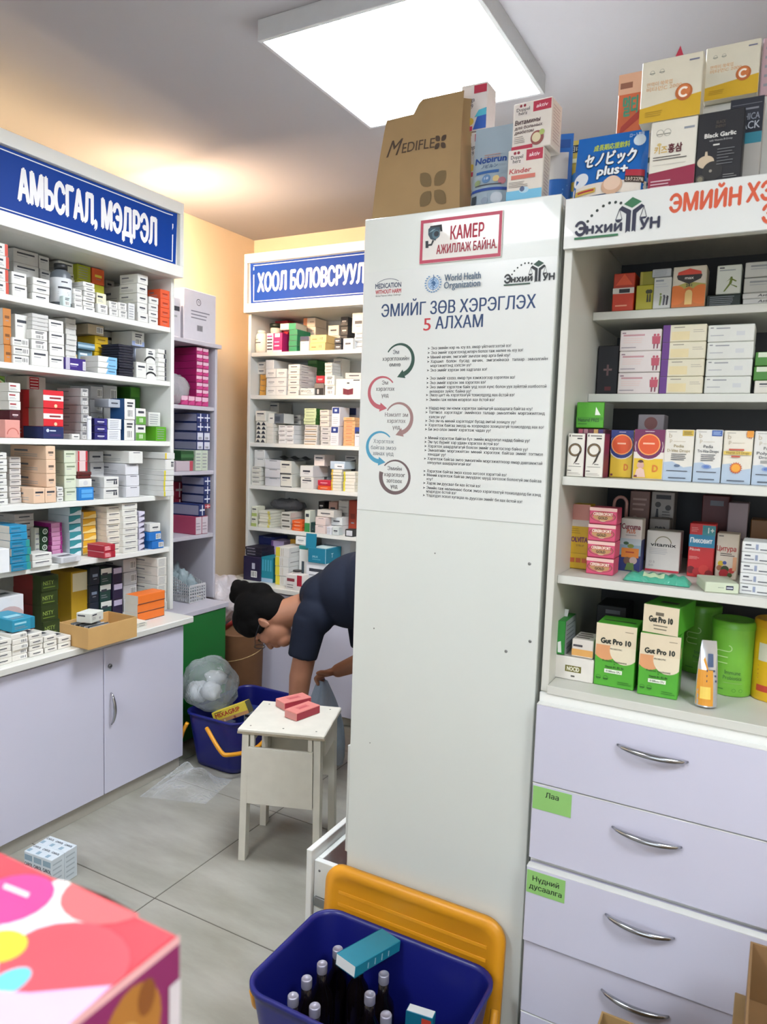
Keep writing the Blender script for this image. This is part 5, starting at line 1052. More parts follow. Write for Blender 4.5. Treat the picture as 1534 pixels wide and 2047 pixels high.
def pedia(l1, l2, l3, cor, sun=False, tcol='#3a3c44'):
    def f(b):
        F = b.F; F.poly([(0, 0), (1, 0), (1, .3), (.7, .27), (.3, .38), (0, .36)], '#a8b8c8'); F.rect(.1, .95, .4, .96, '#8a8a84')
        F.text('b', .14, .84, .09, '#b8ac94', bold=.02); F.text('p', .18, .76, .07, '#b8ac94', bold=.02); F.rect(.3, .765, .72, .772, '#b8ac94')
        if sun:
            for cx, cy, r in ((.92, .94, .07), (.48, .3, .085)):
                for k in range(16):
                    a = k*math.pi/8
                    if cy > .8 and (math.cos(a) > .1 or math.sin(a) > .4): continue
                    F.poly([(cx+r*b.h/b.w*math.cos(a-.2), cy+r*math.sin(a-.2)), (cx+1.35*r*b.h/b.w*math.cos(a), cy+1.35*r*math.sin(a)), (cx+r*b.h/b.w*math.cos(a+.2), cy+r*math.sin(a+.2))], '#c25a24')
            F.disc(.48, .3, .09, '#c8642a'); F.disc(.48, .3, .075, '#e09c30'); F.rect(.78, .88, 1, 1, '#d8902c'); F.rect(.2, .63, .72, .66, '#b8503a'); F.rect(.02, .55, .98, .615, '#d8bc5a'); tx(F, l2, .5, .565, .045, '#7a5a1c', .8); F.rect(.3, .5, .6, .53, '#b8503a')
        else:
            F.rect(.6, .88, .98, .99, cor); F.dashes(.64, .9, .94, .97, 3, '#3a3a30' if cor[1] != '3' else '#a8c0e0', .4)
            tx(F, l1, .5, .655, .055, tcol, .34, bold=.015); tx(F, l2, .5, .565, .055, tcol, .78, bold=.015)
            if l3: tx(F, l3, .4, .49, .05, tcol, .4, bold=.015)
            F.dashes(.25, .4, .78, .54 if not l3 else .46, 4, '#3c3e46', .4, .3); F.disc(.48, .3, .055, '#5a78b4' if cor[1] != 'c' else '#5a6c84', ry=.028) 
            if cor[1] != 'c': F.ring(.48, .3, .06, .085, '#8298c4', 24, sy=.5)
            F.rect(.12, .19, .85, .205, '#4a4c54')
        F.rect(.2, .05, .8, .07, '#4a505c')
    return f
dstk(2, 1327, 858, 1387, 961, 1, ('pd', '#d6d2c6', pedia('Pedia', 'D-Vite Drops', '', '#c8a83a', tcol='#9a8a5c')), 'white drops box with a yellow corner', .062, .06)
dstk(2, 1387.5, 858, 1444, 963, 1, ('pt', '#d6d4cc', pedia('Pedia', 'Tri-Vite Drops', '', '#3a5a9c')), 'white drops box with a blue corner', .062, .06)
dstk(2, 1444.5, 860, 1505, 965, 1, ('ps', '#d8d2c2', pedia('', 'Vitamin D3 Drops', '', '#d8902c', True)), 'white drops box with an orange sun', .062, .06)
dstk(2, 1505.5, 861, 1568, 969, 1, ('pp', '#d4d2cc', pedia('Pedia', 'Poly-Vite', 'Drops', '#3a5a9c')), 'white Poly drops box next to the sun box', .062, .06)
# fourth shelf
s4 = .03
def d_olv(b):
    F = b.F; F.rect(0, .7, 1, 1, '#c88a7c'); F.rect(0, .66, 1, .76, '#cfc6b8'); F.text('OLVITA', .14, .42, .075, '#7a3a5a', bold=.06, wid=.82); F.text('SYRUP', .4, .35, .03, '#8a6a2a', wid=.4); F.dashes(.08, .54, .6, .64, 3, '#a8861c', .25); [F.rect(.12+.3*i, .1, .36+.3*i, .17, '#c8642a') for i in range(3)]; F.rect(.1, .24, .9, .245, '#a8861c')
dstk(3, 1137, 1007, 1178, 1137, 1, ('olv', '#d8b01c', d_olv), 'tall yellow syrup box behind the pink stack', .125, .05)
def d_cer(b):
    F = b.F; F.rect(0, .8, 1, 1, '#e0b8ae'); F.disc(.5, .46, .33, '#d8c0a0', ry=.3, n=28); 
    F.mb.add([], [], '#b88a5a'); P = F; 
    P.ring(.5, .46, .7, .76, '#7a4a34', 28, sy=.42); F.disc(.5, .45, .6, '#b88a5a', ry=.24, n=28); F.poly([(.1, .5), (.9, .5), (.78, .68), (.5, .78), (.22, .68)], '#a83a34'); tx(F, 'CEREBROFORT', .5, .53, .17, '#ecdcc8', .7, bold=.04); tx(F, 'GOLD', .5, .3, .15, '#33281c', .34, bold=.05)
dstk(3, 1175, 1014, 1231, 1150, 4, ('cer', '#c8486a', d_cer), 'pink box with a gold oval, stack of four', .08, .055, jit=.5)
def d_cur(b):
    F = b.F; F.rect(0, .0, 1, .3, '#26306c'); F.rect(0, .3, 1, .5, '#8ea8b8'); F.rect(0, .5, 1, .62, '#b8c4c8'); F.text('Curcuma', .05, .8, .1, '#7a2030', bold=.04, wid=.88); tx(F, 'PLUS', .5, .725, .07, '#c8642c', .4, bold=.05); F.rect(.25, .68, .75, .69, '#77787a'); F.disc(.52, .48, .06, '#7a8a3a', ry=.04); F.disc(.3, .53, .05, '#3a5a34', ry=.03); F.rect(.1, .26, .92, .44, '#d8802a'); F.rect(.3, .35, .7, .375, '#a83a1c'); F.disc(.4, .2, .07, '#6a4a3a'); F.disc(.68, .21, .07, '#b8a49a'); F.poly([(.3, .02), (.75, .02), (.7, .16), (.4, .16)], '#5a7a3a'); b.R.rect(0, 0, 1, .6, '#26306c')
dstk(3, 1239, 1036, 1283, 1140, 1, ('cur', '#d8d2ca', d_cur), 'white and blue box with orange panel and children', .17, .045)
def d_vit(b):
    F = b.F; F.rect(0, 0, 1, .05, '#c83a4a'); tx(F, 'vitamix', .5, .62, .085, '#26241f', .74, bold=.05); F.ring(.5, .68, .175, .195, '#7a7450', 24, a0=.15, a1=math.pi-.15); F.dashes(.1, .42, .7, .58, 4, '#b0aeb0', .3); F.text('33 B', .1, .2, .06, '#b0a8a4', wid=.18, bold=.01); F.text('50', .1, .12, .05, '#a8a4a0', wid=.14, bold=.01)
dstk(3, 1291, 1061, 1361, 1143, 1, ('vit', '#d6d2ca', d_vit), 'white vitamin box with black lettering and grey arch', .21, .05)
def d_pik(b):
    F = b.F; F.rect(0, .56, 1, .79, '#2a82a8'); F.rect(.5, .79, 1, .97, '#3a8c94'); F.text('1+', .72, .83, .1, '#e0ece8', bold=.03, wid=.22); F.text('Пиковит', .06, .64, .085, '#e6eef0', bold=.04, wid=.84); F.text('Pikovit', .06, .49, .05, '#e8d0c8', bold=.02, wid=.4); F.dashes(.05, .33, .45, .39, 3, '#e8a8a0', .3); F.dashes(.08, .84, .36, .93, 3, '#e89a94', .3); [F.disc(x, y, r, c) for x, y, r, c in ((.15, .13, .07, '#6a1c20'), (.4, .1, .08, '#a82428'), (.65, .15, .09, '#c83a34'), (.85, .08, .07, '#8a1c20'))]
dstk(3, 1376, 1046, 1429, 1156, 1, ('pik', '#c42a2c', d_pik), 'red and blue children syrup box marked one plus', .19, .05)
def d_imu(b):
    F = b.F; F.rect(.08, .93, .3, .95, '#55504a'); F.text('Цитура', .03, .62, .1, '#b83a34', bold=.03, wid=.86); F.dashes(.2, .5, .85, .58, 2, '#4a3a34', .4); [F.disc(x, y, r, c) for x, y, r, c in ((.25, .34, .06, '#d8b82a'), (.42, .36, .04, '#4a5aa0'), (.2, .24, .06, '#a86a4a'), (.45, .22, .08, '#3a4a24'), (.42, .12, .1, '#b82a30'), (.75, .2, .06, '#c8443a'), (.68, .1, .05, '#4a5a2a'))]; F.rect(.78, .2, .95, .5, '#e0a880')
dstk(3, 1431, 1066, 1477, 1156, 1, ('imu', '#dcd0be', d_imu), 'cream box with fruits printed at the foot', .2, .045)
LUM = lambda b: (b.F.rect(.07, .62, .2, .76, '#4a4c54'), b.F.rect(.06, .3, .28, .4, '#7a7c84'), b.F.rect(.3, .26, .36, .8, '#8a94ac'), b.F.rect(.4, .26, .62, .36, '#4a4c54'))
dstk(3, 1480, 1085, 1575, 1186, 5, ('lum', '#d2d4d2', LUM), 'flat white box with blue-grey print, stack of five', .045, .07, jit=.5)
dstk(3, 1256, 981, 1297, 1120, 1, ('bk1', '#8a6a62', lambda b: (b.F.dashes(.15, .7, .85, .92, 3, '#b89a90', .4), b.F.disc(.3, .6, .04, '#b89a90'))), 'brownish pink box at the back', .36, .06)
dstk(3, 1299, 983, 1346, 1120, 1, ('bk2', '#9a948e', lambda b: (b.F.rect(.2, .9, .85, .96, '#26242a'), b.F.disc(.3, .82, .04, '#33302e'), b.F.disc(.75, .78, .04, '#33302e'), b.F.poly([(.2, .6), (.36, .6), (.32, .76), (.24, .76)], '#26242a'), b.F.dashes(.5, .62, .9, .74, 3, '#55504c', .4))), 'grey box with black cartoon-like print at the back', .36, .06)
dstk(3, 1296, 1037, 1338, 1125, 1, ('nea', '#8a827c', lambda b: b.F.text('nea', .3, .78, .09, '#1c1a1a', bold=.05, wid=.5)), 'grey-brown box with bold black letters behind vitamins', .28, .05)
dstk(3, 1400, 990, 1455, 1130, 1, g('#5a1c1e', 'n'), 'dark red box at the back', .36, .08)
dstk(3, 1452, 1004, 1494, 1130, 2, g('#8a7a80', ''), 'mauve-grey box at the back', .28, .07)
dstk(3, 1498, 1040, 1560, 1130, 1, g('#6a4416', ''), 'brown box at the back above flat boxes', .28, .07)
# striped candy hook
mb = MB(); c = onY(1236, 1005, 1.78); PTS = [(c.x+.022, 1.78, DZ[3]+.001), (c.x+.02, 1.78, c.z)]+[(c.x+.006+.014*math.cos(a), 1.78, c.z+.014*math.sin(a)) for a in [i*math.pi/8 for i in range(1, 9)]]+[(c.x-.009, 1.78, c.z-.012)]
mb.tube(PTS, .004, M('#b88880', .3), 8); tag(mb.build('candy_cane'), 'pink candy cane hook standing at the shelf back', 'candy')
# green wrapped packet, pale flat carton
a, b_ = onY(1248, 1160, 1.56), onY(1380, 1172, 1.56); L = b_.x-a.x
def fpk(u, v):
    e = max(0., 1-(2*u-1)**8)*.5+.5*max(0., 1-(2*u-1)**20); w = math.sin(math.pi*v); return (a.x+L*u, 1.545+.05*v, DZ[3]+.0015+.017*e*(w**.5)*(1+.12*math.sin(40*u+6*v)))
def fpk0(u, v): x, y, z = fpk(u, v); return (x, y, DZ[3]+.0008)
GRP = film('green_wrap', '#4fae92', .85, .15, 60); mb = MB(); mb.grid(fpk, 46, 10, GRP); mb.grid(fpk0, 46, 10, GRP, flip=True); o = tag(mb.build('wrapped_packet'), 'turquoise plastic-wrapped packet at the shelf edge', 'packet')
mb = MB(); Pq = Print(mb, lambda u, v, l: (lambda p: (p[0], p[1]-.0002-l, p[2]+l))(fpk(min(1, max(0, u)), min(1, max(0, v)))), 1, 1); Pq.lift = .0008
Pq.rect(.3, .12, .62, .38, M('#b8d0a8', .3), 14, 4); [Pq.disc(x, .5, .05, M('#2f7a5c', .3), ry=.2) for x in (.15, .5, .72)]; mb.build('print', o)
stk(D, 3, 1395, 1163, 1466, 1192, 1, ('pale', '#c8d2b8', lambda b: (b.F.rect(.62, .35, .84, .75, '#1f2440'), b.F.rect(.64, .48, .82, .6, '#c8ccd4'), b.F.rect(.38, .5, .56, .56, '#8a9484'))), 'pale green flat carton at the shelf edge', .025, .085, yaw=16, name='supplement_box')
# bottom shelf
s5 = .03
t = dstk(4, 1109, 1314, 1187, 1366, 1, ('nocid', '#dcd8cf', lambda b: (b.F.rect(.27, .36, .69, .64, '#6a6420'), tx(b.F, 'NOCID', .48, .41, .18, '#e8e6d0', .32, bold=.04), b.F.rect(.43, .15, .53, .22, '#55524c'))), 'white box marked with an olive panel', .05, .1)
dstk(4, 1143, 1278, 1187, 1314, 1, ('cal', '#d4ccc2', lambda b: (b.F.rect(0, .08, 1, .45, '#d8a25a'), b.F.rect(.06, .58, .5, .7, '#4a4448'), b.T.dashes(.1, .1, .9, .9, 3, '#5a4a44', .4))), 'small cream box with an orange band', .055, .07, on=t)
dstk(4, 1109, 1240, 1131, 1314, 1, ('linex', '#2c8c34', lambda b: (b.F.text('ЛИНЕКС', .3, .0, .0, '#000') if 0 else None, b.F.poly([(.35, .06), (.72, .06), (.6, .4), (.3, .36)], '#dfe6e0'), b.R.rect(0, 0, 1, 1, '#9aa0a0'), b.R.dashes(.1, .1, .9, .9, 6, '#55585c', .2))), 'tall green box with open white flap', .052, .09, on=t)
fo = MB(); p0 = onY(1119, 1238, 1.6); fo.obox((p0.x-.004, 1.6, p0.z+.002), (.02, 0, 0), (0, .0012, 0), (.003, .004, .022), M('#d8dad8', .5)); tag(fo.build('box_flap'), 'white tuck flap sticking up from the tall green box', 'card flap')
def d_gut(b):
    F = b.F; F.rect(0, .62, 1, 1, '#dccdb0'); F.disc(.26, .62, .2, '#d89a6a', n=28); F.disc(.72, .6, .22, '#e0d4b8', n=28); F.rect(0, .66, 1, 1, '#dccdb0'); F.poly([(.0, .42), (.02, .66), (.0, .66)], '#dccdb0')
    tx(F, 'Gut Pro 10', .5, .69, .08, '#1f241c', .74, bold=.08); tx(F, 'PROBIOTIC', .52, .6, .025, '#4a4438', .3, bold=.02); F.rect(.72, .9, .92, .91, '#8a7a60'); tx(F, 'Probiotic Supplement', .5, .4, .03, '#1c3a14', .6, bold=.02); tx(F, '+', .5, .36, .03, '#1c3a14'); tx(F, 'Vitamin B1, B2, B6', .5, .31, .03, '#1c3a14', .46, bold=.03); F.rect(.26, .225, .7, .285, '#e4ecd8'); tx(F, '10 Billions CFU', .48, .24, .03, '#1c3a14', .36, bold=.03); [F.ring(x, .14, .032, .036, '#1f5a18', 16) or F.rect(x-.06, .12, x+.06, .135, '#1f5a18') for x in (.12, .3)]; F.dashes(.6, .06, .94, .12, 2, '#2a6a1c', .3); b.R.disc(.3, .7, .08, '#d8c890', ry=.1); b.T.rect(.1, .4, .9, .5, '#33302a')
dstk(4, 1189, 1248, 1272, 1376, 1, ('gut', '#4fa52e', d_gut), 'upright green and cream probiotic box beside the olive-panel box', .052, .08)
t = dstk(4, 1275, 1268, 1358, 1398, 1, ('gut', '#4fa52e', d_gut), 'upright green and cream probiotic box nearer the canisters', .042, .08, yaw=2)
def d_gut2(b):
    F = b.F; F.rect(0, 0, 1, 1, '#dccdb0'); tx(F, 'Gut Pro 10', .5, .4, .2, '#1f241c', .66, bold=.08); F.rect(.35, .64, .58, .76, '#6a6050'); F.rect(.3, .26, .7, .3, '#77705c'); F.rect(.32, .14, .68, .18, '#77705c'); b.L.rect(.55, 0, 1, 1, '#5aa83a'); b.L.rect(.62, .2, .95, .8, '#9ac880'); b.L.rect(0, 0, .5, 1, '#3a8a24'); b.T.rect(.3, .3, .8, .45, '#33302a')
dstk(4, 1294, 1212, 1370, 1267, 1, ('gut2', '#4fa52e', d_gut2), 'cream probiotic box lying on two upright ones', .045, .12, on=t, yaw=-9)
def canister(cx, cy, r, h, label, body, kind):
    ro = root('supplement_canister', label, 'canister', (cx, cy, DZ[4]+.0006))
    mb = MB(); mb.lathe([(0, 0), (r*.97, 0), (r, .003), (r, h-.003)], M(body, .35), 40); mb.build('body', ro)
    mb = MB(); mb.lathe([(r+.0015, h-.016), (r+.0015, h-.003), (r-.001, h), (r-.004, h-.001), (0, h-.0015)], M(kind[0], .35), 40); mb.build('lid', ro)
    mb = MB(); a0 = math.atan2(-cx, cy); P = Print(mb, lambda u, v, l: ((r+.0004+l)*math.sin((u-r)/r+a0), -(r+.0004+l)*math.cos((u-r)/r+a0), v), 2*r, h); kind[1](P); mb.build('print', ro)
def p_imm(P):
    tx(P, 'Immune', .55, .3, .055, '#4a7a3c', .36, bold=.01); tx(P, 'Probiotics', .55, .23, .05, '#4a7a3c', .42, bold=.01); P.rect(.35, .18, .78, .19, '#8ab860', 6); P.rect(.14, .085, .36, .1, '#4a8a30', 4); [P.ring(x, .09, .02, .024, '#4a8a30', 14) for x in (.6, .76)]
    for k, (x, y) in enumerate(((.3, .52), (.3, .6), (.3, .44))): P.rect(x-.1, y, x+.12, y+.012, '#b8dc90', 5); P.ring(x+(.12 if k % 2 else -.1), y+.046, .034, .046, '#b8dc90', 10, a0=-1.57 if k % 2 else 1.57, a1=1.57 if k % 2 else 4.7)
cc = onZ(1462, 1394, DZ[4]); rr = (onY(1506, 1330, cc.y+.05).x-onY(1418, 1330, cc.y+.05).x)/2
canister(onY(1462, 1330, cc.y+rr).x, cc.y+rr, rr, .155, 'lime green probiotic canister standing beside the foil pouch', '#76b83e', ('#6cb236', p_imm))
canister(onY(1398, 1310, cc.y+.16).x, cc.y+.165, rr*.96, .155, 'lime green canister behind the upright probiotic box', '#6cae38', ('#62a630', p_imm))
canister(onY(1550, 1330, cc.y+.03).x, cc.y+.045, rr*1.0, .165, 'yellow canister with a white panel by the lime green one', '#dcae1e', ('#d8a21c', lambda P: (P.rect(.1, .5, .6, .72, '#cfcbb8', 6), P.rect(.1, .12, .5, .2, '#b8402c', 6), P.dashes(.1, .25, .6, .46, 4, '#b8861c', .3))))
# general stand-up pouch
def pouch(name, label, loc, w, h, t, mat, draw, rz=0, tilt=0, back=None, cat='pouch', curve=0., cut=0.):
    def prof(u, v): 
        s = math.sin(math.pi*min(max(u, 0), 1))**.5; b = (1-v)**.8*(1-.85*v*v)
        return t*s*(b*.9+.06*(1-v))
    def edge(u, v): return w*(u-.5)*(1-cut*v*v)+curve*math.sin(math.pi*v)
    def zt_(u, v): return h*v*(1-.0*u)-(.012*math.sin(math.pi*u)*(1-v)**6)*0
    fn = lambda u, v, l: (edge(u/w, v/h), -prof(u/w, v/h)-l, zt_(u/w, v/h))
    mb = MB(); mb.grid(lambda a, b: fn(a*w, b*h, 0), 20, 16, mat); mb.grid(lambda a, b: (fn(a*w, b*h, 0)[0], prof(a, b)+.0004, zt_(a, b)), 20, 16, back or mat, flip=True)
    n = 20; mb.add([(edge(i/n, 0), -prof(i/n, 0), 0) for i in range(n+1)]+[(edge(i/n, 0), prof(i/n, 0)+.0004, 0) for i in range(n+1)], [[i, n+1+i, n+2+i, i+1] for i in range(n)], mat)
    o = mb.build(name, None, loc, rot=(rad(tilt), 0, rad(rz))); tag(o, label, cat)
    mb = MB(); P = Print(mb, fn, w, h); P.lift = .0006; draw(P); mb.build('print', o); return o
c = onY(1411, 1398, 1.53)
pouch('foil_pouch', 'orange and silver foil pouch leaning on the lime green canister', (c.x, 1.54, DZ[4]+.004), .042, .128, .02, M('#c9ccd0', .2, .6, .03), lambda P: (P.rect(.02, .02, .72, .55, '#d8942c', 6, 6), P.poly([(.02, .55), (.5, .55), (.3, .75)], '#d8942c'), P.rect(.15, .12, .6, .3, '#e8c85a', 4, 3), P.rect(.45, .6, .75, .8, '#4a5a7a', 3, 3), P.dashes(.4, .35, .9, .58, 3, '#33405a', .4)), rz=18, tilt=-3, cut=.35)
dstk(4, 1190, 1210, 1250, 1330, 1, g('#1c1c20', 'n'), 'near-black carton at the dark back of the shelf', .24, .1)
for x, z in ((1214, 1404),):
    p = onY(x, z, 1.492); mb = MB(); mb.lathe([(0, .0008), (.0025, .0008), (.003, 0)], M('#b8b9b6', .4), 10); mb.build('screw', rK, (p.x, 1.4915, p.z), rot=(math.pi/2, 0, 0))

# ================================================================== stock on the roofs
UE = Unit('Y', YF, 'tall cabinet', [PT]); SHELF['tall cabinet'] = ['tall cabinet roof']
# kraft paper carrier bag
KR = M('#9c8058', .75, var=.08, scale=18, bump=.3); bx0, bx1, by, bz = -.884, -.662, 1.525, PT+.001
def bagtop(u): return .232 if u < .38 else (.232+.034*min(1, (u-.38)/.05))
def fsurf(u, zr, l):
    t = zr/.266; w = (bx1-bx0)*(1-.16*t); x = (bx0+bx1)/2+.004*t+(u-.5)*w; y = by-.012*math.sin(math.pi*t)*math.sin(math.pi*u)+.03*t*t
    return (x, y-l, bz+zr)
def fbag(u, v, l): return fsurf(u, v*bagtop(u), l)
def fbagb(u, v): x, y, z = fbag(u, v, 0); return (x, by+.105-.03*v, z)
mb = MB(); mb.grid(lambda a, b: fbag(a, b, 0), 24, 14, KR); mb.grid(fbagb, 24, 14, KR, flip=True)
for u in (0, 1):
    def fs(a, b, u=u):
        p, q = Vector(fbag(u, b, 0)), Vector(fbagb(u, b)); m = p.lerp(q, a); m.x += (1 if u == 0 else -1)*.02*b*math.sin(math.pi*a); return m
    mb.grid(fs, 8, 14, KR, flip=(u == 1))
mb.grid(lambda a, b: Vector(fbag(a, 0, 0)).lerp(Vector(fbagb(a, 0)), b), 6, 2, KR, flip=True)
bg = tag(mb.build('paper_bag'), 'tall brown kraft paper bag on the roof of the tall cabinet', 'bag')
mb = MB(); P = Print(mb, fsurf, 1, .245); P.lift = .0008; BI = M('#4a3a2c', .7); BI2 = M('#6e5a38', .7)
P.text('M', .1, .575, .15, BI, bold=.02, wid=.2, shear=.3, res=4); P.text('EDIFLE', .31, .58, .09, BI, bold=.02, wid=.4, res=4)
def leaf(cx, cy, s, a, col):
    t = Vector((math.cos(a), math.sin(a))); n = Vector((-t.y, t.x)); c = Vector((cx, cy)); L = []
    for k in range(9): f = k/8; L.append(c+t*s*(.15+f*.85)+n*s*.3*math.sin(math.pi*f)**.8)
    for k in range(7, 0, -1): f = k/8; L.append(c+t*s*(.15+f*.85)-n*s*.3*math.sin(math.pi*f)**.8)
    P.poly([(p.x, p.y) for p in L], col)
for a in (.8, 2.35, 3.95, 5.5): leaf(.775, .625, .085, a, BI); leaf(.71, .22, .2, a, BI2)
mb.build('print', bg)
def dop(title, l2, pic, kinder=False):
    def f(b):
        F = b.F; F.rect(.52, .76, .98, .97, '#b02a44'); F.text('aktiv', .6, .83, .075, '#f0dce0', wid=.3, bold=.02, shear=.2); F.rect(.06, .7, .46, .96, '#d8cfc8'); F.disc(.2, .93, .03, '#8a1c30'); F.disc(.3, .93, .03, '#8a1c30'); F.text('Doppel', .09, .82, .07, '#26242a', wid=.34, bold=.02); F.text('herz', .15, .74, .07, '#26242a', wid=.22, bold=.02)
        F.text(title, .06, .54, .09, '#4a2c30' if not kinder else '#b84a4c', wid=.66 if not kinder else .62, bold=.03, shear=.1)
        if l2: F.text(l2[0], .06, .44, .065, '#4a2c30', wid=.72, bold=.02, shear=.1); F.text(l2[1], .06, .345, .065, '#4a2c30', wid=.5, bold=.02, shear=.1)
        if kinder: F.rect(.12, .42, .8, .5, '#c87060'); F.dashes(.06, .26, .6, .38, 4, '#77706c', .3); F.rect(0, 0, 1, .2, '#6ab0d0'); F.disc(.5, .2, .1, '#a8c8d8', ry=.06); F.disc(.45, .22, .05, '#4a5a7a')
        else: F.disc(.66, .2, .15, '#8a4a44', n=26); F.disc(.64, .21, .1, '#cfc4a0'); F.disc(.78, .3, .06, '#a0b060'); F.dashes(.06, .14, .35, .3, 4, '#8a8480', .3); F.rect(0, 0, .55, .09, '#b02a44')
        b.R.dashes(.15, .1, .85, .9, 12, '#b09a98', .25)
    return f
def d_omega(b):
    F = b.F; F.text('Omega', .08, .62, .09, '#4a4450', wid=.45, bold=.02); F.text('3-6-9', .08, .48, .09, '#4a4450', wid=.4, bold=.02); F.rect(0, 0, .48, .1, '#c8405c'); F.poly([(.5, .02), (1, .02), (1, .42), (.7, .36)], '#2a5ab0'); F.poly([(.55, .28), (1, .3), (1, .45), (.7, .42)], '#4ab0c8'); F.disc(.4, .2, .08, '#d8b84a'); F.rect(.06, .76, .4, .92, '#dcd4d0'); F.rect(.5, .78, .98, .95, '#b02a44')
t = stk(UE, 0, 921, 262, 972, 405, 2, ('omega', '#d8d2ce', d_omega), 'white omega oil box behind the silver pouch', .1, .055, name='supplement_box')
stk(UE, 0, 921, 166, 974, 262, 1, ('omega', '#d8d2ce', d_omega), 'white omega oil box topping its stack beside paper bag', .1, .055, on=t, name='supplement_box')
def p_nobi(P):
    tx(P, 'Nobirun', .46, .55, .075, '#2c4a8c', .76, bold=.06); tx(P, 'ノビルン', .45, .48, .04, '#33507a', .4, bold=.02); P.rect(.14, .41, .7, .445, '#33609c', 8); P.disc(.42, .34, .055, '#5a7ea8'); tx(P, '18', .42, .33, .03, '#c8d4e0', .1); P.disc(.66, .33, .04, '#d0b880'); P.disc(.8, .3, .045, '#b87a84'); P.disc(.2, .3, .04, '#8a9a70'); P.rect(.0, .185, 1, .22, '#2c4a94', 12); P.rect(.15, .255, .8, .27, '#4a4c54', 8); P.disc(.72, .09, .07, '#b8c0c8'); P.disc(.45, .06, .045, '#8a98a8'); P.rect(.08, .02, .22, .14, '#33404a', 3); P.dashes(.3, .6, .8, .66, 2, '#a88a84', .4)
a, b_ = onY(940, 400, 1.535), onY(1016, 395, 1.535)
pouch('supplement_pouch', 'silver-blue Nobirun pouch standing beside the vitamin boxes', ((a.x+b_.x)/2, 1.545, PT+.001), b_.x-a.x+.006, onY(985, 250, 1.55).z-PT, .026, M('#9fb0bc', .3, .2, .03), p_nobi, tilt=-5)
t = stk(UE, 0, 1014, 296, 1086, 398, 1, ('dopk', '#d8d0c4', dop('Kinder', None, None, True)), 'white Kinder vitamin box with blue foot', .012, .05, name='supplement_box')
stk(UE, 0, 1026, 200, 1106, 300, 1, ('dopd', '#dad2c8', dop('Витамины', ('для больных', 'диабетом'), None)), 'white diabetic vitamin box standing on the Kinder box', .02, .06, on=t, yaw=-4, name='supplement_box')
a = onY(1113, 390, 1.585)
pouch('supplement_pouch', 'plain blue pouch with a pale window beside the Kinder box', (a.x, 1.585, PT+.001), .058, onY(1113, 272, 1.6).z-PT, .02, M('#2c62a8', .3, var=.04), lambda P: (P.rect(.14, .36, .86, .74, '#b8b4b0', 6, 4), P.rect(.1, .8, .9, .92, '#1f4a8a', 6), P.dashes(.1, .06, .9, .3, 4, '#6a9ccc', .3)), rz=14, tilt=-4)
RZ = 1.8725
def p_seno(P):
    P.rect(0, .0, 1, .2, '#d8cfc2', 16, 3); P.disc(.12, .3, .12, '#d8dce0', n=18); P.disc(.88, .84, .09, '#c8d4dc', n=18); tx(P, '成長期応援飲料', .5, .76, .075, '#b8c848', .5, bold=.03); tx(P, 'ロート製薬', .84, .9, .05, '#c8d8ec', .2, bold=.02)
    for c, g_ in (('#26303c', .13), ('#e8ecee', .05)): tx(P, 'セノビック', .5, .5, .18, c, .7, bold=g_); tx(P, 'plus+', .56, .31, .15, c, .4, bold=g_)
    P.disc(.58, .12, .15, '#c8a488', n=24); P.disc(.58, .16, .12, '#dcc0a8', n=24); P.rect(.74, .26, .98, .36, '#a82c3a', 6); P.rect(.74, .16, .98, .26, '#3a2620', 6); tx(P, 'ミルクココア味', .86, .18, .05, '#e8dcc8', .22, bold=.02); P.rect(.06, .04, .36, .12, '#c8a848', 6); P.rect(.1, .07, .34, .1, '#a82c3a', 5)
a, b_ = onY(1141, 398, 1.52), onY(1288, 385, 1.52)
pouch('supplement_pouch', 'big blue Japanese drink-powder pouch with white katakana', ((a.x+b_.x)/2, 1.536, RZ+.0065), b_.x-a.x, onY(1215, 270, 1.55).z-RZ-.006, .034, M('#1c62b0', .25, var=.04), p_seno, tilt=-6, cut=.04)
a = onY(1150, 390, 1.6)
pouch('supplement_pouch', 'yellow Japanese pouch half hidden behind the blue one', (a.x+.006, 1.605, RZ+.001), .07, onY(1160, 282, 1.62).z-RZ, .018, M('#c8a83c', .3, var=.05), lambda P: (P.rect(.08, .84, .8, .94, '#26221c', 6), tx(P, '1日1杯目安', .44, .86, .055, '#e8dcb0', .6, bold=.02), P.rect(.1, .7, .7, .76, '#e0d49a', 5), P.disc(.6, .4, .2, '#3a7ab0')), tilt=-4)
a = onY(1296, 385, 1.6)
pouch('supplement_pouch', 'dark green pouch peeping out beside the kids ginseng box', (a.x-.004, 1.615, RZ+.001), .06, .108, .016, M('#33504a', .3), lambda P: (P.disc(.6, .8, .12, '#c8d0cc', n=16), P.rect(.2, .5, .9, .6, '#8aa098', 5), P.rect(.2, .36, .9, .44, '#8aa098', 5)), tilt=-3)
def rstk(x0, yt, x1, yb, dsg, desc, sb, d, on=None, yaw=0): return stk(D, 5, x0, yt, x1, yb, 1, dsg, desc, sb, d, on=on, yaw=yaw, name='supplement_box')
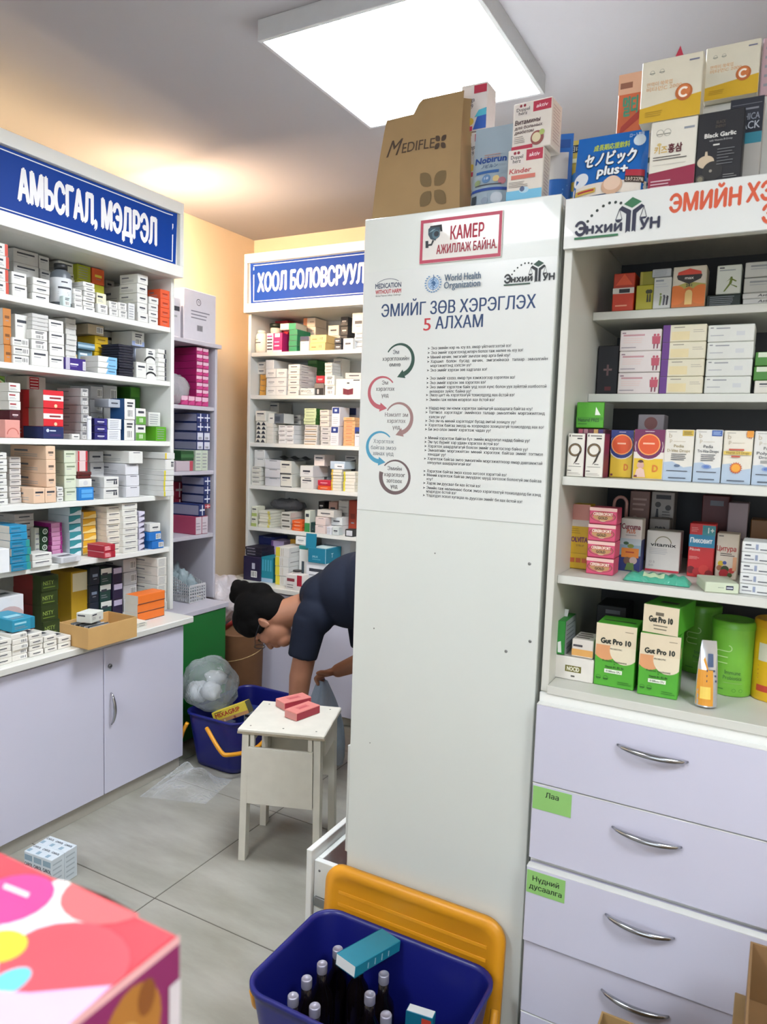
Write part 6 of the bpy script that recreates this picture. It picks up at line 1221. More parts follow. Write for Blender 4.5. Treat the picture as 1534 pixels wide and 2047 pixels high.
def d_kid(b):
    F = b.F; F.rect(0, 0, 1, .28, '#8c1c3c'); F.poly([(0, .26), (1, .26), (1, .34), (0, .28)], '#8c1c3c'); [(F.ring(x, .83, .045, .05, '#77786c', 18), F.rect(x-.06, .81, x+.06, .82, '#77786c')) for x in (.2, .36)]; F.rect(.72, .84, .94, .87, '#8a9098'); F.disc(.2, .67, .03, '#c8b070', ry=.022); F.text('키즈', .1, .55, .08, '#c8a44c', bold=.03, wid=.28); F.text('홍삼', .4, .55, .09, '#5a1c24', bold=.05, wid=.3); F.dashes(.08, .44, .85, .51, 2, '#55504c', .35); F.rect(.08, .38, .8, .385, '#a8a49c'); F.dashes(.06, .05, .5, .18, 3, '#d0a8b0', .4)
t = rstk(1299, 237, 1392, 380, ('kid', '#d8d4c6', d_kid), 'white kids ginseng box with a crimson foot', .012, .045)
def d_c(b):
    F = b.F; F.poly([(0, 0), (1, 0), (1, .36), (0, .24)], '#c8a018'); [(F.ring(x, .8, .03, .036, '#8a8c80', 14), F.rect(x-.045, .78, x+.045, .795, '#8a8c80')) for x in (.18, .34)]; F.rect(.78, .88, .94, .905, '#6a6c84'); F.text('면역이 쑥쑥업', .1, .58, .055, '#d8a878', bold=.01, wid=.42); F.text('비타민C 2000', .1, .5, .055, '#d8a878', bold=.01, wid=.58); F.disc(.72, .4, .135, '#b0602c', n=26); F.disc(.72, .42, .1, '#c8743c', n=22); F.ring(.72, .4, .05, .085, '#ece0d0', 20, a0=.8, a1=5.5); F.dashes(.1, .08, .4, .18, 3, '#a8861c', .35)
rstk(1281, 113, 1404, 243, ('cbox', '#d2ccb8', d_c), 'cream and yellow vitamin C box standing on the ginseng box', .014, .05, on=t)
def d_gar(b):
    F = b.F; tx(F, 'Black Garlic', .5, .655, .055, '#d8d6d0', .68, bold=.05); tx(F, 'with Vitamins B-Group', .52, .6, .025, '#a8a6a4', .5, bold=.02); F.rect(.36, .54, .5, .56, '#c8c6c0'); tx(F, 'BLACK', .5, .83, .04, '#4a4038', .2); tx(F, 'ENERGY', .5, .775, .035, '#4a4038', .22); F.disc(.22, .33, .11, '#c0ae94', ry=.085, n=22); F.poly([(.18, .36), (.27, .36), (.245, .47), (.2, .47)], '#c0ae94'); F.disc(.38, .2, .13, '#22201e', n=20); F.disc(.34, .2, .02, '#8a8478'); F.disc(.12, .1, .055, '#4a463e'); F.disc(.12, .1, .035, '#77705c'); F.dashes(.46, .26, .86, .5, 6, '#77787a', .2, .4); F.dashes(.62, .08, .92, .14, 2, '#8a8a88', .3)
rstk(1393, 220, 1486, 367, ('gar', '#16151a', d_gar), 'black garlic box with a garlic bulb picture', .01, .04)
def d_hica(b):
    F = b.F; F.rect(0, .62, 1, 1, '#191c28'); F.rect(0, .5, 1, .62, '#2a7a8c'); F.text('HICA', .45, .76, .07, '#8a8e98', wid=.45, bold=.01); F.text('BLACK', .1, .66, .08, '#b8bcc4', wid=.82, bold=.01); F.rect(.06, .93, .94, .935, '#77787f'); F.dashes(.1, .86, .9, .9, 1, '#77787f', .5)
rstk(1456, 196, 1524, 352, ('hica', '#a8a49c', d_hica), 'dark and grey HICA box behind the black garlic box', .055, .04)
t = rstk(1400, 200, 1560, 340, g('#c0bfb8', 'n'), 'large plain white carton behind the HICA box', .12, .12)
rstk(1409, 86, 1519, 203, ('cbox', '#d2ccb8', d_c), 'cream and yellow vitamin C box on the large white carton', .1, .05, on=t)
rstk(1522, 70, 1590, 200, g('#b89aa0', 'k'), 'pinkish box beside the vitamin C box', .12, .08, on=t)
def d_orb(b):
    F = b.F; F.rect(0, .86, 1, 1, '#d8a888'); F.rect(.08, .9, .6, .94, '#8a5a44'); F.text('멀티', .25, .72, .1, '#4a8a6c', bold=.04, wid=.6); F.poly([(.1, .58), (.95, .68), (.95, .74), (.2, .64)], '#a83a2c'); F.rect(.06, .36, .5, .38, '#8a3a20'); F.dashes(.06, .12, .9, .3, 4, '#d88a60', .3)
rstk(1233, 146, 1281, 330, ('orb', '#c8643a', d_orb), 'orange box standing behind the blue pouch', .15, .05)
mb = MB(); a = onY(1356, 103, 1.6); t_ = onY(1345, 126, 1.6); mb.obox((t_.x+.012, 1.6, 1.875), (.012, 0, 0), (0, .0012, 0), (0, 0, t_.z-1.875), M('#b02c44', .5)); mb.add([(t_.x, 1.5995, t_.z), (t_.x+.022, 1.5995, t_.z+.004), (a.x+.004, 1.5995, a.z+.01), (t_.x, 1.6005, t_.z), (t_.x+.022, 1.6005, t_.z+.004), (a.x+.004, 1.6005, a.z+.01)], [[0, 1, 2], [5, 4, 3], [0, 3, 4, 1], [1, 4, 5, 2], [2, 5, 3, 0]], M('#b02c44', .5))
tag(mb.build('paper_flag'), 'small red paper flag poking up behind the vitamin C box', 'flag')

# ================================================================== floor-standing things
def rrect(a, b, r, z, n=8, cx=0, cy=0):
    P = []
    for qx, qy, s in ((1, 1, 0), (-1, 1, 1), (-1, -1, 2), (1, -1, 3)):
        for k in range(n+1):
            t = math.pi/2*(s+k/n); P.append((cx+qx*(a-r)+r*math.cos(t), cy+qy*(b-r)+r*math.sin(t), z))
    return P
def loft(mb, loops, mat, capb=True, capt=False, smooth=True):
    n = len(loops[0]); V = [p for L in loops for p in L]; Fq = [[i*n+k, i*n+(k+1) % n, (i+1)*n+(k+1) % n, (i+1)*n+k] for i in range(len(loops)-1) for k in range(n)]
    if capb: Fq.append(list(range(n))[::-1])
    if capt: Fq.append([(len(loops)-1)*n+k for k in range(n)])
    mb.add(V, Fq, mat, smooth)
BLUE = M('#141a6e', .35, var=.04, scale=12); YEL = M('#e09a1e', .4, var=.04, scale=12)
def tub(label, x0, x1, y0, y1, h, handles):
    cx, cy, a, b = (x0+x1)/2, (y0+y1)/2, (x1-x0)/2, (y1-y0)/2
    r = root('storage_tub', label, 'tub', (cx, cy, 0)); mb = MB()
    loft(mb, [rrect(a-.05, b-.05, .04, .0008), rrect(a-.036, b-.036, .045, .006), rrect(a-.03, b-.03, .05, .03), rrect(a-.008, b-.008, .055, h-.03), rrect(a-.007, b-.007, .055, h-.012), rrect(a, b, .058, h-.01), rrect(a, b, .058, h-.001), rrect(a-.002, b-.002, .056, h), rrect(a-.008, b-.008, .052, h), rrect(a-.011, b-.011, .05, h-.01), rrect(a-.034, b-.034, .046, .03), rrect(a-.04, b-.04, .042, .008)], BLUE, True, True)
    mb.build('body', r)
    for P in handles:
        mb = MB(); mb.tube([Vector(p)-Vector((cx, cy, 0)) for p in P], .0085, YEL, 10); note(mb.build('handle', r), 'yellow bail handle')
    return r
def arc(pts, n=6):
    """smooth curve through points"""
    P = [Vector(p) for p in pts]; P = [P[0]*2-P[1]]+P+[P[-1]*2-P[-2]]; o = []
    for i in range(1, len(P)-2):
        for k in range(n):
            t = k/n; a, b, c, d = P[i-1:i+3]; o.append(.5*((2*b)+(c-a)*t+(2*a-5*b+4*c-d)*t*t+(3*b-a-3*c+d)*t**3))
    return o+[P[-2]]
tub('dark blue plastic tub with yellow handles next to the stool', -2.135, -1.835, 2.215, 2.64, .235, (arc([onY(413, 1455, 2.2), onY(440, 1500, 2.18), onY(458, 1509, 2.19), (-1.812, 2.3, .115), (-1.818, 2.42, .15), (-1.826, 2.5, .2)]), arc([(-2.1, 2.214, .19), (-2.12, 2.21, .15), (-2.135, 2.21, .11)])))
tub('dark blue plastic tub of bottles before the tall cabinet', -.925, -.46, 1.13, 1.455, .235, (arc([(-.93, 1.36, .19), (-.94, 1.33, .13), (-.947, 1.28, .1), (-.942, 1.22, .12), (-.932, 1.19, .18)]), arc([(-.452, 1.4, .19), (-.444, 1.36, .15), (-.438, 1.3, .13), (-.444, 1.24, .15), (-.452, 1.2, .19)])))
# lid leaning against the end panel
mb = MB(); loft(mb, [rrect(.235, .165, .05, 0), rrect(.235, .165, .05, .012), rrect(.222, .152, .045, .016), rrect(.21, .14, .04, .016), rrect(.206, .136, .038, .012)], YEL, True, True)
lid = tag(mb.build('tub_lid', None, (-.695, 1.476, .168), rot=(rad(86), 0, 0)), 'yellow plastic tub lid leaning against the tall cabinet', 'lid')
mb = MB()
for k in range(8): mb.box(-.195, .195, -.115+.03*k, -.107+.03*k, .0122, .0134, YEL, .0004)
o = mb.build('ribs', lid); o['kind'] = 'stuff'
# bottles in the tub
def dark_bottle(x, y, i):
    r = root('dark_glass_bottle', 'dark glass bottle with grey cap, '+['in the corner by the lid', 'beside the corner bottle', 'along the short side', 'at the near short-side corner', 'in the near row', 'beside the leaning teal box', 'in the near row by the teal box', 'against the lid side', 'under the leaning teal box', 'in the near row, last'][i]+', blue tub', 'bottle', (x, y, .0095), 0, 'dark bottles in the tub')
    mb = MB(); mb.lathe([(0, 0), (.025, 0), (.027, .004), (.027, .1), (.024, .118), (.0125, .14), (.0115, .172), (0, .172)], M('#0f0a0c', .12), 20); mb.build('glass', r)
    mb = MB(); mb.lathe([(.0118, .168), (.0122, .17), (.0122, .187), (.0112, .189), (.009, .1892), (.0085, .188), (0, .188)], M('#a5a3b2', .35, .4, .02), 20); mb.build('cap', r)
for i, (x, y) in enumerate(((-.832, 1.378), (-.836, 1.318), (-.84, 1.262), (-.836, 1.205), (-.78, 1.205), (-.697, 1.294), (-.64, 1.262), (-.774, 1.376), (-.7, 1.362), (-.66, 1.2))): dark_bottle(x, y, i)
def tealbox(loc, rot, label):
    b = Carton(.06, .026, .15, M('#1c86a0', .4)); b.F.dashes(.15, .2, .85, .62, 5, '#bfe0e8', .12, .3); b.F.rect(.0, .8, 1, 1, '#0f6a84'); b.F.rect(.6, .84, .95, .96, '#c8402c'); b.R.dashes(.2, .2, .8, .8, 4, '#a8d4e0', .15); b.T.rect(.02, .05, .98, .95, '#e2e6e6')
    b.L.rect(.0, .0, 1, 1, '#17768e')
    return tag(b.build('medicine_box', None, loc, rot=rot), label, 'box')
v = Vector((-.745, 1.42, .255)); 
tealbox((-.725, 1.44, .222), (rad(84), rad(0), rad(-14)), 'teal box lying across bottle caps in the blue tub')
tealbox((-.598, 1.335, .0105), (rad(-6), 0, rad(8)), 'teal box standing upright among the bottles')
tealbox((-.565, 1.235, .0105), (0, 0, rad(30)), 'teal box wedged near the handle of the bottle tub')
# contents of the first tub
for i, (x, y, z, rz, c, t_) in enumerate(((-2.0, 2.5, .0105, .2, '#1f3f9c', 'blue carton standing at the back of the tub'), (-1.94, 2.34, .0105, -.3, '#c8c4bc', 'white carton at the bottom of the tub'), (-2.04, 2.37, .0105, .1, '#7a8ab0', 'grey-blue carton under the clear bag'))):
    b = Carton(.09, .06, .18 if i == 0 else .15, M(c, .5)); b.F.rect(.35, .55, 1, .98, '#c4ccd8'); b.F.rect(.4, .8, .9, .86, INK); b.F.dashes(.4, .6, .9, .76, 3, '#8a94a4', .3); tag(b.build('medicine_box', None, (x, y, z), rz), t_+' beside the stool', 'box')
b = Carton(.18, .034, .05, M('#d8c440', .45)); F = b.F; F.text('MIXAGRIP', .08, .45, .34, '#a82420', wid=.72, bold=.05); F.rect(.0, .0, 1, .28, '#b88a5a'); F.disc(.3, .1, .1, '#d8c0a0'); F.disc(.6, .1, .12, '#8a4a34'); b.R.rect(0, 0, 1, 1, '#4a4a34'); F.rect(.08, .84, .3, .9, '#5a3a20')
tag(b.build('medicine_box', None, (-1.9, 2.275, .236), rot=(0, rad(-26), rad(6))), 'yellow Mixagrip box leaning on the rim of the blue tub', 'box')
blob('clear_bag', 'big clear plastic bag of packets resting on the blue tub', 'bag', (-2.08, 2.335, .326), (.13, .105, .118), film('bag_film', '#c4ced0', .2, .08, 14, .014), 7, .22, 4, 1.3)
for i, (dx, dy, dz, s_) in enumerate(((-.05, -.02, -.02, (.05, .05, .045)), (.035, -.03, .0, (.045, .04, .04)), (.0, .04, .03, (.05, .04, .035)))):
    blob('packet', 'white packet '+['nearest the cabinet', 'nearest the tub rim', 'at the top'][i]+' inside the big clear bag', 'packet', (-2.09+dx, 2.335+dy, .308+dz), s_, M('#c9cdd2', .5), 20+i, .3)
# clear wrapping film on the floor
mb = MB()
def ffilm(a, b):
    p = Vector((-2.09, 2.03, 0)).lerp(Vector((-1.84, 2.12, 0)), a)+Vector((-.03, .14, 0))*(b-.5)*1.5
    z = .012+.05*max(0, noise.noise(Vector((a*4, b*4, 3))))+.06*math.exp(-((a-.55)**2+(b-.6)**2)*9); return (p.x, p.y, z*(1-abs(2*a-1)**4)*(1-abs(2*b-1)**4)+.0012)
mb.grid(ffilm, 40, 30, FILMC); tag(mb.build('wrapping_film'), 'crumpled clear wrapping film on the floor by the blue tub', 'plastic film')
# stool
rz = rad(20); STC = Vector((-1.392, 1.963, 0)); sw, sd, sh = .288, .262, .448
rs = root('wooden_stool', 'worn white painted wooden stool with a boxed front', 'stool', STC, rz)
PW = M('#cfccc0', .55, var=.09, scale=22, bump=.15); ED = M('#9c927e', .7, var=.25, scale=60)
mb = MB(); mb.box(-sw/2, sw/2, -sd/2, sd/2, sh-.018, sh, PW, .003); st = mb.build('seat', rs)
mb = MB(); mb.box(-sw/2-.0006, sw/2+.0006, -sd/2-.0008, -sd/2+.001, sh-.017, sh-.009, ED, .0004); note(mb.build('worn_edge', st), 'chipped raw edge of the seat')
for x, y in ((-.11, -.1), (.11, -.1), (-.11, .1), (.11, .1), (.0, -.1)):
    mb = MB(); mb.lathe([(0, .0007), (.003, .0006), (.0034, 0)], M('#6a675e', .5), 8); mb.build('nail', st, (x, y, sh))
lw = .022; LX, LY = sw/2-.014, sd/2-.014; SP = .006
for sx in (-1, 1):
    for sy in (-1, 1):
        mb = MB(); xt, yt_ = sx*LX-lw/2*sx, sy*LY; L = [(xt-lw/2, yt_-.03 if sy > 0 else yt_-.008), (xt+lw/2, yt_+.03 if sy < 0 else yt_+.008)]
        (xa, ya), (xb, yb) = L; ex, ey = sx*SP, sy*SP
        V_ = [(xa+ex, ya+ey, .0005), (xb+ex, ya+ey, .0005), (xb+ex, yb+ey, .0005), (xa+ex, yb+ey, .0005), (xa, ya, sh-.019), (xb, ya, sh-.019), (xb, yb, sh-.019), (xa, yb, sh-.019)]
        mb.add(V_, [[3, 2, 1, 0], [4, 5, 6, 7], [0, 1, 5, 4], [1, 2, 6, 5], [2, 3, 7, 6], [3, 0, 4, 7]], PW); mb.build('leg', rs)
def panel(nm, y0, y1, za, zb, inset=.0):
    mb = MB(); f = lambda z: SP*(1-z/(sh-.019)); xa, xb = LX-.024+f(za)-inset, LX-.024+f(zb)-inset; yo = y0
    V_ = [(-xa, yo, za), (xa, yo, za), (xa, y1, za), (-xa, y1, za), (-xb, yo, zb), (xb, yo, zb), (xb, y1, zb), (-xb, y1, zb)]
    mb.add(V_, [[3, 2, 1, 0], [4, 5, 6, 7], [0, 1, 5, 4], [1, 2, 6, 5], [2, 3, 7, 6], [3, 0, 4, 7]], PW); return mb.build(nm, rs)
panel('front_panel', -LY-.016, -LY-.004, .2, .388); panel('back_panel', LY+.004, LY+.014, .2, .388)
for sx in (-1, 1):
    mb = MB(); mb.box(sx*(LX-.034)-.007, sx*(LX-.034)+.007, -LY-.008, -LY+.006, .388, sh-.0185, PW); mb.build('corner_block', rs)
    mb = MB(); mb.box(sx*(LX+.002)-.006, sx*(LX+.002)+.006, -LY+.035, LY-.035, .36, sh-.0185, PW); mb.build('side_rail', rs)
# two pink boxes on the seat
PKB = lambda b: (b.F.rect(.02, .06, .98, .9, '#a82c40'), b.T.rect(.28, .3, .72, .7, '#c86a6c'), b.T.rect(.34, .42, .66, .5, '#a83a48'), b.R.rect(.05, .08, .95, .9, '#d08a86'), b.L.rect(.05, .08, .95, .9, '#d08a86'))
for c, a_, l_ in (((-1.345, 1.993), 79, 'in front'), ((-1.425, 2.045), 68, 'behind')):
    b = Carton(.112, .058, .028, M('#d8857e', .4)); PKB(b)
    t_ = Vector((math.cos(rad(a_)), math.sin(rad(a_)))); n_ = Vector((-t_.y, t_.x)); tag(b.build('medicine_box', None, (c[0]+n_.x*.029, c[1]+n_.y*.029, sh+.0006), rad(a_)), f'pinkish red box lying on the stool, the one {l_}', 'box', 'pink boxes on the stool')
# six-pack of small drink cartons
rp = root('drink_pack', 'white and blue six-pack of small cartons on the floor', 'pack', (-1.9, 1.413, .0005), rad(4))
b = Carton(.0385, .0485, .1, M('#c8d2d8', .4)); b.F.rect(.08, .74, .92, .92, '#8aa4b4'); tx(b.F, 'CAROL', .5, .56, .11, '#2c3440', .86, bold=.04); b.F.rect(.1, .05, .9, .46, '#9ab0bc'); b.F.disc(.5, .2, .1, '#5a5458'); b.R.dashes(.1, .1, .9, .9, 5, '#a8b4bc', .3)
b.T.rect(.1, .1, .45, .4, '#8aa4b4'); tx(b.T, 'CAROL', .5, .6, .16, '#2c3440', .8, bold=.04); me_ = b.mesh('carton')
for i in range(3):
    for j in range(2): link('carton', me_, rp, (-.039+.039*i, -.0245+.049*j, 0))
# brown drum, sack in the corner
mb = MB(); KD = M('#7c5638', .75, var=.15, scale=14, bump=.3)
mb.lathe([(0, .0008), (.1, .0008), (.104, .01), (.112, .43), (.115, .436), (.108, .438), (.1, .02), (0, .02)], KD, 32); dm = tag(mb.build('waste_drum', None, (-2.285, 2.775, 0)), 'brown cardboard drum in the corner by the green cabinet', 'drum')
mb = MB(); mb.tube([(.11*math.cos(a), .11*math.sin(a), .33+.03*math.cos(a-1)) for a in [k*math.pi/12 for k in range(25)]], .002, M('#b89a68', .7), 6); mb.build('cord', dm)
blob('plastic_sack', 'white plastic sack with faint red print on the brown drum', 'sack', (-2.40, 2.77, .58), (.085, .1, .125), film('white_sack', '#cfc6c8', .9, .35, 20, .01), 31, .25, 4)
mb = MB(); mb.tube([(-2.33, 2.70, .45), (-2.28, 2.71, .49), (-2.24, 2.72, .5)], .012, M('#a83a34', .5), 8); tag(mb.build('red_strap'), 'red strap end over the rim of the brown drum', 'strap')
# cardboard cartons at the drawers
CB_ = M('#8a6a44', .75, var=.12, scale=16); CB2 = M('#9c7e50', .75, var=.12, scale=16)
def open_carton(label, x0, x1, y0, y1, z0, z1, mat, flap=True):
    r = root('cardboard_carton', label, 'carton', ((x0+x1)/2, (y0+y1)/2, z0)); a, b, h = (x1-x0)/2, (y1-y0)/2, z1-z0
    for n_, bb in (('wall', (-a, a, -b, -b+.004, .004, h)), ('wall', (-a, a, b-.004, b, .004, h)), ('wall', (-a, -a+.004, -b+.004, b-.004, .004, h)), ('wall', (a-.004, a, -b+.004, b-.004, .004, h)), ('bottom', (-a, a, -b, b, 0, .0038))):
        mb = MB(); mb.box(*bb, mat, .0006); mb.build(n_, r)
    if flap:
        mb = MB(); mb.obox((-a, -b, h), (0, 2*b, 0), (-.05, 0, -.06), (.003, 0, -.001), mat, .0005); mb.build('flap', r)
    return r
b = Carton(.34, .28, .444, CB2); b.F.rect(.0, .46, 1, .54, '#a8946a'); tag(b.build('cardboard_carton', None, (.165, 1.22, .0006)), 'closed brown cardboard carton on the floor by the drawers', 'carton')
open_carton('open brown cardboard carton on top of the closed one', .012, .33, 1.09, 1.35, .4455, .552, CB_, False)
open_carton('low open brown cardboard carton before the drawers', -.22, -.03, 1.1, 1.32, .0006, .345, CB2, False)
# sales counter with the red box in the foreground
rc = root('sales_counter', 'white sales counter on the customer side under the red box', 'counter')
mb = MB(); mb.box(-1.5, -.31, -.3, .27, .0, .968, WHITE2); mb.build('body', rc); mb = MB(); mb.box(-1.52, -.295, -.32, .285, .969, .995, WHITE); mb.build('counter_top', rc)
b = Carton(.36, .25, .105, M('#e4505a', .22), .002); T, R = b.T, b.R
for (x0, y0, x1, y1, c) in ((0, 0, 1, .24, '#e8b0d8'),): T.rect(x0, y0, x1, y1, c)
def gz(px, py): q = onZ(px, py, 1.1); return (q.x+.644)/.36, (q.y-.044)/.25
T.disc(*gz(115, 1815), .11, '#f2e2dc', ry=.12); T.disc(*gz(215, 1795), .12, '#e8686a', ry=.1); T.disc(*gz(60, 1900), .13, '#f0dbe2', ry=.1); T.disc(*gz(130, 1925), .15, '#e4505a', ry=.12); T.disc(*gz(20, 1800), .1, '#e0458c', ry=.1); T.disc(*gz(2, 1895), .06, '#e8c83a', ry=.05); T.disc(*gz(15, 1970), .035, '#6ac0d0', ry=.05); T.poly([gz(-40, 1985), gz(60, 1990), gz(225, 1975), gz(130, 2060), gz(-60, 2075)], '#e8b4dc')  # the whitish discs put a soft glare into the print colours
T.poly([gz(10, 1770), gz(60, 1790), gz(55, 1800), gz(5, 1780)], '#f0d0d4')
R.rect(0, 0, 1, 1, '#8a2460'); R.rect(0, .95, 1, 1, '#f0b8b8'); R.disc(.86, .66, .2, '#b0742e', ry=.26); R.disc(.83, .58, .14, '#cc9c54', ry=.17); R.disc(.9, .8, .06, '#8a5020', ry=.1); R.disc(.84, .38, .1, '#d4d0cc', ry=.1); R.disc(.86, .46, .035, '#3a2420'); R.disc(.8, .64, .02, '#3a2420'); R.disc(.62, .3, .24, '#a8468c', ry=.26); R.disc(.68, .6, .1, '#c05a9c'); R.rect(.965, 0, 1, .75, '#d8d0d4')
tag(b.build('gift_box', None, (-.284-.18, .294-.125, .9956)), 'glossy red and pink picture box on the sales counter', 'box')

# ================================================================== the pharmacist bending over
def remesh(name, prims, voxel, mat, parent=None, smooth=4):
    bm = bmesh.new()
    for p in prims:
        if p[0] == 'cap':
            _, p0, r0, p1, r1 = p[:5]; p0, p1 = Vector(p0), Vector(p1); d = p1-p0; q = d.to_track_quat('Z', 'Y').to_matrix().to_4x4()
            bmesh.ops.create_cone(bm, cap_ends=True, segments=20, radius1=r0, radius2=r1, depth=d.length, matrix=Matrix.Translation((p0+p1)/2) @ q)
            if len(p) < 6 or p[5] != 'flat':
                for c, r in ((p0, r0), (p1, r1)): bmesh.ops.create_icosphere(bm, subdivisions=3, radius=r, matrix=Matrix.Translation(c))
        else:
            _, c, axes = p; m = Matrix.Identity(4)
            for k in range(3):
                for i in range(3): m[i][k] = axes[k][i]
            bmesh.ops.create_icosphere(bm, subdivisions=4, radius=1, matrix=Matrix.Translation(c) @ m)
    me = bpy.data.meshes.new('tmp'); bm.to_mesh(me); bm.free(); o = bpy.data.objects.new('tmp', me); COL.objects.link(o)
    md = o.modifiers.new('r', 'REMESH'); md.mode = 'VOXEL'; md.voxel_size = voxel; ms = o.modifiers.new('s', 'SMOOTH'); ms.iterations = smooth; ms.factor = .5
    dg = bpy.context.evaluated_depsgraph_get(); m2 = bpy.data.meshes.new_from_object(o.evaluated_get(dg)); bpy.data.objects.remove(o)
    m2.materials.clear(); m2.materials.append(mat); m2.polygons.foreach_set('use_smooth', [True]*len(m2.polygons)); m2.name = name
    return link(name, m2, parent)
Ud, Fd, Sd = Vector((-.985, 0, .12)).normalized(), Vector((-.12, 0, -.99)), Vector((0, -1, 0))
Fd = (Fd-Ud*Fd.dot(Ud)).normalized(); Hc = Vector((-1.806, 2.345, .65))
def hp(u, f, s=0): return Hc+Ud*u+Fd*f+Sd*s
def ell(c, u, f, s): return ('ell', c, (Ud*u, Fd*f, Sd*s))
SKIN = M('#a06e54', .55, var=.05, scale=25)
NB = Vector((-1.575, 2.45, .735))
body = [ell(hp(.02, -.012), .118, .095, .076), ell(hp(-.055, .03), .07, .062, .061), ell(hp(-.108, .058), .026, .03, .034), ('cap', hp(-.012, .083), .012, hp(-.045, .106), .013), ell(hp(-.045, .1), .012, .012, .018),
        ell(hp(-.074, .092), .008, .011, .023), ell(hp(-.084, .09), .008, .01, .02), ell(hp(.0, .08), .012, .016, .055), ell(hp(-.045, .058, .044), .032, .024, .018), ell(hp(-.045, .058, -.044), .032, .024, .018),
        ell(hp(-.05, -.008, .073), .03, .017, .008), ell(hp(-.05, -.008, -.073), .03, .017, .008), ell(hp(-.042, -.02, .076), .022, .006, .009), ell(hp(-.042, -.02, -.076), .022, .006, .009),
        ('cap', hp(-.06, -.03), .056, NB, .066),
        # trunk and pelvis
        ('cap', NB, .07, (-1.3, 2.45, .83), .11), ('cap', (-1.3, 2.45, .83), .115, (-1.1, 2.45, .92), .125),
        # near (left) arm, hanging straight down
        ('cap', (-1.55, 2.3, .67), .046, (-1.575, 2.272, .47), .043), ('cap', (-1.575, 2.272, .47), .043, (-1.592, 2.268, .255), .029),
        ('ell', (-1.598, 2.268, .2), (Vector((.012, .03, 0)), Vector((-.03, .012, 0))*.5, Vector((0, 0, .046))))]
for k, (dx, dy, ln) in enumerate(((.018, .022, .062), (.006, .008, .07), (-.006, -.006, .066), (-.016, -.02, .052))):
    a = Vector((-1.598+dx*.6, 2.268+dy, .168)); m_ = a+Vector((-.006, 0, -ln*.55)); e = m_+Vector((-.016, 0, -ln*.42)); body += [('cap', a, .0095, m_, .0088), ('cap', m_, .0088, e, .0075)]
body += [('cap', (-1.606, 2.244, .215), .011, (-1.625, 2.226, .178), .0095), ('cap', (-1.625, 2.226, .178), .0095, (-1.634, 2.226, .152), .008)]
# far (right) arm, forearm bent towards the bag
EL, WR = Vector((-1.475, 2.61, .47)), Vector((-1.585, 2.565, .415))
body += [('cap', (-1.5, 2.6, .72), .05, EL, .045), ('cap', EL, .043, WR, .029), ('ell', WR+Vector((-.035, -.008, -.012)), (Vector((-.045, -.01, -.016)), Vector((0, .03, 0)), Vector((0, 0, .017))))]
for k, dy in enumerate((-.026, -.01, .007, .022)):
    a = WR+Vector((-.068, dy-.01, -.02)); m_ = a+Vector((-.022, 0, -.022)); e = m_+Vector((.014, 0, -.024)); body += [('cap', a, .0095, m_, .0088), ('cap', m_, .0088, e, .0076)]
body += [('cap', WR+Vector((-.02, -.034, -.006)), .011, WR+Vector((-.05, -.05, -.002)), .0095), ('cap', WR+Vector((-.05, -.05, -.002)), .0095, WR+Vector((-.072, -.05, -.012)), .008)]
# legs
for y in (2.36, 2.54): body += [('cap', (-1.1, y, .9), .095, (-1.17, y, .48), .058), ('cap', (-1.17, y, .48), .056, (-1.1, y, .09), .038), ('cap', (-1.09, y, .05), .04, (-1.25, y, .035), .032)]
per = remesh('person', body, .0055, SKIN, None, 3)
tag(per, 'person in a navy shirt bending over beside the stool', 'person')
# shirt
SH = M('#1b2130', .85, var=.12, scale=30, bump=.3, spec=.2)
sp = (Vector((-1.1, 2.45, .93))-Vector((-1.56, 2.45, .74))).normalized(); pn = Vector((-sp.z, 0, sp.x)); Yv = Vector((0, 1, 0))
def tor(c, a, b, w): return ('ell', c, (sp*a, Yv*w, pn*b))
shirt = [tor((-1.6, 2.445, .765), .07, .078, .12), tor((-1.53, 2.45, .775), .12, .105, .18), tor((-1.43, 2.45, .80), .17, .15, .188), tor((-1.3, 2.45, .835), .2, .172, .195), tor((-1.14, 2.45, .89), .17, .165, .19),
         ('cap', (-1.548, 2.296, .70), .068, (-1.569, 2.274, .548), .057, 'flat'), ('ell', (-1.535, 2.31, .71), (Vector((.078, 0, 0)), Vector((0, .072, 0)), Vector((0, 0, .078)))),
         ('cap', (-1.5, 2.6, .74), .08, (-1.48, 2.612, .53), .066, 'flat'), ('ell', (-1.5, 2.59, .735), (Vector((.08, 0, 0)), Vector((0, .07, 0)), Vector((0, 0, .08))))]
remesh('shirt', shirt, .007, SH, per, 5)
tr = [('cap', (-1.09, y, .9), .112, (-1.17, y, .47), .074) for y in (2.36, 2.54)]+[('cap', (-1.17, y, .48), .072, (-1.1, y, .1), .055, 'flat') for y in (2.36, 2.54)]+[tor((-1.07, 2.45, .92), .13, .13, .175)]
remesh('trousers', tr, .009, M('#1c2230', .85, var=.1, scale=40), per, 4)
for y in (2.36, 2.54): remesh('shoe', [('cap', (-1.09, y, .048), .045, (-1.26, y, .04), .036)], .007, M('#15161a', .5), per, 2)
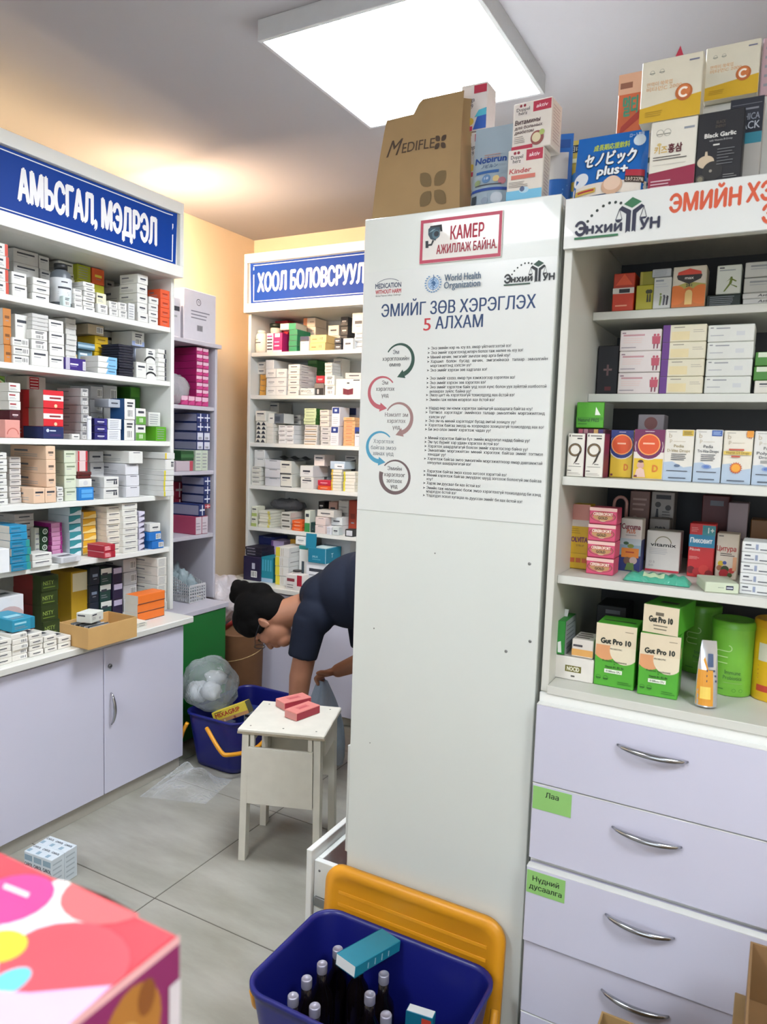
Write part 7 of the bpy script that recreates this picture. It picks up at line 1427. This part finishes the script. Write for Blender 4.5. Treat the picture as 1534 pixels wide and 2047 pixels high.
# hair: cap, nape, bun
HB = M('#080707', .85, var=.3, scale=90, bump=.6, spec=.15)
hair = [ell(hp(.03, -.026), .118, .097, .085), ell(hp(-.015, -.05), .085, .064, .079), ell(hp(.08, .02), .068, .074, .072), ell(hp(.04, .03, .05), .055, .05, .032), ell(hp(.04, .03, -.05), .055, .05, .032), ell(hp(.0, .005, .06), .05, .042, .024), ell(hp(.0, .005, -.06), .05, .042, .024),
        ell(hp(-.03, .012, .07), .018, .03, .01), ell(hp(.035, -.108), .05, .035, .045)]
bc = Vector((-1.945, 2.35, .752)); bun = [('ell', bc+Vector(o), (Vector((r, 0, 0)), Vector((0, r, 0)), Vector((0, 0, r)))) for o, r in (((0, 0, 0), .038), ((-.014, 0, -.03), .032), ((.022, 0, .012), .03), ((-.018, .01, .014), .026), ((.03, 0, -.02), .034))]
bun += [('cap', bc+Vector((.03, 0, .02)), .014, bc+Vector((.062, 0, .026)), .006), ('cap', bc, .03, hp(.05, -.1), .04)]
hr = remesh('hair', hair+bun, .006, HB, per, 3)
# face details: eye, brow, glasses
for s in (1, -1):
    e = remesh('eye', [('ell', hp(-.012, .081, s*.03), (Ud*.009, Fd*.007, Sd*.013))], .002, M('#2a1c16', .2), per, 1)
mb = MB(); GL = M('#3a3c44', .3, .7, 0)
for s in (1, -1):
    mb.tube([hp(-.014+.02*math.sin(a), .108, s*(.033+.022*0)+.024*math.cos(a)) for a in [k*math.pi/9 for k in range(19)]], .0013, GL, 6, caps=False)
    mb.tube([hp(-.01, .106, s*.058), hp(-.018, .055, s*.076), hp(-.034, .0, s*.08)], .0012, GL, 6)
mb.tube([hp(-.01, .108, .01), hp(-.008, .111, 0), hp(-.01, .108, -.01)], .0012, GL, 6)
go = mb.build('glasses', per); note(go, 'thin metal-framed glasses')
# plastic bag hanging from the far hand
mb = MB(); gc = WR+Vector((-.07, -.015, -.05))
def fbagh(a, b):
    w = .02+.095*math.sin(math.pi*min(1, b*.62+.02)); th = 2*math.pi*a; rr_ = w*(1+.18*math.sin(5*th+3*b)*(1-b*.4)); return (gc.x+.03*b+rr_*math.cos(th)*.8, gc.y+rr_*math.sin(th)*.6, gc.z-.34*b)
mb.grid(fbagh, 48, 24, film('blue_film', '#8fa6bc', .55, .15, 30, .008)); tag(mb.build('carrier_bag'), 'thin bluish plastic carrier bag held by the person', 'bag')

# ================================================================== past about 300 of a kind: the smallest medicine boxes become one object
def px_area(o):
    s = o.matrix_basis; c = s.translation-Vector((0, 0, CAM_H)); dp = c.dot(FW); d = o.data; bb = [v.co for v in d.vertices[:24]]
    w = max(v.x for v in bb)-min(v.x for v in bb); h = max(v.z for v in bb)-min(v.z for v in bb)
    return w*h/dp**2
mbx = [o for o in COL.objects if o.name.split('.')[0] == 'medicine_box' and o.parent is None]
mbx.sort(key=lambda o: -px_area(o)*(.45 if o.get('back') else 1)); rest = mbx[300:]
if rest:
    mb = MB()
    for o in rest:
        n = len(mb.v); mt = o.matrix_basis; me = o.data; mb.v += [tuple(mt @ v.co) for v in me.vertices]; ks = [mb.mi(m) for m in me.materials]
        for p in me.polygons: mb.f.append([n+i for i in p.vertices]); mb.m.append(ks[p.material_index]); mb.sm.append(False)
        bpy.data.objects.remove(o)
    o = mb.build('small_medicine_boxes'); o['kind'] = 'stuff'; tag(o, 'the many smaller medicine boxes filling gaps on the shelves', 'boxes')
bpy.data.objects.remove(_TO); bpy.data.scenes.remove(_TS)
